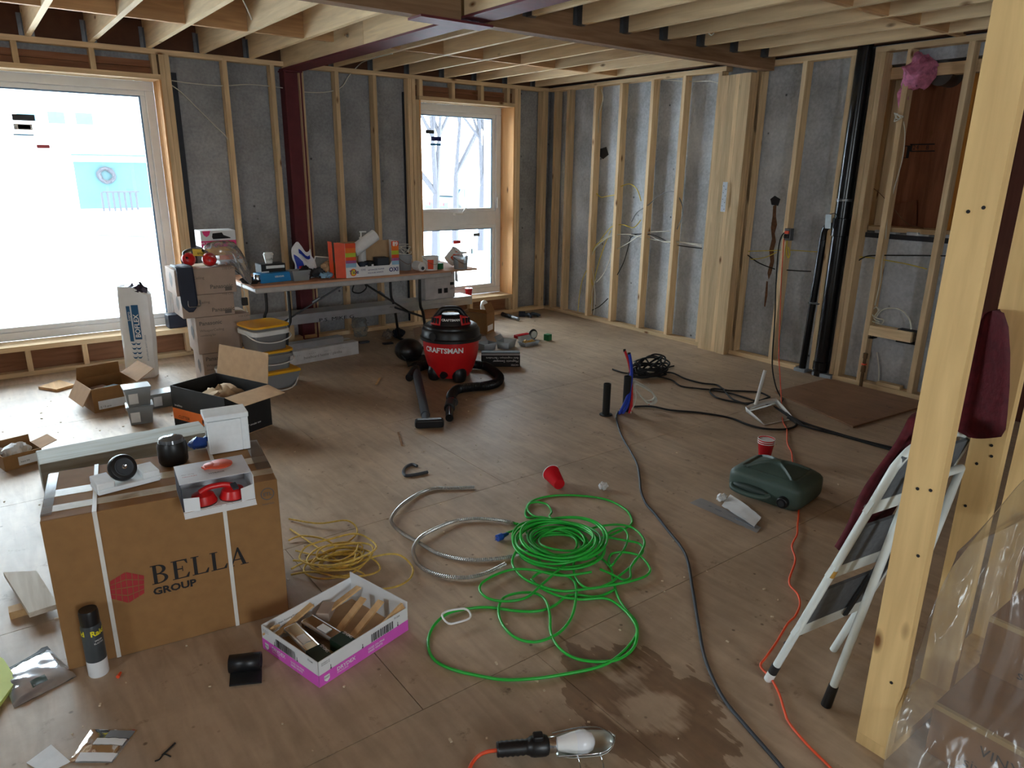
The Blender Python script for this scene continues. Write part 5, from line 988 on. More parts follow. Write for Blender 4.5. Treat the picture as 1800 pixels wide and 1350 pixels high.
for px, m, lab in ((833,'blue','blue marker standing upright at the table end'),(824,'cyan','light blue marker standing upright by the clear pail')):
    c = tb(px-6, 470); tag(MB().cyl(c+V((0,.2,0)), c+V((.0,.2,.13)), .006, n=10).cyl(c+V((0,.2,.13)), c+V((0,.2,.15)), .008, n=10).build('marker', m, smooth=40), lab, 'marker')
# ================================================================ under the table: long planks on blocks, cartons on the floor
PY = -.52; x0, x1 = B(440, 575, PY).x, B(830, 530, PY).x; zp = B(520, 571, PY).z; print('plank z', zp)
t = thing('scaffold_plank','long aluminium plank raised on blocks under the table','plank',(x0,PY,zp))
MB().box(0,0,0,x1-x0,.012,.09).build('side_rail','alu',t,bevel=.003); MB().box(0,.22,0,x1-x0,.232,.09).build('side_rail','alu',t,bevel=.003); MB().box(0,.012,.072,x1-x0,.22,.088).build('deck','alu',t)
MB().box(0,-.006,.045,x1-x0,0,.052).build('ridge','alu',t); text('P.S. MIKE G.', .045, (.62,-.0,.003), (1,0,0),(0,0,1),'ink',t,off=.008,xs=1.6); text('ALU 6013', .022, (1.35,0,.06), (1,0,0),(0,0,1),'greyink',t,off=.002)
for x in (x0+.3, x1-.3): tag(MB().box(x,PY+.02,0,x+.09,PY+.21,zp-.001).build('support_block','stud'), 'wooden block under the plank near the %s table legs' % ('left' if x < -2.5 else 'right'), 'block')
zt2 = zp+.0895; q0, q1 = B(748,530,PY+.02), B(800,527,PY+.02); w = q1.x-q0.x; hL = hz((q0.x,PY+.02),474)-zt2
t = carton('lamp_carton','white and grey lamp carton standing on the plank end','box',(q0.x,PY+.02,zt2),0,w,.2,min(hL,.36),simple('pale_carton',(200,196,196),.7),seam=False); hL = min(hL,.36)
for i in range(6): text('---------------', .018, (w*.30,0,hL*(.9-.07*i)), (1,0,0),(0,0,1),'greyink',t,'small_print')
for x in (.42,.62): b = MB(); patch(b,(w*x,0,hL*.18),(1,0,0),(0,0,1),w*.13,hL*.16); b.build('pictogram','ink',t)
b = MB(); patch(b,(w*.83,0,hL*.42),(1,0,0),(0,0,1),w*.13,hL*.1); b.build('pictogram','ink',t); b = MB(); poly(b,[(.014*math.cos(i*.6283),.014*math.sin(i*.6283)) for i in range(10)],(w*.88,0,hL*.82),(1,0,0),(0,0,1)); b.build('badge','redink',t); text('LED', .03,(w*.82,0,hL*.28),(1,0,0),(0,0,1),'ink',t); MB().slab((w,0,hL*.55),(w+.03,-.02,hL*.5),(w+.01,-.02,hL*1.02),(w,0,hL),.003).build('flap','whitecard',t)
a, b2 = F(470,651), F(631,622); rzl = fromto(a,b2); w = (b2-a).length; t = carton('long_carton','long white carton lying on the floor under the table','box',a,rzl,w,.2,.12,simple('pale_carton2',(206,204,204),.7)); text('baseboard heater / plinthe',.035,(w*.38,0,.04),(1,0,0),(0,0,1),'greyink',t)
for i in range(5): text('- - - -',.03,(w*(.1+.17*i),0,.075),(1,0,0),(0,0,1),'greyink',t,'small_print')
tag(MB().box(0,0,0,w*.86,.10,.05).xf(Matrix.Translation(a+V((0,.06,.1215)))@Matrix.Rotation(rzl,4,'Z')).build('metal_channel','alu'),'aluminium channel lying on top of the long white carton','channel')
c = F(632,593); crumple('white_bag','crumpled white plastic bag on the floor under the table','bag',c+V((0,-.02,0)),(.075,.06,.1),'milk',.35,25)
c = F(700,594); crumple('wrapped_tool','dark tool wrapped in clear film under the right of table','tool',c,(.07,.05,.045),'navy',.3,27); crumple('clear_wrap','clear film bunched left of the dark wrapped tool','film',c+V((-.11,0,0)),(.05,.05,.04),'bagfilm',.5,28)
for px,py,lab in ((640,603,'dark oval offcut beside the white bag'),(682,605,'small black offcut in front of the wrapped tool')):
    c = F(px,py); tag(MB().box(c.x-.05,c.y-.02,0.001,c.x+.05,c.y+.02,.018).wob(.008,20).build('dark_offcut','dgrey'),lab,'scrap')
# helmet in bag beside the vacuum
c = F(725,640); t = thing('black_helmet','black shiny helmet lying left behind the vacuum','helmet',c+V((.03,.12,0)),.3)
b = MB().ell((0,0,.10),(.13,.12,.10),28,18); b.v=[V((v.x*(1.05 if v.y<0 else .95),v.y,max(.002,v.z))) for v in b.v]; b.build('shell','black',t,smooth=50); MB().slab((-.17,-.15,.004),(.08,-.19,.004),(.1,-.09,.05),(-.12,-.08,.05),.004).build('visor','abs',t,bevel=.002); MB().tube(catmull([(-.10,-.1,.02),(-.12,-.03,.09),(-.05,-.02,.16),(.06,-.03,.17),(.11,-.06,.08)],5),.008,6).build('headband','blackm',t,smooth=60)
# ================================================================ wet-dry vacuum
vb = F(800,668); VC = V((-2.585,-1.95,0)); t = thing('shop_vacuum','red and black CRAFTSMAN wet-dry vacuum on the floor','vacuum',VC, fromto(VC,V((CAM.x,CAM.y,0)))+math.pi/2)
zr = hz(VC+V((-.14,-.18,0)),603); ztop = hz(VC,541); R1 = 52*mpx(VC+V((0,0,.3))); print('vac', zr, ztop, R1)
RP = [(.03,.62),(.06,.70),(.12,.80),(.19,.885),(.26,.935),(.6,.97)]
def rad(z_):
    for (a_,c_),(b_,d_) in zip(RP,RP[1:]):
        if z_ <= b_: return R1*(c_+(d_-c_)*max(0,z_-a_)/(b_-a_))
    return R1*.95
MB().lathe([(R1*.55,.03)]+[(rad(.03+(zr-.03)*k_/10),.03+(zr-.03)*k_/10) for k_ in range(11)]+[(R1*.9,zr)],48).build('drum','vac_red',t,smooth=40)
MB().lathe([(R1*.96,zr-.012),(R1*1.03,zr-.008),(R1*1.03,zr+.012),(R1*.985,zr+.02),(R1*.965,zr+.07),(R1*.92,zr+.085),(R1*.90,zr+.087),(R1*.89,zr+.10),(R1*.80,zr+.112),(R1*.62,zr+.115)],48).build('lid','black',t,smooth=35)
zh = zr+.114; hh_ = ztop-zh
MB().lathe([(R1*.68,zh),(R1*.62,zh+hh_*.30),(R1*.48,zh+hh_*.52),(R1*.28,zh+hh_*.60),(0,zh+hh_*.62)],40,sx=1,sy=.92).build('motor_head','black',t,smooth=40)
hd_ = t.children[-1]
b = MB().tube(catmull([(-R1*.52,0,zh+hh_*.30),(-R1*.36,0,zh+hh_*.72),(-R1*.24,0,zh+hh_*.92),(0,0,zh+hh_*.96),(R1*.24,0,zh+hh_*.92),(R1*.36,0,zh+hh_*.72),(R1*.52,0,zh+hh_*.30)],6),.022,10); b.build('handle','black',t,smooth=60)
for s in (-1,1):
    b = MB()
    def red(u,v,s=s):
        an = s*(.50+.62*u)-.0; z_ = zh+hh_*(.04+.66*v*(1-.35*u)); rr = R1*(.71-.05*min(1,v/.55)-.10*max(0,v-.5))+.004; return (rr*math.sin(an), -rr*math.cos(an)*.92, z_)
    b.grid(red,10,8).build('red_panel','red',t,smooth=50,solid=.008)
    for k in range(3):
        an = s*(.62+.18*k); b = MB().obox((R1*.72*math.sin(an),-R1*.72*math.cos(an)*.92,zh+hh_*.34),(.012,.012,hh_*.34),(0,0,an)); b.build('vent_slot','blackm',t)
wrap('CRAFTSMAN',.026,R1*.69,.0,zh+hh_*.36,'whiteink',t,bold=.03)
wrap('CRAFTSMAN',.056,lambda z_: rad(z_)+.0015,-.32,zr-.075,'whiteink',t,bold=.04) if False else None
o = text('CRAFTSMAN',.056,(0,0,0),(1,0,0),(0,0,1),'whiteink',t,'lettering','CENTER',bold=.035,off=0)
for v in o.data.vertices:
    an = -.30+v.co.x/(R1*.9); z_ = zr-.085+v.co.z; rr = rad(z_)+.0018; v.co = (rr*math.sin(an),-rr*math.cos(an),z_)
an = -.62; MB().cyl((R1*.96*math.sin(an),-R1*.96*math.cos(an),zr+.045),(R1*1.03*math.sin(an),-R1*1.03*math.cos(an),zr+.045),.032,n=20).build('hose_port','blackm',t,smooth=40)
an = -.35; rr = rad(.06); MB().cyl((rr*math.sin(an),-rr*math.cos(an),.07),((rr+.03)*math.sin(an),-(rr+.03)*math.cos(an),.065),.032,.026,n=18).build('drain_cap','black',t,smooth=40)
for an in (.42,-2.0,2.4,-1.15):
    b = MB().ell((0,0,0),(.062,.05,.085),16,10); b.v=[V((v.x,v.y,max(-.06,v.z))) for v in b.v]; b.xf(Matrix.Translation(((.155)*math.sin(an),-(.155)*math.cos(an),.062))@Matrix.Rotation(an,4,'Z')); b.build('caster_foot','black',t,smooth=50)
# hose, wand and nozzle
hp2 = [F(a,c,.035) for a,c in zz([(660,1000),(640,950),(690,890),(800,870),(930,860),(1030,830),(1050,780),(990,725),(930,690)],660,500,4.82)]
VCw = VC; back = [VCw+V((.30,.10,.04)),VCw+V((.16,.32,.04)),VCw+V((-.12,.30,.04)),VCw+V((-.30,.12,.04))]
t = thing('vacuum_hose','black vacuum hose with wand lying around the red vacuum','hose',V((-2.9,-2.4,0))); L = t.location
path = catmull(hp2+back,10)
acc = [0]
for i in range(1,len(path)): acc.append(acc[-1]+(path[i]-path[i-1]).length)
n_ = int(acc[-1]/.006); fine = []; j = 0
for i in range(n_):
    s_ = acc[-1]*i/n_
    while acc[j+1] < s_: j += 1
    fine.append(path[j].lerp(path[j+1],(s_-acc[j])/max(1e-6,acc[j+1]-acc[j]))-L)
MB().tube(fine,lambda i: .037 if i % 2 else .033,14).build('corrugated_hose','black',t,smooth=30)
e0, e1, e2 = F(796,694,.035)-L, F(790,718,.035)-L, F(790,735,.032)-L
MB().cyl(fine[0],e0.lerp(e1,.55),.036,n=20).build('red_tape','red',t,smooth=40); MB().cyl(e0.lerp(e1,.55),e1,.038,n=20).build('cuff','black',t,smooth=40); MB().cyl(e1,e2,.029,.027,n=20).build('adapter','abs',t,smooth=40)
wa, wb_ = F(732,655,.05)-L, F(748,730,.035)-L
MB().cyl(wa,wb_,.034,.031,n=18).build('wand','dgrey',t,smooth=40); MB().tube(catmull([wa,wa+V((.03,.06,.02)),fine[-1]+V((-.06,-.06,.0)),fine[-1]],5),.031,14).build('elbow','black',t,smooth=60)
n0, n1 = F(729,747,.03)-L, F(781,745,.03)-L; dn = (n1-n0).normalized(); mid=(n0+n1)/2
MB().cyl(wb_,mid+V((-.01,.03,.0)),.026,.03,n=16).build('nozzle_neck','dgrey',t,smooth=40); ln=(n1-n0).length; an=math.atan2(dn.y,dn.x)
b=MB().box(-ln/2,-.01,-.028,ln/2,.06,.03); b.xf(Matrix.Translation(mid)@Matrix.Rotation(an,4,'Z')); b.build('floor_nozzle','black',t,bevel=.018)
b=MB().box(-ln/2+.016,-.0105,-.018,ln/2-.016,-.0095,.02); b.xf(Matrix.Translation(mid)@Matrix.Rotation(an,4,'Z')); b.build('nozzle_mouth','ink',t)
# ================================================================ right of the vacuum
A0=F(866,588); A1=F(884,580); t=openbox('brown_carton','open brown carton with hanging flap near the narrow window','box',(A0.x-.06,A0.y+.02,0),.55,.20,.30,.22,'kraft',{'l':(75,.18),'f':(-25,.1)},m_in='kraft_in'); b=MB(); patch(b,(.02,0,.03),(1,0,0),(0,0,1),.14,.06); b.build('label','paper',t)
tag(MB().box(0,0,0,.22,.14,.07).xf(Matrix.Translation(F(838,552)+V((.05,.35,0)))).build('flat_parcel','tan',bevel=.01),'flat light-brown parcel behind the open brown carton','parcel')
q=B(824,533,-.05); t=thing('red_drink_cup','red paper cup with white straw standing by the window sill','cup',V((B(824,545,-.12).x,-.12,0))); zc0=VS+.0; t.location=V((B(824,541,.05).x,.05,VS-.0015))
MB().lathe([(.03,0),(.042,.11),(.044,.11),(.044,.116),(.03,.116)],20).build('cup','cupred',t,smooth=40); MB().cyl((0,0,.1),(.03,.0,.19),.005,n=8).build('straw','white',t)
q=B(812,528,.08); tag(MB().ell(V((q.x,.08,VS+.028)),(.06,.04,.03),18,10).wob(.012,18).build('clear_dome','tub',smooth=50),'clear plastic dome lid on the narrow window sill','lid')
t=thing('globe_bulb','small white globe bulb behind the brown carton','bulb',V((B(851,538,-.3).x,-.3,0))); zl=hz(t.location,527); MB().lathe([(.02,0),(.022,zl*.4),(.04,zl*.6),(.045,zl*.75),(.035,zl*.92),(0,zl)],20).build('globe','white',t,smooth=50)
# glove and drill
c=F(932,557); t=thing('work_glove','grey work glove lying flat near the room corner','glove',c+V((.0,.03,0)),-.45)
MB().ell((0,0,.022),(.055,.045,.02),18,10).build('palm','glove',t,smooth=50)
for k,(x,y,l_,a_) in enumerate(((.045,-.03,.07,-.35),(.052,-.008,.085,-.1),(.05,.014,.08,.12),(.042,.034,.065,.35),(-.015,-.045,.06,-1.2))):
    MB().tube(catmull([(x*.6,y*.6,.022),(x,y,.03),(x+l_*.5*math.cos(a_),y+l_*.5*math.sin(a_),.028),(x+l_*math.cos(a_),y+l_*math.sin(a_),.012)],4),.0125,8).build('finger','glove',t,smooth=60)
MB().lathe([(.036,0),(.042,.075),(.036,.075)],16,sx=1,sy=.5).xf(Matrix.Translation((-.04,.01,.024))@Matrix.Rotation(-math.pi/2,4,'Y')).build('cuff','navy',t,smooth=40)
a,b2=F(886,553,.025),F(912,561,.025); t=thing('flashlight','dark cylindrical flashlight beside the grey glove','flashlight',V((a.x,a.y,0)),fromto(a,b2)); ln=(b2-a).length; MB().cyl((0,0,.026),(ln*.55,0,.026),.022,n=16).build('barrel','blackm',t,smooth=40); MB().cyl((ln*.55,0,.026),(ln,0,.026),.018,n=16).build('sleeve','grey',t,smooth=40); MB().cyl((-.03,0,.026),(0,0,.026),.026,.022,n=16).build('head','black',t,smooth=40)
# printed black magnetic sweeper box, upside-down text
a,b2=F(846,645),F(914,645); rzm=fromto(a,b2); w=(b2-a).length; hm=hz(b2,620); t=carton('sweeper_box','long black box with upside-down white print beside the vacuum','box',a,rzm,w,.08,hm,'blackm',seam=False)
for s_,z_,sz in (('Magnetic Sweeper',.30,.030),('Balai magnétique / Barredora',.55,.024),('HORK',.06,.024)):
    o=text(s_,sz,(w*.96,0,hm*z_+sz*.75),(-1,0,0),(0,0,-1),'whiteink',t,off=.0016)
for z_ in (.82,.9): b=MB(); patch(b,(0,0,hm*z_),(1,0,0),(0,0,1),w,hm*.035); b.build('print_line','whiteink',t)
# clear clamshells, red tray, green cube
def clam(lab,px,py,w_,d_,h_,rz_,m='tub'):
    c=F(px,py); t=tubth('clamshell',lab,'packaging',V((c.x,c.y+d_/2,0)),w_,d_,h_,.88,m,rz_,None,'clear plastic packages right of the vacuum'); MB().slab((-w_*.45,d_*.5,h_),(w_*.45,d_*.5,h_),(w_*.42,d_*.75,h_+.04),(-w_*.42,d_*.75,h_+.04),.0015).build('lid',m,t); MB().box(-w_*.3,-d_*.25,.004,w_*.2,d_*.25,h_*.4).build('insert','paper',t); return t
clam('clear plastic package nearest the vacuum drum',861,617,.15,.12,.07,.1); clam('clear plastic package with white insert left of the red tray',897,613,.17,.13,.07,.5)
c=F(921,594); tag(MB().box(-.09,-.03,.001,.09,.03,.035).xf(Matrix.Translation(c+V((.0,.03,0)))@Matrix.Rotation(.05,4,'Z')).build('red_tray','cupred',bevel=.006),'small red plastic case behind the clear tray','case')
t=clam('clear tray of yellow and white parts in front of red case',935,608,.19,.10,.04,.1); crumple('yellow_parts','heap of yellow and white plugs in the clear tray','plugs',V((t.location.x+.0,t.location.y,.006)),(.07,.035,.018),simple('ochre_plugs',(200,150,60),.5,var=.4,sc=60),.4,33)
c=F(946,598); t=thing('tape_ring','black tape roll standing behind the clear tray','tape',c+V((-.02,.06,0))); MB().tube([(.045*math.cos(i*.2618),0,.052+.045*math.sin(i*.2618)) for i in range(24)],.010,8,closed=True).build('ring','black',t,smooth=60); MB().lathe([(.036,-.018),(.036,.018)],24,(0,0,0)).xf(Matrix.Translation((0,0,.052))@Matrix.Rotation(math.pi/2,4,'X')).build('core','paper',t)
c=F(966,599); tag(MB().obox(c+V((0,.03,.032)),(.06,.06,.062),(0,0,.2)).build('green_cube','greenbox',bevel=.004),'small green cube box right of the clear tray','box')
# bits on the floor
tag(MB().bar(F(661,676,.003),F(668,664,.003),.018,.003).build('wood_chip','shim'),'short pale wood chip left of the vacuum wand','chip')
tag(MB().bar(F(700,760,.004),F(707,783,.004),.012,.005).build('dark_splinter','lvl'),'brown splinter on the floor before the vacuum nozzle','splinter')
# ================================================================ cords and hoses on the floor
OZ = lambda pts: zz(pts, 660, 800, 3.2135)
random.seed(21)
t = thing('extension_cord', 'bright green extension cord in a big loose coil on the floor', 'cord', V((-3.63, -4.55, 0))); L = t.location
S = [[(1290,470),(1380,430),(1440,395),(1447,360),(1410,305),(1300,250),(1130,227),(980,232),(880,262),(850,310),(858,352),(940,350),(1050,380),(1150,420)],
 [(1050,385),(985,350),(995,320),(970,280),(915,265),(870,275),(860,310),(900,345),(990,365),(1120,410)],
 [(1200,420),(1280,400),(1380,393),(1460,415),(1515,475),(1510,530),(1450,620),(1380,680),(1330,720),(1250,750),(1180,745),(1130,690),(1120,620),(1140,560),(1250,490),(1330,430),(1390,412),(1425,450),(1410,520),(1360,590),(1330,625),(1318,590),(1340,555),(1420,550),(1500,575),(1550,640),(1530,680),(1450,710),(1330,735),(1200,755),(1050,768),(920,735),(830,690),(775,620),(785,560),(830,500)],
 [(1220,660),(1050,680),(900,650),(780,645),(680,675),(605,720),(590,765),(640,810),(740,825),(850,805),(930,740),(1010,670),(1090,600)],
 [(1350,760),(1250,800),(1100,790),(1010,850),(920,880),(800,880),(640,860),(540,865),(420,890),(340,950),(300,1030),(305,1110),(350,1170),(450,1215),(580,1245),(720,1268),(900,1262),(1080,1235),(1230,1205),(1330,1165),(1420,1090),(1475,1010),(1470,940),(1420,880),(1370,800),(1340,700),(1330,640),(1270,580),(1200,560)],
 [(890,690),(940,660),(1040,670),(1110,700),(1135,760),(1120,880),(1080,960),(1010,1020),(900,1055),(790,1030),(720,960),(695,880),(720,810),(800,780),(900,780),(960,820),(985,900),(990,1000),(1030,1080),(1110,1140),(1220,1165),(1350,1160),(1440,1110),(1475,1040),(1470,960),(1400,870),(1300,810),(1150,815),(1020,790),(920,740),(880,700)],
 [(1270,645),(1330,670),(1400,705),(1440,690),(1440,640),(1470,590),(1510,545),(1490,500),(1400,480),(1290,460)],
 [(740,440),(800,420),(860,405),(930,430),(900,480)], [(765,380),(820,395),(860,450),(890,540),(930,600)]]
b = MB()
for i, s_ in enumerate(S):
    pts = [F(a, c, .0065+.004*(i % 4)+.002*math.sin(j*1.7)) for j, (a, c) in enumerate(OZ(s_))]; b.tube([q-L for q in catmull(pts, 7)], .0055, 8)
cc = F(*OZ([(1035, 520)])[0]); 
for i in range(15):
    r0 = random.uniform(.10, .225); ph = random.uniform(0, 6.28); ex = random.uniform(.9, 1.1); ox, oy = random.uniform(-.018, .018), random.uniform(-.018, .018); zb_ = .012+.048*i/15*(1 if r0 > .15 else .5)
    b.tube([cc-L+V((ox+r0*ex*math.cos(a_), oy+r0/ex*math.sin(a_), zb_+.008*math.sin(2*a_+ph))) for a_ in [2*math.pi*k/48 for k in range(48)]], .0055, 8, closed=True)
b.build('cable', 'green', t, smooth=60)
a, b2 = F(874, 946, .018), F(893, 938, .018); pl = thing  # noqa
dr = (b2-a).normalized(); MB().cyl(a-L, (a+dr*.028)-L, .016, .017, n=12).cyl(a+dr*.028-L, b2-L, .013, .007, n=12).build('plug', 'blue', t, smooth=40)
for k in (-.006, .006): MB().bar(a-L+V((0,0,k)), a-dr*.016-L+V((0,0,k)), .006, .0015).build('prong', 'chrome', t)
# white plastic loop on the cord
rp = [F(a, c, .02) for a, c in ((777,1082),(787,1074),(815,1070),(826,1077),(825,1087),(805,1094),(788,1096))]
tag(MB().tube(catmull(rp, 3, True), .004, 6, closed=True).build('plastic_loop', 'white', smooth=50), 'white plastic strap loop lying over the green cord', 'loop')
# steel flexible conduit
def finepath(pts, step):
    path = catmull(pts, 10); acc = [0]
    for i in range(1, len(path)): acc.append(acc[-1]+(path[i]-path[i-1]).length)
    n_ = int(acc[-1]/step); out = []; j = 0
    for i in range(n_):
        s_ = acc[-1]*i/n_
        while acc[j+1] < s_: j += 1
        out.append(path[j].lerp(path[j+1], (s_-acc[j])/max(1e-6, acc[j+1]-acc[j])))
    return out
t = thing('metal_conduit', 'grey corrugated metal conduit curled left of the green cord', 'conduit', V((-4.0, -4.25, 0))); L = t.location
for s_, m_ in (([(560,180),(430,185),(330,187),(240,220),(150,280),(95,345),(95,385),(150,440),(240,490),(340,550),(440,580),(560,592),(680,585),(780,568),(860,535)], .010), ([(780,382),(680,365),(560,358),(450,372),(340,415),(260,460),(220,510),(215,560),(245,620),(320,665),(420,688),(540,688),(640,660),(740,610)], .013)):
    MB().tube([q-L for q in finepath([F(a, c, m_+.006*(1 if 3 < i < 7 else 0)) for i, (a, c) in enumerate(OZ(s_))], .0045)], lambda i: .0092 if i % 2 else .0066, 8).build('armoured_length', 'flex', t, smooth=30)
MB().tube([q-L for q in catmull([F(a, c, .01) for a, c in OZ([(765,380),(775,381),(800,390)])], 4)], .006, 6).build('wire_end', 'green', t)
# black strap loop, fallen cup, paper wad
pts = [F(a, c, .008) for a, c in zz([(235,62),(205,52),(170,70),(158,95),(170,115),(210,112),(250,105),(295,95)], 660, 800, 3.2135)]
tag(MB().tube(catmull(pts, 5), .009, 6).build('strap_piece', 'dgrey', smooth=50), 'dark bent strap piece on the floor left of the fallen cup', 'strap')
def redcup(name, label, p, R, n=1, fallen=None):
    t = thing(name, label, 'cup', p)
    for k in range(n):
        z0 = .012*k; q = MB().lathe([(.030,.0),(.031,.002),(.046,.112),(.048,.114),(.048,.119),(.0455,.118),(.0295,.004),(0,.004)], 28, (0,0,z0)); q.f = q.f[:]
        pr_ = q.build('cup_wall', 'cupred', t, smooth=40)
        MB().tube([(.0475*math.cos(i*.2244), .0475*math.sin(i*.2244), .117+z0) for i in range(28)], .0022, 6, closed=True).build('rim', 'whiteink', t, smooth=60)
        MB().lathe([(.0450,.112),(.0292,.0055),(0,.0052)], 28, (0,0,z0)).build('lining', 'white', t, smooth=60)
    if fallen: t.rotation_euler = fallen
    return t
c = F(1348, 812); redcup('red_cup', 'stack of red disposable cups standing behind the jerry can', V((c.x, c.y+.02, 0)), .048, 3)
a, b2 = F(983, 862), F(958, 836); dr = (b2-a).normalized(); redcup('red_cup', 'single red disposable cup lying on its side on the floor', V((a.x, a.y, .034)), .048, 1, (0, math.radians(81), math.atan2(dr.y, dr.x)))
c = F(1060, 861); crumple('paper_wad', 'small crumpled paper wad right of the fallen cup', 'paper', c, (.028, .022, .016), 'paper', .5, 41)
# yellow rope heap
random.seed(9); t = thing('yellow_rope', 'tangled yellow rope heaped against the right of the carton', 'rope', V((-4.52, -4.08, 0))); L = t.location; b = MB()
for k in range(9):
    cx_, cy_ = -4.50+random.uniform(-.06,.06), -4.12+random.uniform(-.04,.04); r0 = random.uniform(.07,.15); ph = random.uniform(0,6.3)
    b.tube(catmull([V((cx_+r0*1.1*math.cos(a_+ph)*random.uniform(.85,1.15), cy_+r0*.8*math.sin(a_+ph)*random.uniform(.85,1.15), .008+.045*k/9+random.uniform(0,.014)))-L for a_ in [i*.7 for i in range(9)]], 5, True), .0042, 6, closed=True)
for s_ in ([(508,912),(560,920),(610,915),(628,935),(600,960),(560,975),(520,968)], [(512,1000),(545,985),(600,975),(650,980),(668,1000),(640,1012),(590,1012)], [(600,1000),(660,978),(700,975),(724,995),(722,1015),(700,1030),(665,1037),(640,1045)], [(510,930),(540,950),(600,990),(640,1010),(600,1015),(550,1005),(512,1010)], [(507,950),(530,942),(570,948),(590,965),(560,985),(515,985)]):
    b.tube([q-L for q in catmull([F(a, c, .008+.01*(j % 3)) for j, (a, c) in enumerate(s_)], 6)], .0042, 6)
b.build('strand', 'rope', t, smooth=60)
# ================================================================ pipe stubs, tubing, wires in the middle of the floor
def stub(label, px, py, topy, r=.026):
    c = F(px, py); h = hz(c, topy); t = thing('pipe_stub', label, 'pipe', c+V((0,.012,0)), 0, 'black pipe stubs rising from the floor'); MB().lathe([(r*1.75,.001),(r*1.75,.006),(r,.008),(r,h),(r*.84,h),(r*.84,.05),(0,.05)], 22).build('pipe', 'blackm', t, smooth=40); return t
stub('left free-standing black pipe stub rising from the floor', 1067, 730, 675); s2 = stub('right black pipe stub hidden by blue and red tubing', 1102, 722, 662)
t = thing('pex_bundle', 'blue and red plastic tubes standing up beside the pipe stub', 'tubing', F(1095, 728)); L = t.location; d0 = dep(F(1095, 726))
def st_(pts, m, r, d=0, nm='tube'): MB().tube(catmull([D(x, y, d0+d+.0008*(728-y))-L for x, y in pts], 6), r, 10).build(nm, m, t, smooth=60)
U = lambda p: zz(p, 1020, 590, 4.5)
st_(U([(305,625),(340,560),(375,480),(400,380),(405,270),(395,180),(386,140)]), 'bluepex', .0115, -.02); st_(U([(330,620),(365,570),(385,500),(395,400),(400,300)]), 'bluepex', .0115, -.012); st_(U([(400,600),(408,500),(405,400),(400,300),(380,200),(352,120)]), 'redpex', .0095, .0); st_(U([(385,620),(400,560),(410,460)]), 'redpex', .0095, .004)
st_(U([(387,152),(386,135)]), 'ink', .0118, -.02, 'tip'); st_(U([(352,128),(349,108)]), 'ink', .0098, 0, 'tip')
t = thing('white_wire_coil', 'off-white wire coil tied beside the red tube', 'wire', F(1135, 706)); L = t.location; random.seed(2)
for k in range(11):
    off_ = random.uniform(-9, 9); b = MB().tube(catmull([D(x+off_*.3, y+off_*.4, d0+.05+.02*math.sin(k)) - L for x, y in U([(425,420),(430,370),(480,390),(560,440),(595,490),(580,520),(530,525),(480,480),(440,430)])], 5, True), .005, 6, closed=True); b.build('turn', 'whitewire', t, smooth=60)
MB().tube(catmull([D(x, y, d0) - L for x, y in U([(398,630),(405,590),(430,540),(440,480),(430,430)])], 5), .0045, 6).build('wire_end', 'whitewire', t, smooth=60); MB().tube(catmull([D(x, y, d0+.04) - L for x, y in U([(560,520),(550,540),(540,545)])], 3), .004, 6).build('red_tie', 'redpex', t)
def floorcord(name, label, strands, m, r, z=.006):
    P0 = F(*strands[0][0]); t = thing(name, label, 'cable', V((P0.x, P0.y, 0)))
    for s_ in strands: MB().tube([q-t.location for q in catmull([F(a, c, z+.003*math.sin(j*1.3)) for j, (a, c) in enumerate(s_)], 7)], r, 8).build('cable_run', m, t, smooth=60)
    return t
floorcord('grey_cable', 'thin grey-black cable snaking from the pipe stubs to the foreground', [U([(300,600),(285,640),(295,700),(330,800),(400,920),(450,1020),(470,1130),(480,1230),(520,1330)])+[(1150,902),(1172,930),(1205,975),(1218,1040),(1228,1100),(1240,1160),(1270,1225),(1310,1275),(1345,1315),(1375,1350),(1410,1395)]], 'dgrey', .0062, .007)
floorcord('black_cable', 'black cable running from pipe stubs around the dustpan', [U([(415,562),(560,560),(720,590),(950,610),(1180,650),(1330,705),(1450,735),(1600,742),(1690,722),(1705,690),(1640,650)])], 'blackm', .0075, .008)
floorcord('black_cable', 'long black cable running right past the dustpan to the post', [U([(1500,545),(1600,600),(1700,660),(1800,700)])+[(1440,752),(1500,770),(1560,785),(1620,800)], U([(1520,560),(1620,620),(1720,680)])+[(1425,752),(1480,766),(1540,783),(1620,806)]], 'blackm', .0075, .009)
# black cable heap
random.seed(14); t = thing('black_cable_heap', 'tangled heap of black flat cable right of the pipe stubs', 'cable', F(1150, 664)+V((.02,.08,0))); L = t.location; b = MB(); c = t.location
for k in range(14):
    r0 = random.uniform(.09,.2); ph = random.uniform(0,6.3); ax_ = random.uniform(-.9,.9); hh_ = random.uniform(.03,.16)
    b.tube(catmull([V((random.uniform(-.05,.05)+r0*math.cos(a_+ph)*1.1, r0*.7*math.sin(a_+ph), max(.008, .02+hh_*(.5+.5*math.sin(a_*1+ax_*2))*random.uniform(.5,1.1)))) for a_ in [i*.785 for i in range(8)]], 6, True), .0075, 6, closed=True)
b.build('tangle', 'blackm', t, smooth=60)
for s_ in ([(255,265),(350,295),(450,300)], [(640,290),(730,295),(830,340),(960,375),(1080,390),(1150,430),(1300,440),(1420,450),(1500,485)], [(600,320),(720,350),(800,400),(950,420),(1040,430),(1200,460),(1380,515),(1500,550)], [(1140,430),(1050,420),(1025,445),(1080,490),(1200,520),(1320,535),(1400,520),(1500,485)], [(1130,420),(1160,460),(1220,510),(1380,560)], [(740,240),(700,250),(640,280)]):
    MB().tube([q-L for q in catmull([F(a, c_, .008+.003*(j % 2)) for j, (a, c_) in enumerate(U(s_))], 7)], .0068, 8).build('cable_run', 'blackm', t, smooth=60)
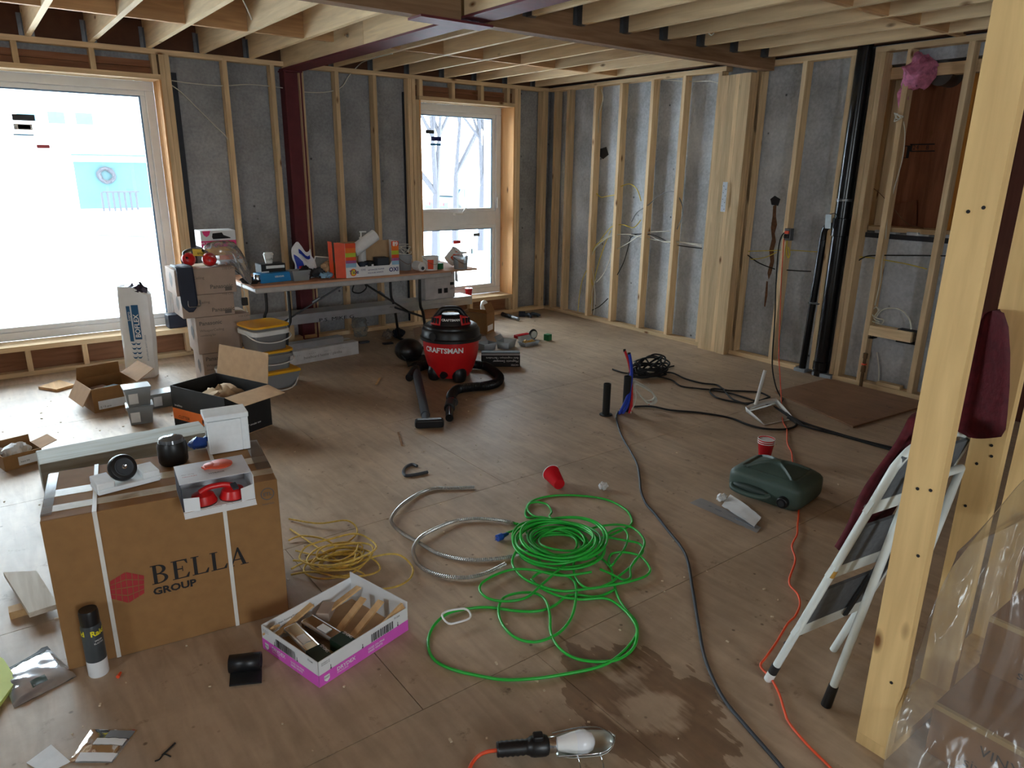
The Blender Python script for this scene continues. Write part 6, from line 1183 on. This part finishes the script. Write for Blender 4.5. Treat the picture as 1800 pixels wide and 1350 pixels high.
# ================================================================ dustpan
P4 = [F(a, c) for a, c in ((1311,727),(1343,748),(1393,738),(1362,712))]; c = sum(P4, V())/4
t = thing('dustpan', 'white long-handled dustpan lying open on the floor', 'dustpan', c); Q = [q-c for q in P4]
# front edge Q1-Q2 low and open, back Q0-Q3 raised
def pan(u, v):
    x = (Q[1]*(1-u)+Q[2]*u)*(1-v)+(Q[0]*(1-u)+Q[3]*u)*v; return x+V((0,0,.004+.012*v*v))
MB().grid(pan, 10, 10).build('pan', 'white', t, smooth=50, solid=.003)
rim = [pan(0, i/8) for i in range(9)]+[pan(i/8, 1)+V((0,0,.012*math.sin(math.pi*i/8))) for i in range(1, 8)]+[pan(1, 1-i/8) for i in range(9)]
b = MB(); n_ = len(rim)
for i, q in enumerate(rim):
    hgt = .004+.034*math.sin(math.pi*min(1, max(0, i/(n_-1))))**.5; b.v += [q, q+V((q.x*.05, q.y*.05, hgt))]
b.f = [(2*i, 2*i+2, 2*i+3, 2*i+1) for i in range(n_-1)]; b.build('rim_wall', 'white', t, smooth=60, solid=.002)
hb0 = F(1328, 712, .05)-c; htop = D(1345, 651, dep(F(1328, 712, .05))-.02)-c
MB().cyl(hb0, htop, .013, .012, n=12).build('handle', 'white', t, smooth=40)
MB().grid(lambda u, v: pan(.04+.92*u, .02+.9*v)+V((0,0,.0035+.003*noise.noise(V((u*6,v*6,1))))), 10, 8).build('dust', simple('swept_dust', (158,140,120), .95, var=.2, sc=60), t, smooth=50)
# ================================================================ jerry can lying flat
A0, A1, A2 = F(1345, 908), F(1274, 862), F(1448, 872)
ex = (F(1402, 906)-A1); an = math.atan2(ex.y, ex.x); w = ex.length; hj = .138
t = thing('jerry_can', 'dark green plastic jerry can lying flat on the floor', 'jerry can', V((A1.x, A1.y, 0)), an); lj = .34
eyv = V((-math.sin(an), math.cos(an), 0)); lj = max(.30, (A2-F(1402, 906)).dot(eyv)); print('can', w, lj, hj)
def sup(px_, a_): return math.copysign(abs(px_)**a_, px_)
b = MB(); nz_ = 12; nn = 40
for k in range(nz_+1):
    v_ = k/nz_; z_ = hj*v_; s_ = 1-.10*abs(2*v_-1)**4-(.0 if v_ < .8 else .06*((v_-.8)/.2)**2)
    for i in range(nn):
        a_ = 2*math.pi*i/nn; x_ = sup(math.cos(a_), .24)*w/2*s_; y_ = sup(math.sin(a_), .24)*lj/2*s_; b.v.append(V((w/2+x_, lj/2+y_, z_+.002)))
b.f = [(k*nn+i, k*nn+(i+1)%nn, (k+1)*nn+(i+1)%nn, (k+1)*nn+i) for k in range(nz_) for i in range(nn)]
b.f += [tuple(reversed(range(nn)))]
# crowned top with raised cross
kt = len(b.v)
def top(u, v):
    x_, y_ = 2*u-1, 2*v-1; m_ = max(abs(x_), abs(y_))
    a_ = math.atan2(y_, x_) if m_ else 0; rr = m_
    px_ = sup(math.cos(a_), .24)*rr*.842; py_ = sup(math.sin(a_), .24)*rr*.842
    dg = min(abs(x_-y_), abs(x_+y_))*.7; rib = -.012*(0 if rr > .86 else min(1, max(0, (dg-.10)/.05))*min(1, (.86-rr)/.06)); 
    return (w/2+px_*w/2, lj/2+py_*lj/2, hj+.002+.055*(1-rr**1.6)+rib)
b.grid(top, 48, 48); b.build('body', 'can', t, smooth=50)
MB().ell((w*.36, -.004, hj*.42), (w*.26, .02, hj*.17), 20, 12).build('recess_shade', simple('can_shaded', (44, 56, 50), .5), t, smooth=50)  # ellipsoid standing proud; the recess's shade is put into its darker green
MB().tube(catmull([(w*.10, .0, hj*.40), (w*.14, -.022, hj*.30), (w*.36, -.03, hj*.26), (w*.56, -.022, hj*.30), (w*.62, .0, hj*.40)], 5), .014, 10).build('handle', 'can', t, smooth=60)
MB().cyl((w*.80, .012, hj*.34), (w*.80, -.022, hj*.32), .031, .029, n=22).build('cap', 'black', t, smooth=40, bevel=.004); MB().cyl((w*.80, -.022, hj*.32), (w*.80, -.026, hj*.32), .016, n=16).build('cap_boss', 'blackm', t, smooth=40)
# packaging strips
for lab, pts, sd_ in (('clear empty plastic sleeve lying left of the jerry can', [(1212,884),(1232,876),(1338,928),(1330,937)], 51), ('white perforated paper sleeve lying over the clear sleeve', [(1268,893),(1283,873),(1338,914),(1325,930)], 52)):
    P_ = [F(a, c_) for a, c_ in pts]; c = sum(P_, V())/4; t = thing('parts_sleeve', lab, 'packaging', c); Q_ = [q-c for q in P_]; z0 = .002 if sd_ == 51 else .014
    MB().grid(lambda u, v: (Q_[0]*(1-u)+Q_[3]*u)*(1-v)+(Q_[1]*(1-u)+Q_[2]*u)*v+V((0,0,z0+.006*(4*u*(1-u)))), 10, 6).grid(lambda u, v: (Q_[0]*(1-u)+Q_[3]*u)*(1-v)+(Q_[1]*(1-u)+Q_[2]*u)*v+V((0,0,z0-.001)), 10, 6).wob(.003, 30, sd_).build('sleeve', film('frosted_sleeve', (.93,.94,.97), .3, .2) if sd_ == 51 else 'paper', t, smooth=50)
    if sd_ == 51: MB().bar(Q_[0].lerp(Q_[1],.5)*.55+V((0,0,z0+.003)), Q_[2].lerp(Q_[3],.5)*.9+V((0,0,z0+.003)), .012, .004).build('insert', 'grey', t)
c = F(1268, 880); crumple('paper_wad', 'crumpled paper end sticking out left of the white sleeve', 'paper', c, (.032, .022, .014), 'paper', .4, 55)
# loose plywood sheet lying on the floor at the right
P_ = [F(1372, 696), F(1455, 664), F(1690, 722), F(1590, 787)]
tag(MB().prism([(-1.02,-4.52),(-.04,-4.60),(-.06,-3.78),(-.75,-3.74)], .0012, .012).build('loose_plywood', 'floor_loose'), 'loose darker plywood sheet lying near the plumbing wall', 'plywood')
# ================================================================ work lamp in the foreground
a, b2 = F(873, 1318, .035), F(963, 1310, .035); an = fromto(a, b2); t = thing('work_lamp', 'hand-held work lamp with white bulb lying in the foreground', 'lamp', V((a.x, a.y, 0)), an); ln = (b2-a).length; k = .036
pr_ = [(0, .020)]
b = MB(); prof = [(0,.0),(.020,.0),(.022,.004)]
for i in range(11): prof += [(.023 if i % 2 else .0205, .008+i*ln*.05)]
prof += [(.024, ln*.62),(.028, ln*.66),(.030, ln*.72),(.030, ln*.94),(.026, ln),(0,ln)]
RX = Matrix.Translation((0,0,k)) @ Matrix.Rotation(math.pi/2, 4, 'Y')
MB().lathe(prof, 22).xf(RX).build('grip', 'black', t, smooth=40); MB().box(ln*.70, -.014, k+.024, ln*.9, .014, k+.042).build('switch_housing', 'black', t, bevel=.005)
MB().lathe([(.02,ln),(.023,ln+.004),(.023,ln+.022),(.019,ln+.026)], 22).xf(RX).build('collar', 'chrome', t, smooth=40)
MB().lathe([(.016,ln+.02),(.019,ln+.03),(.030,ln+.075),(.031,ln+.082)], 26).xf(RX).build('bulb_base', 'white', t, smooth=50); MB().lathe([(.031,ln+.082),(.034,ln+.095),(.033,ln+.112),(.024,ln+.130),(.010,ln+.138),(0,ln+.139)], 26).xf(RX).build('bulb_globe', 'bulb', t, smooth=60)
def refl(u, v):
    x_ = ln+.025+.175*v; hw = .05*math.sqrt(max(.0, 1-max(0,(v-.62)/.38)**2))*(.75+.25*min(1,v/.2)); y_ = (2*u-1)*hw; return (x_, y_, .004+.026*(2*u-1)**2+.02*max(0,(v-.7)/.3)**2)
MB().grid(refl, 16, 14).build('reflector', simple('reflector_alu', (196,202,196), .3, .6, var=.1), t, smooth=60, solid=.0015)
MB().tube(catmull([(ln+.02,-.045,.035),(ln+.10,-.052,.04),(ln+.165,-.045,.04),(ln+.197,0,.042),(ln+.165,.045,.04),(ln+.10,.052,.04),(ln+.02,.045,.035)], 5), .0022, 6).build('guard_rim', 'chrome', t, smooth=60)
for x in (.075, .14): MB().tube(catmull([(ln+x,-.05,.04),(ln+x,-.085,.05),(ln+x,-.12,.03)], 4), .002, 6).build('guard_wire', 'chrome', t)
MB().tube(catmull([(ln+.075,-.12,.03),(ln+.10,-.125,.03),(ln+.14,-.12,.03)], 4), .002, 6).build('guard_wire', 'chrome', t)
MB().tube([loc(t, q) for q in catmull([F(874,1319,.034), F(858,1321,.03), F(842,1328,.015), F(828,1345,.006), F(818,1375,.006), F(815,1410,.006)], 6)], .0055, 8).build('cord', 'orange', t, smooth=60)
# ================================================================ orange and black cords hanging from the wall outlet
so = Wl(1386, 412, -.03); d0o = dep(so); d1 = dep(F(1374, 700))
def hang(pts, y0, y1, da, db): return [D(x, y, da+(db-da)*((y-y0)/(y1-y0))**1.6) for x, y in pts]
t = thing('extension_cord', 'thin orange extension cord from the wall outlet past the ladder', 'cord', F(1380, 705)); L = t.location
hp3 = hang([(1378,420),(1376,450),(1373,500),(1371,560),(1369,620),(1371,660)], 412, 710, d0o, d1)
fl = [F(a, c, .009) for a, c in [(1374,712),(1376,740),(1383,755),(1384,779),(1391,794),(1393,808),(1396,830),(1403,870),(1404,900),(1402,925),(1401,940),(1392,960),(1398,985),(1387,1023),(1402,1044),(1406,1063),(1398,1083),(1385,1096),(1365,1129),(1346,1156),(1337,1171),(1354,1191),(1369,1218),(1379,1250),(1388,1272),(1420,1310),(1462,1352),(1490,1390)]]
fl[8].z = .004
MB().tube([q-L for q in catmull(hp3+fl, 6)], .0042, 8).build('cable', 'orange', t, smooth=60)
t = thing('power_cable', 'black cord looping down from the wall outlet to the floor', 'cord', F(1380, 720)); L = t.location
hp4 = hang([(1385,405),(1374,415),(1368,440),(1364,500),(1362,560),(1358,620),(1358,650),(1364,680),(1372,697)], 405, 706, d0o, d1); fl = [F(a, c, .012) for a, c in ((1376,702),(1372,712),(1380,722),(1392,735),(1410,748),(1450,758))]
MB().tube([q-L for q in catmull(hp4+fl, 6)], .0055, 8).build('cable', 'blackm', t, smooth=60)
t = thing('wall_outlet', 'metal outlet box with plugged cords on the stud', 'outlet', so); MB().box(-.02,-.03,-.05,.03,.03,.05).build('box','galv',t,bevel=.003); MB().box(-.04,-.02,-.03,-.02,.02,.0).build('plug','black',t,bevel=.004); MB().box(-.035,-.02,.005,-.02,.02,.03).build('plug','orange',t,bevel=.004)
# ================================================================ wiring on the right-hand wall
def wallwire(label, strands, m, r, cat='wire', x=.05):
    p0 = Wl(strands[0][0][0], strands[0][0][1], x); t = thing('house_wiring', label, 'wire', p0)
    for s_ in strands: MB().tube([q-p0 for q in catmull([Wl(a, c, x+.012*math.sin(j*1.1+a)) for j, (a, c) in enumerate(s_)], 7)], r, 6).build('run', m, t, smooth=60)
    return t
K3 = lambda p: zz(p, 900, 0, 3); K6 = lambda p: zz(p, 900, 400, 3.971)
wallwire('yellow cables looping between the studs on right wall', [K3([(445,1020),(470,1040),(500,1035),(560,1025)]), K3([(570,985),(620,970),(660,1000),(680,1060)]), K3([(430,1330),(450,1290),(520,1200),(580,1185),(640,1200),(680,1160)]), K6([(545,560),(555,480),(590,300),(640,140),(690,20)]), K6([(460,585),(470,480),(490,370),(520,300)]), K6([(560,400),(545,250),(580,130),(690,60)])], 'yelwire', .0045)
wallwire('white cables sagging through the studs on right wall', [K3([(420,1350),(440,1310),(510,1250),(600,1235),(680,1250),(780,1270),(880,1275),(1000,1290)]), K3([(550,1315),(600,1290),(660,1250),(720,1225),(830,1220)]), K3([(720,1240),(800,1275),(900,1280),(1000,1300)]), K6([(570,610),(580,500),(570,350),(555,220),(600,110),(690,50)]), K6([(590,380),(640,320),(680,230),(690,180)]), K6([(555,600),(560,450),(590,350)]), K3([(470,470),(480,520),(460,600),(455,700)])], 'whitewire', .0045, x=.045)
wallwire('grey cable arch across the middle studs on right wall', [K3([(630,1170),(660,1120),(720,1080),(780,1030),(850,1010),(890,1060),(900,1130),(870,1210)])], 'grey', .005, x=.03)
wallwire('black cables crossing the studs on right wall', [K3([(630,1235),(700,1235),(760,1245),(860,1290),(1000,1310)]), K6([(735,330),(780,240),(810,140),(830,70),(880,45)]), K6([(550,580),(610,550),(670,495)])], 'blackm', .005, x=.055)
wallwire('white cable stapled along the upper right framing', [zz([(800,420),(860,425),(940,430),(1040,428),(1090,440)], 900, 0, 3)], 'whitewire', .004, x=.05)
K5 = lambda p: zz(p, 1250, 400, 3.2145)
wallwire('pale cables running behind the plumbing pipes', [K5([(200,135),(280,132),(350,130),(440,128),(560,135),(640,140)]), K5([(220,180),(300,170),(370,140)]), K5([(800,165),(900,170),(960,180),(1100,205),(1220,235)])], 'yelwire', .0035, x=.07)
wallwire('black cables running behind the plumbing pipes', [K5([(200,150),(270,200),(360,235)]), K5([(425,240),(500,245),(565,248)]), K5([(800,212),(860,170),(920,158),(1100,158),(1330,160)]), K5([(620,120),(630,190),(680,250)])], 'blackm', .005, x=.07)
wallwire('short yellow cable tail below the wall outlet', [K5([(432,60),(425,130),(435,170),(445,150),(435,110)])], 'yelwire', .005, x=.0)
wallwire('white wire coiled above the two switch boxes', [K5([(870,540),(910,530),(960,545),(970,520),(930,510),(905,480),(930,450),(945,470),(920,510),(950,535)]), K5([(930,510),(960,470),(1020,455),(1080,470),(1120,520),(1130,575)]), K5([(950,560),(980,605),(1050,625)]), K5([(935,705),(948,800),(945,880)]), K5([(925,440),(955,300),(965,180),(985,40)])], 'whitewire', .0055, x=.03)
wallwire('white cable running up the stud beside pink insulation', [zz([(985,1350),(1000,1200),(1030,1080),(1080,900),(1095,760),(1085,680)], 1250, 0, 3.2145)], 'whitewire', .004, x=.03)
wallwire('thin brown wire drooping across the plywood opening', [zz([(870,1035),(950,1090),(1040,1190),(1110,1265),(1200,1290)], 1250, 0, 3.2145)], 'copper', .003, x=.12)
wallwire('knotted pale wire tied round the stud below the insulation', [zz([(1035,640),(1060,650),(1085,660),(1050,670),(1040,640),(1070,665),(1035,685),(1055,640)], 1250, 0, 3.2145)], 'whitewire', .0045, x=-.012)
wallwire('white cable crossing the concrete between the left studs', [], 'whitewire', .004) if False else None
def bwire(label, strands, y=.05):
    p0 = B(strands[0][0][0], strands[0][0][1], y); t = thing('house_wiring', label, 'wire', p0)
    for s_ in strands: MB().tube([q-p0 for q in catmull([B(a, c, y) for a, c in s_], 7)], .0045, 6).build('run', 'whitewire', t, smooth=60)
K1 = lambda p: zz(p, 0, 0, 3); K2 = lambda p: zz(p, 450, 0, 3)
bwire('white cable crossing the concrete between the large window and column', [K1([(905,425),(1000,438),(1100,448),(1190,452),(1300,445),(1400,452),(1500,465)]), K1([(905,450),(960,490),(1040,570),(1130,660),(1205,745),(1220,900),(1245,1100),(1255,1210)])])
bwire('white cable running from the column up into the joists', [K2([(250,485),(330,488),(410,478),(460,450),(490,400),(540,345)])], .05)
q0 = [B(630, 115, .03), D(640, 108, dep(B(630,115,0))-.3), D(665, 100, dep(B(630,115,0))-1.0), D(690, 94, dep(B(630,115,0))-1.5)]
t = thing('house_wiring', 'white cable end hanging below the far joists', 'wire', q0[0]); MB().tube([q-q0[0] for q in catmull(q0, 6)], .0045, 6).build('run', 'whitewire', t, smooth=60)
def tail(label, pts, z, m='whitewire', r=.004):
    p0 = F(pts[0][0], pts[0][1], z); d_ = dep(p0); t = thing('cable_tail', label, 'wire', p0); MB().tube([q-p0 for q in catmull([D(a, c, d_) for a, c in pts], 6)], r, 6).build('run', m, t, smooth=60)
tail('white cable tails hanging from the joists at top left', [(427,0),(433,12),(440,28),(442,35)], JZ-.0); tail('small white wire stub under the near right joists', [(1245,58),(1250,62),(1255,58)], JZ)
# switch boxes, valve, pipes
for lab, x0, y0, x1, y1 in (('left black switch box half hidden by the stud', 1521, 575, 1534, 596), ('right black switch box above the nailing block', 1578, 578, 1608, 607)):
    a, b2 = Wl(x0, y0, .01), Wl(x1, y1, .01); t = thing('switch_box', lab, 'electrical box', (.01, (a.y+b2.y)/2, min(a.z, b2.z)), 0, 'black switch boxes'); wy = abs(a.y-b2.y)/2; hh_ = abs(a.z-b2.z)
    MB().box(0,-wy,0,.07,-wy+.004,hh_).box(0,wy-.004,0,.07,wy,hh_).box(0,-wy+.004,0,.07,wy-.004,.004).box(0,-wy+.004,hh_-.004,.07,wy-.004,hh_).box(.066,-wy+.004,.004,.07,wy-.004,hh_-.004).build('shell','blackm',t); MB().tube(catmull([(.03,0,hh_*.2),(.0,wy*.4,hh_*.5),(.01,-wy*.3,hh_*.7),(.04,0,hh_*.4)],5,True),.005,6,closed=True).build('wire_ends','dgrey',t)
a, b2 = Wl(1513, 680, -.02), Wl(1519, 620, -.02); t = thing('gas_valve', 'brass pipe stub with orange ring rising from the bottom plate', 'valve', (-.025, a.y, 0)); zt_ = b2.z
MB().cyl((0,0,0),(0,-.0,zt_),.013,n=14).build('pipe','copper',t,smooth=40); MB().cyl((0,0,zt_*.45),(0,0,zt_*.62),.019,n=14).build('valve_body','copper',t,smooth=40); MB().lathe([(.02,zt_*.66),(.022,zt_*.68),(.02,zt_*.70)],16).build('ring','orange',t,smooth=40); MB().cyl((0,0,zt_*.85),(0,0,zt_),.018,n=6).build('union','copper',t)
py_ = -3.665; t = thing('soil_stack', 'thick glossy black waste pipe running floor to ceiling', 'pipe', (.02, py_, 0))
MB().cyl((0,0,.0),(0,0,JZ+.2),.057,n=32).build('pipe','abs',t,smooth=40)
z_ = Wl(1490, 352, .0).z; MB().lathe([(.0575,z_-.01),(.060,z_-.008),(.060,z_+.008),(.0575,z_+.01)],28).build('strap','galv',t,smooth=40); z_ = Wl(1470, 395, .0).z; MB().lathe([(.0575,z_-.09),(.066,z_-.085),(.066,z_+.05),(.0575,z_+.055)],28).build('tee_fitting','abs',t,smooth=40)
MB().lathe([(.0575,.05),(.064,.055),(.064,.12),(.0575,.125)],28).build('coupling','abs',t,smooth=40)
bz = z_-.02; bp = [(-.0,0,bz),(-.005,.06,bz+.01),(-.01,.105,bz-.005),(-.01,.125,bz-.05),(-.01,.128,bz-.12)]
t2 = thing('branch_pipe', 'thinner black drain pipe branching left of the waste pipe', 'pipe', (.02, py_+.06, 0)); MB().tube([V(q)+V((0,-.06,0)) for q in catmull(bp,6)]+[(-.01,.068+.03*k/6,(bz-.12)*(1-k/6)+.03*k/6) for k in range(1,7)],.029,18).build('pipe','abs',t2,smooth=40); MB().lathe([(.0,0),(.034,0),(.034,.05),(.029,.055)],20).xf(Matrix.Translation((-.01,.066,bz-.16))).build('hub','abs',t2,smooth=40); zc_ = Wl(1432,533,0).z; MB().obox((-.01,.06,zc_),(.075,.09,.012)).build('pipe_clamp','galv',t2)
a = Wl(1462, 370, -.045); t = thing('sticker_tag', 'pale blue-white tape tag on the drain pipe', 'tag', V((-.05,a.y+.01,Wl(1458,402,-.05).z))); MB().slab((0,.025,0),(0,-.025,0),(-.004,-.018,.11),(-.004,.03,.11),.0015).build('tag', simple('tag_white',(220,236,248),.3), t); MB().tube(catmull([(0,.0,.11),(0,-.05,.12),(0,-.07,.06),(.01,-.05,.0)],5),.003,6).build('tie','blackm',t)
# nail plate on the multi-ply post
a, b2 = Wl(1267, 372, -.078), Wl(1279, 320, -.078); t = thing('nail_plate', 'pale metal tie plate nailed on the multi-ply post', 'plate', (-.0785, (a.y+b2.y)/2, a.z)); hh_ = b2.z-a.z; wd_ = .05
MB().box(-.0025,-wd_/2,0,0.0,wd_/2,hh_).build('plate', simple('plate_white',(206,210,216),.4,.3), t, bevel=.012); b=MB()
for i in range(8): b.cyl((-.0035,(.012 if i%2 else -.012),hh_*(i+.8)/9),(-.0025,(.012 if i%2 else -.012),hh_*(i+.8)/9),.004,n=8)
b.build('nail_heads','dgrey',t)['kind'] = 'stuff'
# pink insulation wad
c = Wl(1617, 132, .06); bq = MB().ell((0,0,.12),(.08,.115,.12),26,18).wob(.05,12,3).wob(.02,34,5); kq = len(bq.v); bq.ell((-.01,.085,-.05),(.03,.035,.07),12,8).wob(.02,20,2,kq)
tag(bq.xf(Matrix.Translation(c-V((0.02,0,.1)))).build('insulation_wad','insul',smooth=60),'pink insulation wad stuffed at the top of right framing','insulation')
bd = Wl(1655, 130, .2); tag(MB().cyl(bd+V((-.06,-.02,0)), bd+V((.12,-.02,0)), .085, n=26).build('vent_duct', simple('duct_grey',(92,88,84),.5,.3), smooth=40), 'round grey vent duct behind the pink insulation', 'duct')
# ================================================================ folding step ladder leaning on the partition
G = lambda p: [(1300+a/2.596, 740+c/2.596) for a, c in p]
r1f = F(1350, 1195, .0); r1t = B(1572, 822, -5.90); r2f = F(1452, 1240, .0); r2t = B(1603, 850, -5.935)
t = thing('step_ladder', 'white folding step ladder with grey treads leaning behind the post', 'ladder', V((-3.6,-5.75,0))); L = t.location
wx = V((.99, -.14, 0)).normalized(); WD = .33
r1c = [r1f.lerp(r1t, k_) for k_ in (0,.3,.6,.9,1)]; tp = r1t+V((.05,-.02,.055)); tq = tp+wx*.12+V((0,0,.012))
other = [q+wx*WD for q in reversed(r1c)]
MB().tube([q-L for q in r1c[:-1]+catmull([r1c[-1], tp, tq, tq+wx*.08, r1c[-1]+wx*WD+V((-.0,0,.04)), other[0]], 5)+other[1:]], .0125, 12).build('front_frame','ladder',t,smooth=60)
r2o = r2t+wx*.24
MB().tube([q-L for q in [r2f.lerp(r2t,k_) for k_ in (0,.25,.5,.75,1)]+[r2o]+[(r2f+wx*.26).lerp(r2o, 1-k_) for k_ in (0.1,.5,1)]], .0125, 12).build('rear_frame','ladder',t,smooth=60)
for p0, p1 in ((r2f, r2t), (r2f+wx*.26, r2o)): MB().cyl(p0-L, p0.lerp(p1,.10)-L, .0165, .015, n=12).build('foot','black',t,smooth=40)
MB().cyl(r1f-L, r1f.lerp(r1t,.035)-L, .0145, n=12).build('foot','white',t,smooth=40); MB().cyl(r1f.lerp(r1t,.04)-L, r1f.lerp(r1t,.08)-L, .0145, n=12).build('collar','blackm',t,smooth=40)
axs = (r1t-r1f).normalized()
for k_, gap in ((.26,1),(.545,1),(.83,1)):
    p0 = r1f.lerp(r1t,k_)-L; e_ = (axs*.62+wx*.25).normalized()
    nrm = wx.cross(axs).normalized()
    A_, B_ = p0-axs*.012+wx*.004, p0+wx*(WD-.008)-axs*.012
    up_ = axs*.05
    MB().slab(A_+nrm*.004, B_+nrm*.004, B_+up_+nrm*.004, A_+up_+nrm*.004, .006).build('step_edge','ladder',t)
    MB().slab(A_+up_*1.05, B_+up_*1.05, B_+axs*.20, A_+axs*.20, .010).build('tread','tread',t)
    MB().bar(A_-wx*.020+axs*.004, A_+axs*.045-wx*.014, .003, .016, tuple(nrm)).build('step_bracket','ladder',t)
for k_, l_ in ((.34,.42),(.42,.55)):
    p0 = r1f.lerp(r1t,k_-.06)+wx*(.20+.06*(k_>.4))+nrm*.02-L; MB().bar(p0, p0+axs*l_*.85+wx*.02, .02, .008, tuple(nrm)).build('fold_strut','blackm',t)
for k_ in (.185,.83): MB().cyl(r1f.lerp(r1t,k_)-L-nrm*.012, r1f.lerp(r1t,k_)-L-nrm*.016, .006, n=10).build('rivet','galv',t)
MB().cyl(r1f.lerp(r1t,.535)-L, r1f.lerp(r1t,.565)-L, .0135, n=12).build('tape_wrap', simple('amber_tape',(196,150,70),.5), t, smooth=40)
# ================================================================ maroon fleece on the partition
t = thing('maroon_fleece', 'dark maroon fleece jacket hung between the studs behind the ladder', 'jacket', V((-3.42,-5.93,.2))); L = t.location
Pn = -6.03
def fp(px, py, y): return B(px, py, y)
sec = []
for py, xl, xr in ((545,1748,1752),(550,1728,1765),(575,1718,1773),(620,1707,1776),(680,1694,1775),(730,1680,1771),(755,1675,1768),(768,1700,1760)):
    sec.append([Wl(x_, py, -3.36+.05*math.sin(k)) for k, x_ in enumerate((xl, xl+(xr-xl)*.25, xl+(xr-xl)*.5, xl+(xr-xl)*.75, xr))])
b = MB()
for s_ in sec: 
    for j, q in enumerate(s_): b.v.append(q+V((-.028*math.sin(math.pi*j/4),0,0)))
nn = 5
for s_ in sec:
    for j, q in enumerate(s_): b.v.append(q+V((.028*math.sin(math.pi*j/4)+.004,0,0)))
m_ = len(sec)
for off_ in (0, m_*nn): b.f += [(off_+i*nn+j, off_+i*nn+j+1, off_+(i+1)*nn+j+1, off_+(i+1)*nn+j) for i in range(m_-1) for j in range(nn-1)]
for i in range(m_-1):
    for j in (0, nn-1): b.f.append((i*nn+j, (i+1)*nn+j, m_*nn+(i+1)*nn+j, m_*nn+i*nn+j))
b.v = [q-L for q in b.v]; b.build('sleeve','maroon',t,smooth=70,sub=1)
def drape(u, v):
    k_ = 1.14-.56*v; q = r1f.lerp(r1t, k_)+wx*(.012*math.sin(9*v)+.045+.02*v+(.30-.10*v)*u)-nrm*(.045+.012*math.sin(8*u+2*v)+.02*u); return q-L
MB().grid(drape,10,14).build('body','maroon',t,smooth=70,solid=.02)
# ================================================================ boards and cartons under plastic sheet at the right edge
def stack(name,label,cat,x0,y0,x1,y1,z0,z1,m,rz=0):
    return tag(MB().box(x0,y0,z0,x1,y1,z1).build(name,m,bevel=.003),label,cat)
cm = simple('flooring_carton',(150,108,70),.8,var=.12); em_ = simple('ply_edge',(196,164,112),.8)
for i,(x0,y0,x1,y1,z0,z1) in enumerate(((-3.56,-7.2,-2.4,-6.11,0.001,.17),(-3.29,-7.2,-2.4,-6.12,.171,.355),(-2.97,-7.2,-2.3,-6.14,.356,.56),(-2.80,-7.2,-2.25,-6.15,.561,.76))):
    t = thing('flooring_carton',('lowest','second lowest','third','uppermost')[i]+' flat carton of the stack under the plastic sheet','box',(x0,y1,z0),0,'cartons under the plastic')
    MB().box(0,y0-y1,0,x1-x0,0,z1-z0).build('body',cm,t,bevel=.003); MB().box(-.002,y0-y1,z1-z0-.014,0.012,-.001,z1-z0+.001).build('edge_strip',em_,t)
    text('six PLANK',.045,(-.001,-.10,.03),(0,-1,0),(0,0,1),'ink',t,off=.002); text('VINYL x 6',.045,(-.001,-.13,.09),(0,-1,0),(0,0,1),'ink',t,off=.002)
def sheet(u, v):
    xl = 1542+100*v; xr = 1860; px = xl+(xr-xl)*u; tp_ = 985-95*max(0,(px-1650)/200); py = 1372+(tp_-1372)*v
    n1 = noise.noise(V((u*2.4+v,v*2.2,2.0))); n2 = noise.noise(V((u*5-v*2,v*3.5+u,5.0))); n3 = noise.noise(V((u*22,v*20,8.0)))
    q = Wl(px, py, -3.72+.16*v+.05*u+.09*n1+.03*abs(n2)+.003*n3); q.z = max(.004, q.z); q.y = min(-6.072, q.y); return q
def sheet_top(u, w_):
    q = sheet(u, 1.0); n1 = noise.noise(V((u*3,w_*3,4.0))); zt_ = .80+.05*n1; return V((q.x+.95*w_, q.y-.25*w_*u, q.z+(zt_-q.z)*min(1, w_*1.6)+.03*n1*w_))
o = MB().grid(sheet,90,90).grid(sheet_top,60,40).build('plastic_sheet','milk',smooth=80); tag(o,'crumpled clear polyethylene sheet draped over cartons behind the post','plastic sheet')
# tiny debris on the floor: uncountable
random.seed(77); b=MB()
for i in range(420):
    x_,y_=random.uniform(-5.8,-.3),random.uniform(-6.2,-.3); s_=random.uniform(.002,.007)
    b.obox((x_,y_,s_*.35),(s_*random.uniform(.8,2.4),s_,s_*.6),(0,0,random.uniform(0,3)))
o=b.build('floor_debris',simple('sawdust_chips',(206,188,160),.9,var=.3,sc=3)); o['kind']='stuff'; tag(o,'scattered pale chips and sawdust across the plywood floor','debris')

# ================================================================ print and fittings belong to the part they sit on
def base(o): return o.name.split('.')[0]
PRINT = {'lettering','print','print_band','print_block','print_bag','print_line','print_picture','printed_picture','small_print','label','badge','barcode','emblem','mark_ring','pictogram','note','edge_strip','logo_disc','logo_core','tape','corner_tape','strap','base_dimple','cap_boss'}
for o in list(COL.objects):
    if o.parent is None and o.get('category') and o.type == 'EMPTY':
        hosts = [c for c in o.children if base(c) in ('body','sack_body','drum','front_panel','bottom','cap','lower_label','side_rail','top_panel')]
        hosts.sort(key=lambda c: ['drum','front_panel','body','sack_body','top_panel','lower_label','side_rail','bottom','cap'].index(base(c)))
        if not hosts: continue
        for c in list(o.children):
            if base(c) in PRINT and c is not hosts[0]: c.parent = hosts[0]
